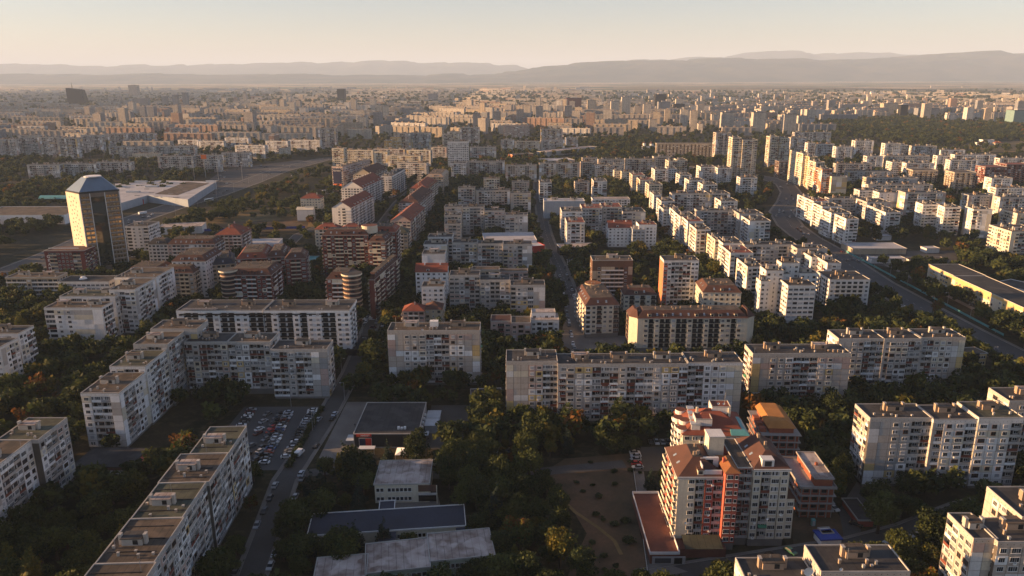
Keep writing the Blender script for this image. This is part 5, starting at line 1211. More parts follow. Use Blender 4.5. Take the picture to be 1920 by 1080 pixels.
row('shaded block row with a bright end wall behind the pleated white block', 'panel', [(1817, 366, 1862, 8, 14), (1876, 370, 1960, 8, 13, dict(pats={'W': 'bww'}))])
row('two sunlit blocks on the left of the row with banded ends', 'panelwhite', [(1612, 357, 1648, 8, 14), (1649, 361, 1696, 8, 15, dict(pats={'S': 'wwbb', 'W': 'wwww'}))])
row('block row with a brown banded bright end wall, right of the boulevard', 'panelwarm', [(1698, 361, 1775, 9, 15, dict(pats={'W': 'bbw'}))])
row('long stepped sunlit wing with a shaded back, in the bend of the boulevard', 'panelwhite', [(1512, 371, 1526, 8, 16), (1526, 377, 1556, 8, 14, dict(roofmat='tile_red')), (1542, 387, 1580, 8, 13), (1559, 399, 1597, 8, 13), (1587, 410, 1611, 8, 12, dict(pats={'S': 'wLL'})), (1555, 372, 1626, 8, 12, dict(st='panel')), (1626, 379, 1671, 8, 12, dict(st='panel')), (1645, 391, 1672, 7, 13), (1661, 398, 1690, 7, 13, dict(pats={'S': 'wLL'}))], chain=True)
row('tall yellow stepped tower chain at the boulevard bend, with one orange strip', 'yellow', [(1493, 284, 1506, 15, 16, dict(pal='panelcream')), (1506, 288, 1520, 15, 16, dict(pal='panelcream')), (1518, 294, 1535, 14, 16, dict(pal='yellow')), (1530, 304, 1548, 13, 16, dict(pal='panelcream')), (1542, 317, 1562, 12, 15, dict(pal='orange')), (1560, 331, 1590, 9, 16, dict(pal='panelcream', pats={'S': 'bbb'}))], chain=True, kind='panel')
row('highest pair of slender towers in the sun left of the boulevard', 'panelcream', [(1374, 258, 1392, 22, 20), (1393, 262, 1422, 21, 20)])
row('compact white block at the foot of the highest towers', 'panelwhite', [(1388, 333, 1421, 8, 15)])
row('dark sided slender tower left of the highest pair', 'panelwarm', [(1343, 249, 1372, 16, 20)])
row('long pillared beige hotel like block behind the trees in the middle', 'sand', [(1231, 269, 1341, 8, 20, dict(kind='modern', rails='wall_brown', huts=0, roofmat='roof_brown'))], ang=-5)
row('three sunlit narrow blocks before the highest towers', 'panelwhite', [(1314, 313, 1344, 8, 14), (1346, 315, 1373, 8, 15)], chain=True)
row('sunlit stepped chain left of the compact white block', 'panelwhite', [(1275, 328, 1298, 7, 14), (1292, 338, 1322, 7, 13), (1318, 346, 1346, 7, 13)], chain=True)
row('small white twin block before the pillared beige block', 'panelwhite', [(1228, 318, 1254, 8, 14), (1254, 316, 1270, 8, 16)], chain=True)
row('sunlit twin block below the right end of the endless wall', 'panelcream', [(1254, 302, 1270, 9, 15), (1270.5, 300, 1290, 9, 15)], chain=True)
row('pinkish stepped chain with red roofs in the centre trees', 'panelcream', [(1186, 328, 1210, 8, 14, dict(roofmat='tile_red')), (1200, 337, 1226, 8, 13, dict(roofmat='tile_red')), (1217, 346, 1243, 8, 14)], chain=True)
row('small sunlit orange tinted block left of the pinkish chain', 'panelcream', [(1152, 320, 1166, 6, 14), (1166, 322, 1190, 6, 13)])
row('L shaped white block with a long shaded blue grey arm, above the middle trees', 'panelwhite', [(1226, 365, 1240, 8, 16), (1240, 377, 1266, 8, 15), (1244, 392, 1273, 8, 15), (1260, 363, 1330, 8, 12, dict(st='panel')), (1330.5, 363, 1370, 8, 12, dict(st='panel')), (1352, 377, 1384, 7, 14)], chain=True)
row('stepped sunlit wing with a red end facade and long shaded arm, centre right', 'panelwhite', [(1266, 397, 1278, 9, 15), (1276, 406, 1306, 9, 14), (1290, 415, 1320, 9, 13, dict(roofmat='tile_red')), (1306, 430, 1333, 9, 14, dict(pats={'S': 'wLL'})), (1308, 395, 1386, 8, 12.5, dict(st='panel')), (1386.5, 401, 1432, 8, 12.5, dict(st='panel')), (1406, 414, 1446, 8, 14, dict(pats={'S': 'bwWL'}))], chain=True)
# parallel rows on the right
for i, (lab, rr_) in enumerate((
        ('long shaded row right of the tall yellow chain, topmost', [(1568, 307, 1637, 7, 12)]), ('long shaded row right of the tall yellow chain, second from the top', [(1590, 321, 1674, 7, 12)]),
        ('long shaded row right of the tall yellow chain, third from the top', [(1625, 333, 1722, 7, 12)]), ('long shaded row just above the two sunlit blocks with banded ends', [(1628, 346, 1750, 7, 12)]),
        ('short pinkish block with lit end above the parallel rows', [(1626, 293, 1657, 8, 14)]), ('grey block right of the short pinkish block', [(1662, 292, 1745, 8, 13)]),
        ('white wedge shaped block above the brown framed houses', [(1673, 304, 1700, 7, 20), (1700, 306, 1753, 7, 14)]), ('grey slab with lit left edge before the woods', [(1713, 274, 1758, 8, 16)]),
        ('small white block before the woods, left of the far slab', [(1764, 281, 1811, 6, 14)]), ('long white row at the edge of the meadow', [(1758, 292, 1790, 7, 14), (1790.5, 290, 1869, 8, 13)]),
        ('pale row with a sunlit top before the meadow row', [(1782, 300, 1836, 7, 14)]), ('red capped white tower house before the woods', [(1604, 264, 1640, 11, 16)]),
        ('white curved house right of the red capped tower house', [(1660, 269, 1690, 10, 15), (1690.5, 272, 1704, 8, 20)]), ('white twin block left of the red capped tower house', [(1568, 275, 1600, 9, 15)]),
        ('yellow topped block above the tall yellow chain', [(1515, 268, 1530, 10, 15), (1530.5, 270, 1566, 9, 14)]), ('white block at the right edge before the meadow', [(1875, 297, 1930, 7, 14)]),
        ('white sunlit block below the red brown terraced block', [(1860, 334, 1900, 8, 16), (1868, 352, 1925, 6, 16)]))):
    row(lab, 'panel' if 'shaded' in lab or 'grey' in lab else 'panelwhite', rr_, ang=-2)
row('brown framed terraced house left of the other brown framed one', 'sand', [(1712, 319, 1760, 8, 22, dict(kind='modern', rails='wall_brown', huts=0))], ang=-6)
row('brown framed terraced house with horizontal balconies on the right', 'sand', [(1790, 323, 1832, 9, 24, dict(kind='modern', rails='wall_brown', huts=0))], ang=-3)
row('red brown terraced block at the right edge', 'brick', [(1848, 313, 1890, 10, 22, dict(kind='modern', huts=0, roofmat='tile_red')), (1888, 308, 1935, 9, 22, dict(kind='modern', huts=0, roofmat='tile_red'))])
row('slender sunlit tower between the highest pair and the yellow topped block', 'panelcream', [(1444, 256, 1462, 17, 18), (1462.5, 259, 1482, 16, 18)])
row('dark framed building at the foot of the slender sunlit tower', 'grey', [(1461, 303, 1490, 8, 18, dict(kind='modern', pal='brown', huts=0))])
row('slab behind the slender sunlit tower', 'panel', [(1483, 258, 1514, 10, 14), (1490, 248, 1560, 8, 14)])
low('shed', 'long cream roofed market shed below the boulevard bend', (1599, 466, 1700, 466, 24), 5, 'wall_sand', 'roof_white', 'coping', 'shed').done()
for i, (L, t, Rr_, lab) in enumerate(((1635, 485, 1698, 'long low white shed left of the depot yard'), (1705, 487, 1775, 'long brown roofed shed beside the depot'), (1738, 466, 1762, 'small white gabled shed by the depot trees'), (1645, 443, 1672, 'flat white booth under the stepped wing'))):
    low('shed', lab, (L, t, Rr_, t - .5, 9), 4, 'wall_offwhite', 'roof_brown' if 'brown' in lab else 'roof_white', 'coping', 'shed').done()
mk('villa', 'white villa with flat wings alone on the meadow at the right', 'white', [(1843, 262, 1866, 3, 14, dict(kind='plain', huts=0)), (1832, 267, 1852, 2, 10, dict(kind='plain', huts=0))], cat='villa').done()
mk('villa', 'small yellow house right of the white villa', 'yellow', [(1866, 268, 1882, 2, 10, dict(roof='hip', roofmat='tile_red', kind='plain'))], cat='house').done()

# ------------------------------------------------------------------ far landmarks, one mesh each but with their own height and shape
def far_one(name, label, px, top, Rx, base, m, dep=18, roofm='roof_dark', cat='tower block', group=None, ang=0, shape=None):
    """base row gives the distance, top row the height"""
    X, Y = P(px, base); w = (Rx - px) / FPX * (Y * math.cos(PITCH) + CAM_H * math.sin(PITCH))
    h = 1.0
    lo, hi = 1.0, 300.0
    for _ in range(30):
        mid = (lo + hi) / 2
        if to_px(X, Y, mid)[1] > top: lo = mid
        else: hi = mid
    h = lo
    g = Geo()
    if shape == 'slope':
        g.poly([(0, 0, 0), (w, 0, 0), (w * .82, 0, h * .9), (0, 0, h)], m); g.poly([(0, dep, 0), (0, dep, h), (w * .82, dep, h * .9), (w, dep, 0)], m); g.poly([(0, 0, 0), (0, 0, h), (0, dep, h), (0, dep, 0)], m); g.poly([(w, 0, 0), (w, dep, 0), (w * .82, dep, h * .9), (w * .82, 0, h * .9)], m); g.poly([(0, 0, h), (w * .82, 0, h * .9), (w * .82, dep, h * .9), (0, dep, h)], 'roof_dark')
    else: g.box(0, 0, 0, w, dep, h, m)
    r_ = Geo(); r_.box(-.2, -.2, h + .01, w + .2, dep + .2, h + .8, roofm) if shape != 'slope' else r_.cyl(w * .25, dep / 2, 2.2, h * .97, h * 1.3, 'wall_char', 6, r1=.3)
    r_.box(w * .3, dep * .3, h + .81, w * .7, dep * .7, h + 3.5, 'wall_conc') if shape != 'slope' else None
    root = tag(link(name, None, None, (X, Y, 0), R(ang)), label, cat, group)
    link('wall', g.mesh('wall'), root); link('roof', r_.mesh('roof'), root)
    foot(X + w / 2, Y + dep / 2, w / 2 + 2, dep / 2 + 2)
FO = far_one
FO('skyscraper', 'dark glass skyscraper with a sloping side and a mast in the far left haze', 128, 165, 162, 200, 'wall_char', 40, cat='skyscraper', shape='slope')
FO('tower_block', 'grey white tower alone in the far left haze', 243, 160, 259, 184, 'far_wall_c', 40)
FO('office_building', 'dark broad office slab in the left haze before the cone topped towers', 250, 185, 278, 202, 'far_wall_g', 30, cat='office building')
for i, (x, t, lab) in enumerate(((305, 180, 'leftmost'), (325, 177, 'middle'), (344, 173, 'rightmost'))): FO('tower_block', 'twin toned tower with a pale cone top, %s of three in the left haze' % lab, x, t, x + 9, 203, 'far_wall_g', 22, 'wall_white')
FO('tower_block', 'dark grey slab tower in the haze left of the centre', 633, 167, 647, 192, 'wall_char', 40)
FO('tower_block', 'beige block with a dark right part in the far centre', 803, 176, 820, 192, 'far_wall_g', 40)
for x, t, bs, lab in ((887, 213, 244, 'grey grid tower, first from the left of the row behind the salmon slab'), (925, 210, 240, 'grey grid tower, second from the left of the row behind the salmon slab'), (968, 206, 236, 'grey grid tower, third from the left of the row above the salmon slab'), (1004, 200, 232, 'grey grid tower, fourth of the row above the salmon slab'), (1058, 199, 226, 'grey grid tower, rightmost of the row above the salmon slab')): FO('tower_block', lab, x, t, x + 14, bs, 'far_wall_c', 16)
FO('tower_block', 'sunlit twin tower left of the centre, left one', 707, 197, 717, 224, 'far_wall_b', 18); FO('tower_block', 'sunlit twin tower left of the centre, right one', 718, 199, 728, 224, 'far_wall_b', 18)
FO('office_building', 'dark maroon office slab in the far centre', 1062, 184, 1090, 206, 'wall_darkred', 40, cat='office building')
FO('tower_block', 'golden edged tower right of the maroon office slab', 1101, 188, 1117, 212, 'far_wall_d', 20)
FO('tower_block', 'left one of the two tall white pointed towers', 1145, 190, 1161, 217, 'far_wall_b', 20); FO('tower_block', 'right one of the two tall white pointed towers', 1165, 182, 1181, 217, 'far_wall_b', 20)
FO('office_building', 'tall dark green glass block in the far right centre', 1228, 177, 1248, 205, 'wall_char', 40, cat='office building'); FO('office_building', 'grey ribbed office block before the dark green glass one', 1234, 191, 1256, 213, 'far_wall_g', 30, cat='office building'); FO('office_building', 'near black office block right of the grey ribbed one', 1264, 195, 1283, 213, 'wall_char', 30, cat='office building')
FO('tower_block', 'sunlit tall tower, left one of three in a line on the right', 1352, 211, 1375, 246, 'far_wall_b', 20); FO('tower_block', 'sunlit tall tower, middle one of three in a line on the right', 1410, 211, 1434, 252, 'far_wall_b', 20); FO('tower_block', 'sunlit tall tower, right one of three in a line on the right', 1468, 214, 1491, 252, 'far_wall_b', 20)
FO('office_building', 'blue white round fronted office at the edge of the woods', 1501, 222, 1525, 237, 'wall_blue', 30, cat='office building')
FO('tower_block', 'slim dark tower with a white arch top beyond the woods', 1687, 196, 1700, 222, 'wall_char', 20, 'wall_white'); FO('office_building', 'framed grey office row beyond the woods', 1720, 203, 1760, 220, 'far_wall_g', 30, cat='office building')
FO('tower_block', 'ochre twin block beyond the woods', 1655, 194, 1683, 214, 'far_wall_d', 30); FO('office_building', 'big green glass block at the right edge beyond the woods', 1898, 207, 1930, 236, 'wall_teal', 40, cat='office building')
FO('silo', 'white airfield control tower on the plain', 1632, 172, 1636, 182, 'wall_white', 10, 'wall_white', cat='tower'); FO('terminal', 'long white terminal building on the plain', 1640, 176, 1672, 180, 'wall_white', 60, 'roof_white', cat='terminal')
FO('tower_block', 'pale tower on the left side behind the grey ribbed slab', 1368 - 400, 178, 976 - 0, 190, 'far_wall_b', 24)

# ------------------------------------------------------------------ the rest of the city: rows and towers to the foot of the mountains
def inside(px, py, poly):
    c = False; n = len(poly)
    for i in range(n):
        x1, y1 = poly[i]; x2, y2 = poly[(i + 1) % n]
        if (y1 > py) != (y2 > py) and px < (x2 - x1) * (py - y1) / (y2 - y1) + x1: c = not c
    return c
def clear(x, y, r, lst=None):
    for (fx, fy, hx, hy, a) in FOOT:
        dx, dy = x - fx, y - fy
        if abs(dx) + abs(dy) > 400: continue
        ca, sa = math.cos(a), math.sin(a); u, v = dx * ca + dy * sa, -dx * sa + dy * ca
        if abs(u) < hx + r and abs(v) < hy + r: return False
    return True
def seg_d(x, y, a, b_):
    ax, ay = a; bx, by = b_; l2 = (bx - ax) ** 2 + (by - ay) ** 2 or 1
    t = max(0, min(1, ((x - ax) * (bx - ax) + (y - ay) * (by - ay)) / l2)); return math.hypot(x - ax - t * (bx - ax), y - ay - t * (by - ay))
def off_road(x, y, r=0):
    for pts, w in ROADS:
        for i in range(len(pts) - 1):
            if seg_d(x, y, pts[i], pts[i + 1]) < w + r: return False
    return True
WOODS = [[(1500, 255), (1560, 226), (1690, 224), (1760, 232), (1925, 238), (1925, 262), (1800, 272), (1700, 270), (1620, 258)], [(1045, 282), (1120, 262), (1225, 262), (1228, 298), (1120, 296)], [(395, 262), (450, 245), (470, 262)]]
FIELDS = [[(1800, 262), (1925, 258), (1925, 290), (1810, 290)], [(420, 330), (600, 295), (625, 350), (600, 430), (380, 430)], [(0, 330), (110, 340), (120, 370), (0, 380)], [(1100, 172), (1480, 170), (1925, 178), (1925, 165), (1100, 164)], [(480, 300), (640, 292), (640, 330), (520, 330)]]
rf = random.Random(99)
NEARF = []; FARF = []
def far_zone(y0, y1, n, sx, sy):
    y = y0
    while y < y1:
        xmax = y * .72 + 60; x = -xmax
        step = sx * (1 + (y - y0) / y0 * .25)
        while x < xmax:
            xx, yy = x + rf.uniform(-.3, .3) * step, y + rf.uniform(-.35, .35) * sy
            px, py = to_px(xx, yy, 0)
            x += step
            if rf.random() < .08 + max(0, (yy - 4200) / 9000): continue
            if py > 256 and inside(px, py, [(800, 256), (2000, 256), (2000, 400), (800, 400)]): continue
            if py > 262 and px > 560: continue
            if py > 300: continue
            if any(inside(px, py, w_) for w_ in WOODS + FIELDS): continue
            if (px > 1100 and py < 176 and rf.random() < .88) or (py < 166 and rf.random() < .5): continue
            big = noise1(xx / 900 + 5, 2) + noise1(yy / 800, 4) - 2
            t = rf.random()
            if t < .10 + .06 * big: w, d, nf = rf.uniform(18, 28), rf.uniform(18, 24), rf.randint(11, 19)
            elif t < .78: w, d, nf = rf.uniform(50, 130), 13, rf.randint(7, 10)
            elif t < .88: w, d, nf = 12, rf.uniform(30, 70), rf.randint(6, 9)
            else: w, d, nf = rf.uniform(12, 45), rf.uniform(12, 30), rf.randint(1, 5)
            if yy > 3500: nf = max(1, int(nf * .75))
            if not clear(xx + w / 2, yy + d / 2, max(w, d) / 2): continue
            if not off_road(xx + w / 2, yy, 12): continue
            a = R((6 if xx < -350 else (-16 if xx < 500 else -13)) + rf.uniform(-4, 4) + 14 * math.sin(xx / 700))
            foot(xx + w / 2, yy + d / 2, w / 2, d / 2, a)
            (NEARF if len(NEARF) < 290 else FARF).append((xx, yy, w, d, nf, a, rf.choice(FARW[:4] + FARW[:3] + FARW), rf.choice(('roof_dark', 'roof_dark', 'roof_brown', 'roof_pale', 'tile_red' if nf < 6 else 'roof_brown'))))
        y += sy * (1 + (y - y0) / y0 * .5)
far_zone(1330, 2300, 0, 78, 52)
far_zone(2300, 9500, 0, 88, 68)
def rot_boxes(g, x, y, a, boxes):
    ca, sa = math.cos(a), math.sin(a)
    for (x0, y0, z0, x1, y1, z1, m_) in boxes:
        c = [(x + u * ca - v * sa, y + u * sa + v * ca) for u, v in ((x0, y0), (x1, y0), (x1, y1), (x0, y1))]
        for i in range(4):
            p, q = c[i], c[(i + 1) % 4]; g.poly([(p[0], p[1], z0), (q[0], q[1], z0), (q[0], q[1], z1), (p[0], p[1], z1)], m_)
        g.poly([(p[0], p[1], z1) for p in c], m_)
def far_boxes(w, d, nf, mw, mr, rnd):
    h = nf * 2.8 + 1.5
    out_ = [(0, 0, 0, w, d, h, mw), (-.2, -.2, h - .6, w + .2, d + .2, h + .25, 'coping'), (.2, .2, h + .26, w - .2, d - .2, h + .32, mr)]
    for k in range(max(1, int(w / 20))): out_.append((w * (k + .5) / max(1, int(w / 20)) - 2.5, d * .35, h + .33, w * (k + .5) / max(1, int(w / 20)) + 2.5, d * .7, h + 2.6, 'huthot'))
    if w > 30 and nf > 4:
        for k in range(int(w / 16)): out_.append((k * 16 + 5, -1.0, 2.8, k * 16 + 8.2, -.01, h - 1.5, mw))
    return out_
WORDS = dict(far_wall_a='grey beige', far_wall_b='pale', far_wall_c='grey', far_wall_d='sand coloured', far_wall_e='reddish', far_wall_f='whitish', far_wall_g='dark glassy')
cache = {}
NEARF.sort(key=lambda t: t[1])
for (x, y, w, d, nf, a, mw, mr) in NEARF:
    kind_ = 'tower block' if nf > 9 else ('slab of flats' if max(w, d) > 30 and nf > 5 else 'low building')
    px = to_px(x, y)[0]
    side = 'left haze' if px < 420 else 'centre left' if px < 800 else 'centre' if px < 1150 else 'centre right' if px < 1450 else 'right side'
    dist = 'just beyond the middle districts' if y < 1750 else 'in the far city'
    lab = '%s %s %s, on the %s' % (WORDS[mw], kind_, dist, side)
    root = tag(link({'tower block': 'tower_block', 'slab of flats': 'apartment_block', 'low building': 'low_building'}[kind_], None, None, (x, y, 0), a), lab, kind_.replace('slab of flats', 'apartment block'), lab.split(',')[0].split(' ', 1)[1] + ' on the ' + side + ', ' + WORDS[mw])
    bx = far_boxes(w, d, nf, mw, mr, rf); g1, g2 = Geo(), Geo()
    for q in bx: (g1 if q[6].startswith('far_wall') else g2).box(*q)
    link('wall', g1.mesh('wall'), root); link('roof', g2.mesh('roof'), root)
g = Geo()
for (x, y, w, d, nf, a, mw, mr) in FARF: rot_boxes(g, x, y, a, far_boxes(w, d, nf, mw, mr, rf)[: (9 if y < 4000 else 3)])
tag(link('distant_city', g.mesh('distant_city')), 'mass of small distant blocks fading towards the mountains', None, None, 'stuff')
print('far buildings', len(NEARF), len(FARF))

# ------------------------------------------------------------------ trees
def leaf_cloud(rs, lobes, n, size, mats, low=False):
    """leaf clumps spread through the crown's volume; lobes = (x, y, z, rx, ry, rz)"""
    L = np.array(lobes); vol = L[:, 3] * L[:, 4] * L[:, 5]; pick = rs.choice(len(L), n, p=vol / vol.sum())
    d = rs.normal(size=(n, 3)); d /= np.linalg.norm(d, axis=1)[:, None]
    r = rs.uniform(.35, 1.0, n) ** .45 * (1 + .22 * rs.normal(size=n) * .6)
    c = L[pick, :3] + d * r[:, None] * L[pick, 3:]
    nrm = d * .5 + rs.normal(size=(n, 3)) * .7; nrm /= np.linalg.norm(nrm, axis=1)[:, None]
    t = np.cross(nrm, rs.normal(size=(n, 3))); t /= np.linalg.norm(t, axis=1)[:, None]; bt = np.cross(nrm, t)
    s = (size * rs.uniform(.6, 1.5, n))[:, None]
    V = np.stack([c - t * s, c - bt * s * .7, c + t * s, c + bt * s * .7], 1).reshape(-1, 3)
    F = np.arange(n * 4).reshape(-1, 4)
    mi = rs.choice(len(mats), n, p=np.array([m_[1] for m_ in mats]))
    # whole lobes lean to one tone so that the crown has light and dark clumps
    lobe_tone = rs.choice(len(mats), len(L), p=np.array([m_[1] for m_ in mats])); k = rs.random(n) < .6; mi[k] = lobe_tone[pick[k]]
    return make_mesh('crown', V, F, [], mi, [], [m_[0] for m_ in mats])
def trunk_mesh(h, r, limbs, rnd):
    g = Geo(); g.cyl(0, 0, r, 0, h * .5, 'bark', 6, r1=r * .6)
    for k in range(limbs):
        a = 2 * math.pi * k / limbs + rnd.uniform(-.4, .4); z = h * rnd.uniform(.22, .45); L_ = h * .3
        p = (math.cos(a) * r * .4, math.sin(a) * r * .4, z); q = (math.cos(a) * L_ * .7, math.sin(a) * L_ * .7, z + L_)
        rr_ = r * .35
        for i in range(3):
            t0, t1 = 2 * math.pi * i / 3, 2 * math.pi * (i + 1) / 3
            g.poly([(p[0] + rr_ * math.cos(t0), p[1] + rr_ * math.sin(t0), p[2]), (p[0] + rr_ * math.cos(t1), p[1] + rr_ * math.sin(t1), p[2]), (q[0] + rr_ * .3 * math.cos(t1), q[1] + rr_ * .3 * math.sin(t1), q[2]), (q[0] + rr_ * .3 * math.cos(t0), q[1] + rr_ * .3 * math.sin(t0), q[2])], 'bark')
    return g.mesh('trunk')
def broad(seed, H, Rad, n, size, mats):
    rs = np.random.RandomState(seed); rnd = random.Random(seed); lobes = [(0, 0, H * .62, Rad * .75, Rad * .75, H * .27)]
    for k in range(9):
        a = rs.uniform(0, 6.28); q = rs.uniform(.35, .75) * Rad; lobes.append((q * math.cos(a), q * math.sin(a), H * rs.uniform(.36, .86), Rad * rs.uniform(.28, .48), Rad * rs.uniform(.28, .48), H * rs.uniform(.1, .2)))
    return leaf_cloud(rs, lobes, n, size, mats), trunk_mesh(H, Rad * .07 + .12, 5, rnd)
def conifer(seed, H, Rad, n, size, mats):
    rs = np.random.RandomState(seed); lobes = []
    for k in range(9):
        t = k / 9; z = H * (.12 + .82 * t); r = Rad * (1 - t) * .9 + .25
        for j in range(max(1, int(5 * (1 - t)))): a = rs.uniform(0, 6.28); lobes.append((r * .45 * math.cos(a), r * .45 * math.sin(a), z, r * .6, r * .6, H * .055))
    return leaf_cloud(rs, lobes, n, size, mats), trunk_mesh(H, .2, 3, random.Random(seed))
def column(seed, H, Rad, n, size, mats):
    rs = np.random.RandomState(seed); lobes = [(rs.uniform(-.3, .3), rs.uniform(-.3, .3), H * (.12 + .1 * k), Rad * math.sin(.5 + 2.4 * k / 8.5), Rad * math.sin(.5 + 2.4 * k / 8.5), H * .09) for k in range(9)]
    return leaf_cloud(rs, lobes, n, size, mats), trunk_mesh(H, .22, 3, random.Random(seed))
DK = [('leaf_dark', .65), ('leaf_mid', .35)]; MD = [('leaf_dark', .3), ('leaf_mid', .7)]; YL = [('leaf_mid', .45), ('leaf_yellow', .55)]; RU = [('leaf_rust', .5), ('leaf_yellow', .25), ('leaf_mid', .25)]; FI = [('leaf_fir', 1.0)]
KINDS_ = [('dark round tree', 'tree', [broad(s, 11, 5.0, 2600, .34, DK) for s in (1, 2, 3)]), ('green broad tree', 'tree', [broad(s, 9.5, 4.6, 2300, .33, MD) for s in (4, 5, 6)]), ('yellowing tree', 'tree', [broad(s, 10, 3.8, 2000, .32, YL) for s in (7, 8)]),
          ('rust coloured tree', 'tree', [broad(s, 8.5, 3.6, 1800, .32, RU) for s in (9,)]), ('dark fir', 'fir tree', [conifer(s, 14, 3.3, 2300, .3, FI) for s in (10, 11)]), ('low dark bush', 'bush', [broad(s, 3.6, 2.6, 900, .28, DK) for s in (12, 13)])]
LOW = [[broad(s + 50, 10.5, 4.9, 230, .95, k) for s in (1, 2)] for k in (DK, DK, MD, MD, YL, RU)]
POPLAR = column(77, 20, 3.2, 2600, .36, YL)
ZONES = [([(150, 640), (330, 610), (340, 700), (160, 740)], 'between the stepped grey block and the poplar'), ([(0, 640), (240, 640), (240, 830), (0, 800)], 'among the trees left of the stepped block'), ([(0, 830), (250, 830), (400, 800), (300, 1090), (0, 1090)], 'in the dark hollow between the two left slabs'),
         ([(240, 700), (440, 700), (440, 860), (240, 860)], 'on the lawn in front of the stepped block'), ([(440, 850), (580, 850), (560, 1090), (380, 1090)], 'along the inner street right of the long slab'), ([(560, 840), (710, 840), (710, 1090), (540, 1090)], 'around the left side of the kindergarten'),
         ([(800, 840), (1010, 840), (1060, 1090), (900, 1090), (830, 940)], 'in the grove right of the kindergarten'), ([(880, 760), (1180, 740), (1190, 850), (1010, 870), (880, 850)], 'in the grove below the very long grey block'), ([(840, 640), (960, 640), (960, 770), (840, 770)], 'between the free standing block and the very long grey block'),
         ([(600, 640), (740, 640), (740, 760), (600, 760)], 'beside the parking street'), ([(1000, 1000), (1260, 860), (1240, 1090), (1000, 1090)], 'on the edge of the bare earth lot'), ([(1380, 700), (1620, 700), (1600, 960), (1480, 930)], 'behind the brick shells'),
         ([(1560, 860), (1930, 860), (1930, 1090), (1560, 1090)], 'in the dark thicket below the patched block on the right'), ([(1560, 700), (1930, 680), (1930, 860), (1560, 860)], 'between the blocks on the right'), ([(1380, 540), (1700, 540), (1700, 680), (1380, 680)], 'under the white sculptural tower house'),
         ([(1640, 480), (1930, 480), (1930, 760), (1700, 640)], 'between the boulevard and the yellow school'), ([(930, 560), (1080, 560), (1080, 680), (930, 680)], 'left of the central street'), ([(700, 440), (850, 440), (850, 640), (720, 640)], 'along the tree lined street left of the centre')]
rt = random.Random(31)
NOT_TREE = HARD
KEEP = [[(-76, 269), (-50, 269), (-50, 284), (-76, 284)], [(36, 196), (100, 196), (100, 214), (36, 214)], pp((1183, 838), (1262, 838), (1262, 884), (1188, 884)), [(-125, 263), (-64, 263), (-64, 331), (-125, 331)], pp((1065, 862), (1190, 850), (1205, 1020), (1140, 1040), (1092, 940)), pp((715, 985), (845, 975), (830, 905), (705, 915)), pp((1490, 950), (1560, 945), (1600, 1010), (1540, 1040), (1490, 1040)), pp((1062, 560), (1090, 560), (1105, 625), (1200, 632), (1200, 655), (1050, 655)),
        pp((670, 735), (840, 735), (850, 752), (660, 752)), pp((430, 740), (600, 735), (600, 750), (430, 755)), pp((290, 760), (420, 770), (340, 850), (250, 850)), pp((1380, 1030), (1500, 1010), (1500, 1060), (1380, 1070))] + [HARD[-0] for _ in ()]
MEAD = [pp(*((p) for p in w_)) for w_ in FIELDS[:3]]
pts_all = []
y = 150.0
while y < 1500:
    sp_ = 6.3 + max(0, y - 330) * .0045
    xm = y * .75 + 70; x = -xm
    while x < xm:
        xx, yy = x + rt.uniform(-.5, .5) * sp_, y + rt.uniform(-.5, .5) * sp_; x += sp_
        if rt.random() < .16: continue
        if noise1(xx / 35 + 9, 1) + noise1(yy / 30, 6) < (1.65 if yy < 400 else 1.88) and rt.random() < .8: continue
        if any(inside(xx, yy, k) for k in KEEP) or any(inside(xx, yy, k) for k in HARD): continue
        if not off_road(xx, yy, 1.0) or not clear(xx, yy, 2.4): continue
        if xx < -250 and 560 < yy < 1420 and not off_road(xx, yy, 36): continue
        if xx > 200 and 600 < yy < 1300 and not off_road(xx, yy, 9): continue
        if any(inside(xx, yy, k) for k in MEAD) and noise1(xx / 30 + 9, 1) + noise1(yy / 40, 6) < (1.1 if yy > 770 and xx < -150 else 1.9): continue
        pts_all.append((xx, yy))
    y += sp_ * .9
def in_view(x, y):
    px, py = to_px(x, y, 6); return -60 < px < 1980 and py < 1110
pts_all.sort(key=lambda p: math.hypot(*p) if in_view(*p) else 1e5)
SUNNY = lambda x, y: x > 120
TREES = []
for i, (x, y) in enumerate(pts_all[:292]):
    px, py = to_px(x, y, 5)
    w_ = [5, 4, 1.0, .35, .7, 1.8]
    if 560 < px < 720 and py > 840: w_ = [4, 2, .6, .1, 3.5, .6]
    if 900 < px < 1200 and 750 < py < 880: w_ = [3, 4, 3, 1, .5, .5]
    k = rt.choices(range(6), w_)[0]; nm, cat, var = KINDS_[k]; cr, tk = rt.choice(var)
    if k == 2 and rt.random() < .3: nm, (cr, tk) = 'slim yellow green poplar', POPLAR
    zone = next((z[1] for z in ZONES if inside(px, py + 10, z[0])), 'among the blocks of the near quarter')
    s = rt.choice((rt.uniform(.55, .8), rt.uniform(.8, 1.1), rt.uniform(1.0, 1.4))) * (.75 if 'poplar' in nm else 1)
    root = tag(link('bush' if k == 5 else ('fir_tree' if k == 4 else 'tree'), None, None, (x, y, 0), rt.uniform(0, 6.28), (s, s, s * rt.uniform(.85, 1.15))), '%s %s' % (nm, zone), cat, '%ss %s' % (nm, zone))
    link('crown', cr, root); link('trunk', tk, root)
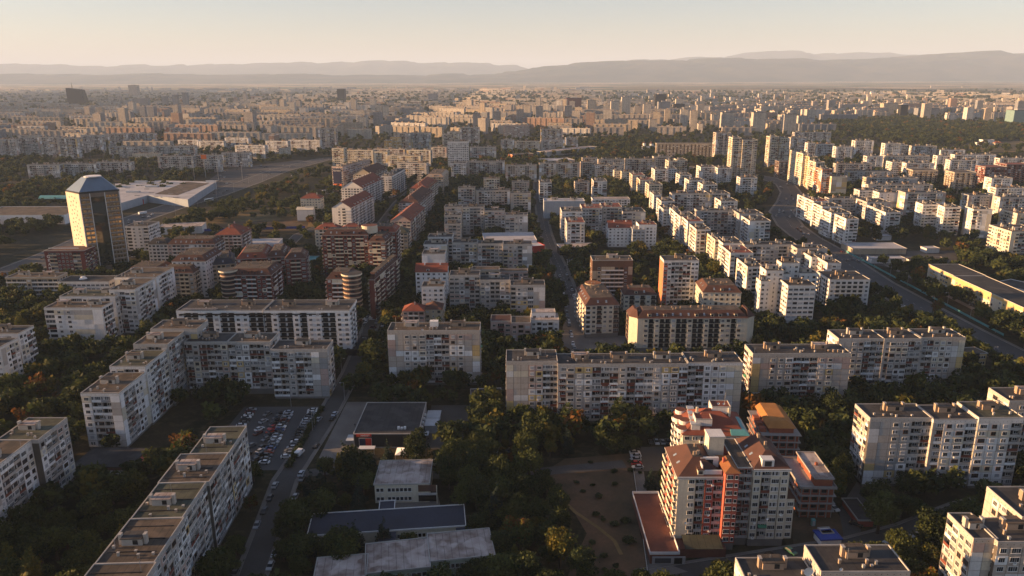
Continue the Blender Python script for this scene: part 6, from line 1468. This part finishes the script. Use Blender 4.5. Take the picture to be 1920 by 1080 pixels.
# the single trees that stand out
for (px, py, lab, s, kind_) in ((47, 655, 'slender yellow green poplar left of the grey panel block', 1.1, 'poplar'), (1735, 452, 'slender yellowing poplar before the pleated white block', .8, 'poplar'), (1335, 525, 'broad yellow green tree beside the white and orange tower block', 1.6, 2),
                                (1460, 590 + 12, 'dark broad tree under the sculptural tower house', 1.2, 0), (728, 878, 'tall dark fir before the supermarket tent', 1.05, 4), (1700, 600, 'rust brown tree by the boulevard beside the yellow school', 1.1, 3), (1755, 590, 'orange brown tree at the corner of the school grove', 1.2, 3), (928, 720, 'orange topped tree left of the very long grey block', .8, 3), (684, 722, 'big tree with an orange top left of the free standing block', 1.35, 2), (1560, 790, 'big dark round tree right of the block with the bright end', 1.35, 0), (1460 + 185, 1000, 'big dark green tree beside the lane at the lower right', 1.5, 1), (1740, 1070, 'olive tree left of the sunlit corner block', 1.0, 2), (1345, 1085, 'yellow lit small tree at the bottom edge', .7, 2), (1030, 840, 'yellow green tree at the edge of the earth lot', 1.0, 2), (1160, 820, 'orange tinged tree before the very long grey block', 1.1, 3), (1420, 745, 'small yellowish tree between the orange roofs and the bright end block', .9, 2)):
    x, y = P(px, py, 0); cr, tk = POPLAR if kind_ == 'poplar' else KINDS_[kind_][2][0]
    root = tag(link('poplar_tree' if kind_ == 'poplar' else ('fir_tree' if kind_ == 4 else 'tree'), None, None, (x, y, 0), 1.0, (s, s, s)), lab, 'tree' if kind_ != 4 else 'fir tree'); link('crown', cr, root); link('trunk', tk, root)
for i in range(22):
    y = 268 + i * 2.55; x = -87.4 + rt.uniform(-.3, .3); cr, tk = KINDS_[5][2][i % 2]; s = rt.uniform(.5, .8)
    root = tag(link('bush', None, None, (x, y, 0), i * 1.3, (s, s, s * .8)), 'low hedge bush between the car park and the inner street', 'bush', 'hedge bushes of the car park'); link('crown', cr, root); link('trunk', tk, root)
for i in range(26):
    px, py = rt.uniform(1070, 1200), rt.uniform(860, 1075)
    if abs(px - (1045 + (py - 926) * .95)) < 14: continue
    x, y = P(px, py); cr, tk = KINDS_[5][2][i % 2]; s = rt.uniform(.25, .7) * (1.3 if px > 1165 else .8)
    root = tag(link('bush', None, None, (x, y, 0), i * 1.7, (s * 1.4, s * 1.2, s * .7)), 'scrubby bush on the bare earth lot', 'bush', 'scrubby bushes on the bare earth lot'); link('crown', cr, root)
rest = [p for p in pts_all[292:] if not (p[0] < -150 and 820 < p[1] < 1300 and to_px(*p)[0] > 380 and rt.random() < .35)]
# woods and park strips beyond
for w_ in WOODS:
    wp = pp(*w_); xs = [p[0] for p in wp]; ys = [p[1] for p in wp]; sp_ = 13 if (max(ys) - min(ys)) > 300 else 8
    y = min(ys)
    while y < max(ys):
        x = min(xs)
        while x < max(xs):
            xx, yy = x + rt.uniform(-.5, .5) * sp_, y + rt.uniform(-.5, .5) * sp_; x += sp_
            if inside(xx, yy, wp) and clear(xx, yy, 2) and rt.random() > .12: rest.append((xx, yy))
        y += sp_
y = 1500.0
while y < 7000:
    sp_ = 22 + (y - 1500) * .012; xm = y * .72; x = -xm
    while x < xm:
        xx, yy = x + rt.uniform(-.6, .6) * sp_, y + rt.uniform(-.6, .6) * sp_; x += sp_
        if noise1(xx / 160 + 9, 1) + noise1(yy / 140, 6) < 1.75 and rt.random() < .7: continue
        if clear(xx, yy, 1): rest.append((xx, yy))
    y += sp_ * 1.3
print('trees', len(pts_all), len(rest))
gr_pts = [[] for _ in LOW]
for (x, y) in rest:
    k = rt.choices(range(6), [5, 5, 4, 3, 1.2, .5])[0]; gr_pts[k].append((x, y, 0))
names = ['dark trees filling the courts between the blocks', 'dark trees along streets and in the woods', 'green trees between the blocks', 'green trees along the streets and in the woods', 'yellowing trees scattered through the city', 'rust coloured trees scattered through the city']
for k, pts_ in enumerate(gr_pts):
    cr = LOW[k][k % 2][0]
    src = bpy.data.objects.new('crown_source', cr)
    me = bpy.data.meshes.new('tree_places'); me.from_pydata(pts_, [], [])
    o = tag(link('woodland', me), names[k], None, None, 'stuff')
    ng = bpy.data.node_groups.new('scatter_trees', 'GeometryNodeTree')
    ng.interface.new_socket('Geometry', in_out='INPUT', socket_type='NodeSocketGeometry'); ng.interface.new_socket('Geometry', in_out='OUTPUT', socket_type='NodeSocketGeometry')
    gi, go = ng.nodes.new('NodeGroupInput'), ng.nodes.new('NodeGroupOutput')
    ip = ng.nodes.new('GeometryNodeInstanceOnPoints'); ob = ng.nodes.new('GeometryNodeObjectInfo'); ob.inputs['Object'].default_value = src
    r1 = ng.nodes.new('FunctionNodeRandomValue'); r1.data_type = 'FLOAT_VECTOR'; r1.inputs[0].default_value = (0, 0, 0); r1.inputs[1].default_value = (0, 0, 6.28)
    r2 = ng.nodes.new('FunctionNodeRandomValue'); r2.data_type = 'FLOAT'; r2.inputs[2].default_value = .65; r2.inputs[3].default_value = 1.25
    pos_ = ng.nodes.new('GeometryNodeInputPosition'); sx_ = ng.nodes.new('ShaderNodeSeparateXYZ'); ng.links.new(pos_.outputs[0], sx_.inputs[0])
    mr_ = ng.nodes.new('ShaderNodeMapRange'); mr_.inputs[1].default_value = 1500; mr_.inputs[2].default_value = 5000; mr_.inputs[3].default_value = 1.0; mr_.inputs[4].default_value = 2.2; ng.links.new(sx_.outputs[1], mr_.inputs[0])
    mm = ng.nodes.new('ShaderNodeMath'); mm.operation = 'MULTIPLY'; ng.links.new(r2.outputs[1], mm.inputs[0]); ng.links.new(mr_.outputs[0], mm.inputs[1])
    ng.links.new(gi.outputs[0], ip.inputs['Points']); ng.links.new(ob.outputs['Geometry'], ip.inputs['Instance']); ng.links.new(r1.outputs[0], ip.inputs['Rotation']); ng.links.new(mm.outputs[0], ip.inputs['Scale']); ng.links.new(ip.outputs[0], go.inputs[0])
    o.modifiers.new('scatter', 'NODES').node_group = ng

# ------------------------------------------------------------------ cars
def car_body(g, paint, L=4.4, W=1.78, H=1.45, van=False):
    def ring(x, z0, z1, w): return (x, z0, z1, w)
    if van: prof = [(-2.6, .35), (-2.6, 2.0), (-2.4, 2.15), (1.2, 2.15), (1.9, 1.35), (2.5, 1.1), (2.6, .35)]
    else: prof = [(-2.2, .3), (-2.2, .85), (-2.05, .95), (-1.3, .98), (1.1, .95), (2.05, .78), (2.2, .6), (2.2, .3)]
    w = W / 2
    n = len(prof)
    for i in range(n):
        a, c = prof[i], prof[(i + 1) % n]; g.poly([(a[0], -w, a[1]), (c[0], -w, c[1]), (c[0], w, c[1]), (a[0], w, a[1])][::-1], paint)
    g.poly([(x, -w, z) for x, z in prof][::-1], paint); g.poly([(x, w, z) for x, z in prof], paint)
    if not van:
        lo = [(-1.75, -w + .05), (1.15, -w + .05), (1.15, w - .05), (-1.75, w - .05)]; hi = [(-1.15, -w + .25), (.35, -w + .25), (.35, w - .25), (-1.15, w - .25)]
        g.poly([(x, y, 1.46) for x, y in hi], paint)
def car_glass(g, W=1.78, van=False):
    w = W / 2
    if van: g.poly([(1.22, -w + .08, 2.1), (1.88, -w + .08, 1.42), (1.88, w - .08, 1.42), (1.22, w - .08, 2.1)][::-1], 'glass'); g.box(.3, -w - .01, 1.35, 1.1, w + .01, 1.95, 'glass'); return
    lo = [(-1.8, -w + .06), (1.2, -w + .06), (1.2, w - .06), (-1.8, w - .06)]; hi = [(-1.15, -w + .22), (.35, -w + .22), (.35, w - .22), (-1.15, w - .22)]
    g.loft(lo, .955, hi, 1.45, 'glass')
CB = {}
for k in ('white', 'silver', 'grey', 'black', 'red', 'blue', 'pale', 'yellow', 'green', 'darkred'):
    g = Geo(); car_body(g, 'paint_' + k); CB[k] = g.mesh('body')
g = Geo(); car_glass(g); CGL = g.mesh('windows')
g = Geo(); g.poly([(.33 * math.cos(t * .785), 0, .33 + .33 * math.sin(t * .785)) for t in range(8)], 'tyre'); g.poly([(.33 * math.cos(t * .785), .2, .33 + .33 * math.sin(t * .785)) for t in range(8)][::-1], 'tyre')
for t in range(8): a, c = t * .785, (t + 1) * .785; g.poly([(.33 * math.cos(a), 0, .33 + .33 * math.sin(a)), (.33 * math.cos(c), 0, .33 + .33 * math.sin(c)), (.33 * math.cos(c), .2, .33 + .33 * math.sin(c)), (.33 * math.cos(a), .2, .33 + .33 * math.sin(a))][::-1], 'tyre')
WH = g.mesh('wheel')
g = Geo(); g.poly([(.18 * math.cos(t * .785), -.01, .33 + .18 * math.sin(t * .785)) for t in range(8)], 'metal_pale'); RIM = g.mesh('rim')
g = Geo(); g.box(2.17, -.75, .6, 2.215, -.4, .74, 'white_paint'); g.box(2.17, .4, .6, 2.215, .75, .74, 'white_paint'); HL = g.mesh('headlights')
VB = {}
for k in ('white', 'silver'): g = Geo(); car_body(g, 'paint_' + k, van=True, W=2.0); VB[k] = g.mesh('body')
g = Geo(); car_glass(g, 2.0, True); VGL = g.mesh('windows')
CW = dict(white='white', silver='silver grey', grey='dark grey', black='black', red='red', blue='dark blue', pale='pale blue', yellow='yellow', green='dark green', darkred='dark red')
NCAR = [0]
def car(x, y, rz, c, label, group=None, van=False, parts=True, z=.04):
    NCAR[0] += 1
    r_ = tag(link('van' if van else 'car', None, None, (x, y, z), rz), label, 'van' if van else 'car', group)
    link('body', (VB if van else CB)[c], r_); link('windows', VGL if van else CGL, r_)
    if parts:
        for sx in (-1.35, 1.4):
            for sy in (-1, 1): wh_ = link('wheel', WH, r_, (sx, -.9 if sy < 0 else .7, 0))
    foot(x, y, 2.4, 1.2, rz)
ORD = ['first', 'second', 'third', 'fourth', 'fifth', 'sixth', 'seventh', 'eighth', 'ninth', 'tenth', 'eleventh', 'twelfth', 'thirteenth', 'fourteenth', 'fifteenth', 'sixteenth', 'seventeenth', 'eighteenth', 'nineteenth', 'twentieth', 'twenty-first', 'twenty-second']
rc = random.Random(12)
COLS = ['white'] * 6 + ['silver'] * 6 + ['grey'] * 6 + ['black'] * 8 + ['pale'] * 3 + ['blue'] * 1 + ['darkred']
def car_row(x0, y0, x1, y1, n, rz, rowname, skip=.12, cols=None):
    for i in range(n):
        if rc.random() < skip: continue
        t = (i + .5) / n; c = (cols or {}).get(i) or rc.choice(COLS)
        car(x0 + (x1 - x0) * t + rc.uniform(-.25, .25), y0 + (y1 - y0) * t + rc.uniform(-.15, .15), rz + (math.pi if rc.random() < .5 else 0) + rc.uniform(-.04, .04), c, '%s car, %s from near end, %s' % (CW[c], ORD[min(i, 21)], rowname), 'cars in ' + rowname)
car_row(-118, 292, -119, 322, 11, .25, 'the leftmost row of the car park')
car_row(-106.5, 272, -110.5, 318, 12, R(60), 'the left middle row of the car park', .3, {8: 'red'})
car_row(-101.5, 272, -105.5, 318, 13, R(60), 'the middle row of the car park', .15, {7: 'red', 8: 'red'})
car_row(-98, 270, -101.5, 319, 17, -.12, 'the long middle row of the car park', .04)
car_row(-90.3, 272, -91, 321, 19, .1, 'the row by the car park hedge', .12)
car_row(-73, 378, -71.5, 425, 17, .25, 'the row below the black and white block', .15)
for (x0, y0, x1, y1, n, nm) in ((-79, 440, -80, 520, 15, 'the left file on the tree lined street'), (-83.5, 446, -85, 525, 16, 'the middle file on the tree lined street'), (-90.6, 440, -92, 530, 14, 'the right file on the tree lined street')): car_row(x0, y0, x1, y1, n, R(90), nm, .25)
car_row(-74.8, 195, -80, 262, 10, R(92), 'the file along the inner street by the kindergarten', .25)
car_row(-83.5, 180, -88.6, 258, 9, R(92), 'the file along the long slab', .35)
car_row(34.5, 392, 36.5, 590, 30, R(90), 'the left file on the central street', .3); car_row(43.5, 430, 42, 590, 22, R(90), 'the right file on the central street', .5)
car_row(48.4, 265, 49.5, 283, 6, .05, 'the left row of the small car park', 0, {1: 'red', 0: 'silver', 4: 'white'})
car_row(56, 287, 66, 288, 4, R(90), 'the top row of the small car park', 0)
car_row(*(P(1655, 1022) + P(1800, 985)), 6, R(20), 'the file along the lower right road', 0, {0: 'pale', 1: 'grey', 2: 'silver', 3: 'white', 4: 'black'})
car_row(*(P(100, 762) + P(160, 712)), 7, R(50), 'the file on the left access road', 0)
car_row(*(P(1485, 552) + P(1545, 556)), 6, R(5), 'the row before the white block with red balconies', .1); car_row(*(P(1645, 575) + P(1700, 575)), 3, R(0), 'the spot under the boulevard trees', 0)
for (px, py, c, lab, rz, van) in ((812, 872, 'white', 'white van parked behind the kindergarten', 0, True), (920, 848, 'black', 'black car, left one of two in front of the grove', 90, False), (930, 846, 'silver', 'silver car beside the black one in front of the grove', 90, False), (952, 847, 'black', 'black car alone at the right of the small lot', 90, False), (895, 875, 'black', 'black car along the lane above the kindergarten', -5, False), (912, 876, 'grey', 'dark grey car behind the black one on the lane', -5, False),
                                  (628, 778, 'pale', 'pale car driving down the inner street', 80, False), (624, 787, 'black', 'black car following the pale one on the inner street', 80, False), (598, 788, 'silver', 'silver car waiting by the hedge', 80, False), (562, 852, 'white', 'white van at the near end of the hedge', 78, True), (593, 838, 'black', 'black off-road car on the inner street', 85, False), (565, 890, 'pale', 'pale blue car on the inner street above the bushes', 88, False),
                                  (677, 600, 'white', 'white box van on the parking street', 0, True), (700, 600, 'white', 'white van right of the box van on the parking street', 0, True), (700, 615, 'darkred', 'dark red car by the parking street corner', 5, False), (1563, 955, 'white', 'white car in the lane beside the garages', -70, False), (1541, 945, 'black', 'black car in the lane beside the brick shell', -70, False), (1605, 985, 'black', 'black car under the bushes by the lane', -40, False),
                                  (1482, 1036, 'green', 'dark green car on the site road', -60, False), (1442, 1043, 'black', 'black car on the grass strip before the red block', 30, False), (1360, 1062, 'black', 'black car at the bottom before the red block', 80, False), (1657, 546, 'red', 'dark red car on the boulevard', 30, False), (1650, 540, 'blue', 'dark blue car on the boulevard beside the red one', 30, False), (1672, 542, 'grey', 'dark grey car on the boulevard lane beside the school', 30, False), (1868, 673, 'white', 'white car beside the yellow kiosk', -20, False), (1820, 712, 'yellow', 'yellow taxi near the yellow kiosk', 10, False), (1855, 727, 'white', 'white van below the yellow kiosk', -20, True), (563, 960, 'silver', 'silver car in the lane', 80, False)):
    x, y = P(px, py, 0); car(x, y, R(rz), c, lab, None, van)
def traffic(pts, off, n, lab, seed):
    r_ = random.Random(seed)
    for k in range(n):
        i = r_.randrange(len(pts) - 1); t = r_.random(); a, c = pts[i], pts[i + 1]; d = Vector((c[0] - a[0], c[1] - a[1])).normalized(); o_ = r_.choice(off)
        x, y = a[0] + (c[0] - a[0]) * t - d.y * o_, a[1] + (c[1] - a[1]) * t + d.x * o_
        if not in_view(x, y): continue
        cc = r_.choice(COLS); car(x, y, math.atan2(d.y, d.x), cc, '%s car %s' % (CW[cc], lab), 'cars ' + lab, parts=False)
BR, BL_ = ROADS[2][0], ROADS[3][0]
BR = [r for r in ROADS if len(r[0]) == 14][0][0]; BL_ = [r for r in ROADS if len(r[0]) == 12][0][0]
traffic(BR[3:], (-9, -5, -2, 3, 8.5, 9), 46, 'on the curving right boulevard', 3); traffic(BL_[1:], (-8, -4, 3, 7), 42, 'on the broad left boulevard', 4)
for i in range(40):
    x, y = P(rc.uniform(400, 590), rc.uniform(304, 345)); 
    if clear(x, y, 2) and off_road(x, y, 1): cc = rc.choice(COLS); car(x, y, R(rc.choice((80, 85))), cc, '%s car in the wide lot by the warehouse store' % CW[cc], 'cars in the wide lot by the warehouse store', parts=False)
for i in range(22):
    x, y = P(1600 + i * 8 + rc.uniform(-2, 2), rc.uniform(486, 492)); cc = rc.choice(COLS); car(x, y, R(90 + rc.uniform(-9, 9)), cc, '%s car in the depot yard beside the sheds' % CW[cc], 'cars in the depot yard', parts=False)
x, y = P(392, 377); r_ = tag(link('bus', None, None, (x, y, .04), R(62)), 'white bus on the left boulevard', 'bus'); g = Geo(); g.box(-6, -1.25, .4, 6, 1.25, 3.1, 'paint_white'); link('body', g.mesh('body'), r_); g = Geo(); g.box(-5.8, -1.28, 1.5, 5.8, 1.28, 2.6, 'glass'); g.box(5.9, -1.1, 1.3, 6.03, 1.1, 2.8, 'glass'); link('windows', g.mesh('windows'), r_)
for sx in (-4, 3.6):
    for sy in (-1.25, 1.1): link('wheel', WH, r_, (sx, sy, 0), 0, (1.4, 1, 1.4))
x, y = P(268, 402); r_ = tag(link('truck', None, None, (x, y, .04), R(55)), 'white tanker truck beside the left boulevard', 'truck'); g = Geo(); g.box(2.4, -1.2, .5, 4.4, 1.2, 2.8, 'paint_white'); link('cab', g.mesh('cab'), r_); g = Geo(); g.box(-4.6, -1.2, .9, 2.3, 1.2, 3.2, 'white_paint'); link('cargo_body', g.mesh('cargo_body'), r_); [link('wheel', WH, r_, (sx, sy, 0), 0, (1.3, 1, 1.3)) for sx in (-3, 3.2) for sy in (-1.2, 1.0)]

# ------------------------------------------------------------------ street lamps, fences, people, wires
g = Geo(); g.cyl(0, 0, .1, 0, 9, 'pole', 6, r1=.06); LPOLE = g.mesh('pole'); g = Geo(); g.box(0, -.05, 8.9, 1.6, .05, 9.0, 'pole'); LARM = g.mesh('arm'); g = Geo(); g.box(1.3, -.14, 8.8, 2.0, .14, 8.9, 'white_paint'); LHEAD = g.mesh('lamp_head')
def lamp(x, y, rz, lab, group=None, s=1.0):
    r_ = tag(link('street_lamp', None, None, (x, y, 0), rz, (s, s, s)), lab, 'street lamp', group); link('pole', LPOLE, r_); link('arm', LARM, r_); link('lamp_head', LHEAD, r_)
lamp(*P(546, 762), 0, 'street lamp at the back of the car park'); lamp(*P(590, 800), 0, 'street lamp in the hedge of the car park'); lamp(*P(1749, 580), R(180), 'street lamp beside the boulevard at the school trees'); lamp(*P(1860, 680), 0, 'street lamp beside the yellow kiosk'); lamp(*P(755, 600), 0, 'street lamp at the corner of the free standing block')
for i in range(11):
    lamp(-86 + (i % 2) * 7.6 - i * .6, 300 + i * 32, R(180) if i % 2 else 0, 'grey street lamp along the inner street', 'lamps along the inner street')
for i in range(12): lamp(285, 400 + i * 26, R(180), 'grey street lamp along the right boulevard', 'lamps along the right boulevard', 1.1)
for i in range(9): lamp(-365, 640 + i * 60, R(180), 'tall grey lamp along the left boulevard', 'lamps along the left boulevard', 1.5)
for px, py, lab in ((386, 333, 'tall white pole with an orange sign near the warehouse store'), ):
    x, y = P(px, py); r_ = tag(link('sign_pylon', None, None, (x, y, 0)), lab, 'sign'); g = Geo(); g.cyl(0, 0, .5, 0, 34, 'pole', 6); link('pole', g.mesh('pole'), r_); g = Geo(); g.box(-4, -.6, 28, 4, .6, 34, 'sign_orange'); link('sign_box', g.mesh('sign_box'), r_)
for px in (365, 410, 455): x, y = P(px, 338); r_ = tag(link('floodlight_mast', None, None, (x, y, 0)), 'tall thin floodlight mast in the wide lot by the warehouse store', 'mast', 'floodlight masts by the warehouse store'); g = Geo(); g.cyl(0, 0, .3, 0, 26, 'pole', 6); link('pole', g.mesh('pole'), r_); g = Geo(); g.box(-1.5, -.3, 25.5, 1.5, .3, 26.4, 'white_paint'); link('lamp_head', g.mesh('lamp_head'), r_)
def fence(name, label, p0, p1, m_, h=1.8, step=3.0):
    L_ = math.hypot(p1[0] - p0[0], p1[1] - p0[1]); r_ = tag(link(name, None, None, (p0[0], p0[1], 0), math.atan2(p1[1] - p0[1], p1[0] - p0[0])), label, 'fence')
    n = min(int(L_ / step), 60); st = L_ / n
    g = Geo(); g.box(-.05, -.05, 0, .05, .05, h, m_); pm = g.mesh('post'); g = Geo(); g.box(.06, -.02, .1, st - .06, .02, h - .1, m_); pn = g.mesh('panel')
    for i in range(n + 1): link('post', pm, r_, (i * st, 0, 0))
    for i in range(n): link('panel', pn, r_, (i * st, 0, 0))
fence('fence', 'green mesh fence between the boulevard and the school grove', (286, 420), (287, 640), 'sheet_teal', 1.6, 5)
fence('fence', 'blue sheet fence along the orange site strip', P(372, 434), P(572, 428), 'tarp_blue', 2.4, 5)
fence('fence', 'low wall of pale posts left of the red terrace walk', P(1188, 884), P(1215, 1080), 'wall_offwhite', .9, 4)
pb = {}
def person(x, y, c, lab, rz=0.0):
    """one continuous standing figure grown from a jointed skeleton"""
    k = c
    if k not in pb:
        J = [(0, 0, .95), (0, 0, 1.2), (0, 0, 1.45), (0, 0, 1.55), (0, .01, 1.7), (.1, 0, .9), (.12, .05, .5), (.12, 0, .06), (-.1, 0, .9), (-.12, -.06, .5), (-.12, -.1, .06), (.2, 0, 1.42), (.26, .02, 1.15), (.27, .08, .9), (-.2, 0, 1.42), (-.26, 0, 1.15), (-.27, .05, .9), (.12, .12, .03), (-.12, .02, .03)]
        Ed = [(0, 1), (1, 2), (2, 3), (3, 4), (0, 5), (5, 6), (6, 7), (0, 8), (8, 9), (9, 10), (2, 11), (11, 12), (12, 13), (2, 14), (14, 15), (15, 16), (7, 17), (10, 18)]
        rad = [.15, .14, .15, .06, .11, .1, .07, .045, .1, .07, .045, .07, .05, .035, .07, .05, .035, .04, .04]
        me = bpy.data.meshes.new('person'); me.from_pydata(J, Ed, []); me.materials.append(M[c]); o_ = bpy.data.objects.new('person', me); col.objects.link(o_)
        md = o_.modifiers.new('skin', 'SKIN')
        for i, v in enumerate(me.skin_vertices[0].data if me.skin_vertices else []): v.radius = (rad[i], rad[i])
        if not me.skin_vertices: o_.modifiers.remove(md)
        o_.modifiers.new('smooth', 'SUBSURF').levels = 1
        pb[k] = o_; tag(o_, lab, 'person'); o_.location = (x, y, .06); o_.rotation_euler = (0, 0, rz); return
    o_ = pb[k].copy(); col.objects.link(o_); o_.location = (x, y, .06); o_.rotation_euler = (0, 0, rz); tag(o_, lab, 'person')
for i, (px, py, c, lab) in enumerate(((1201, 971, 'cloth_dark', 'left person of the dark clothed pair on the grey walk by the terrace'), (1205, 971, 'cloth_dark', 'right person of the dark clothed pair on the grey walk by the terrace'), (1200, 990, 'cloth_red', 'person in red clothes on the grey walk by the terrace'), (1213, 1013, 'cloth_dark', 'person in dark clothes lower down the grey walk'), (662, 838, 'cloth_dark', 'person in dark clothes at the left corner of the supermarket'), (666, 801, 'cloth_dark', 'person in dark clothes on the supermarket forecourt'), (646, 858, 'cloth_dark', 'person in dark clothes before the supermarket canopy'), (657, 855, 'cloth_red', 'person in red clothes beside the car before the supermarket'))):
    person(*P(px, py), c, lab, i * 1.3)

# extremes of every group get the word that finds them
GR = {}
for o in bpy.data.objects:
    if o.parent is None and o.get('group') and o.get('label'): GR.setdefault(o['label'], []).append(o)
for lab, os_ in GR.items():
    if len(os_) < 2 or len(lab.split()) > 13: continue
    px_ = {o.name: to_px(o.location.x, o.location.y, 3) for o in os_}; left = list(os_)
    for word, key in (('leftmost', lambda o: px_[o.name][0]), ('rightmost', lambda o: -px_[o.name][0]), ('nearest', lambda o: o.location.y), ('farthest', lambda o: -o.location.y)):
        if not left or (len(os_) == 2 and word == 'nearest'): break
        o = min(left, key=key); left.remove(o); o['label'] = word + ' ' + lab
for o in bpy.data.objects:
    if o.parent is None and len(str(o.get('label', '')).split()) > 16: print('LONG', len(o['label'].split()), o['label'])
print('objects', len(bpy.data.objects), 'cars', NCAR[0])
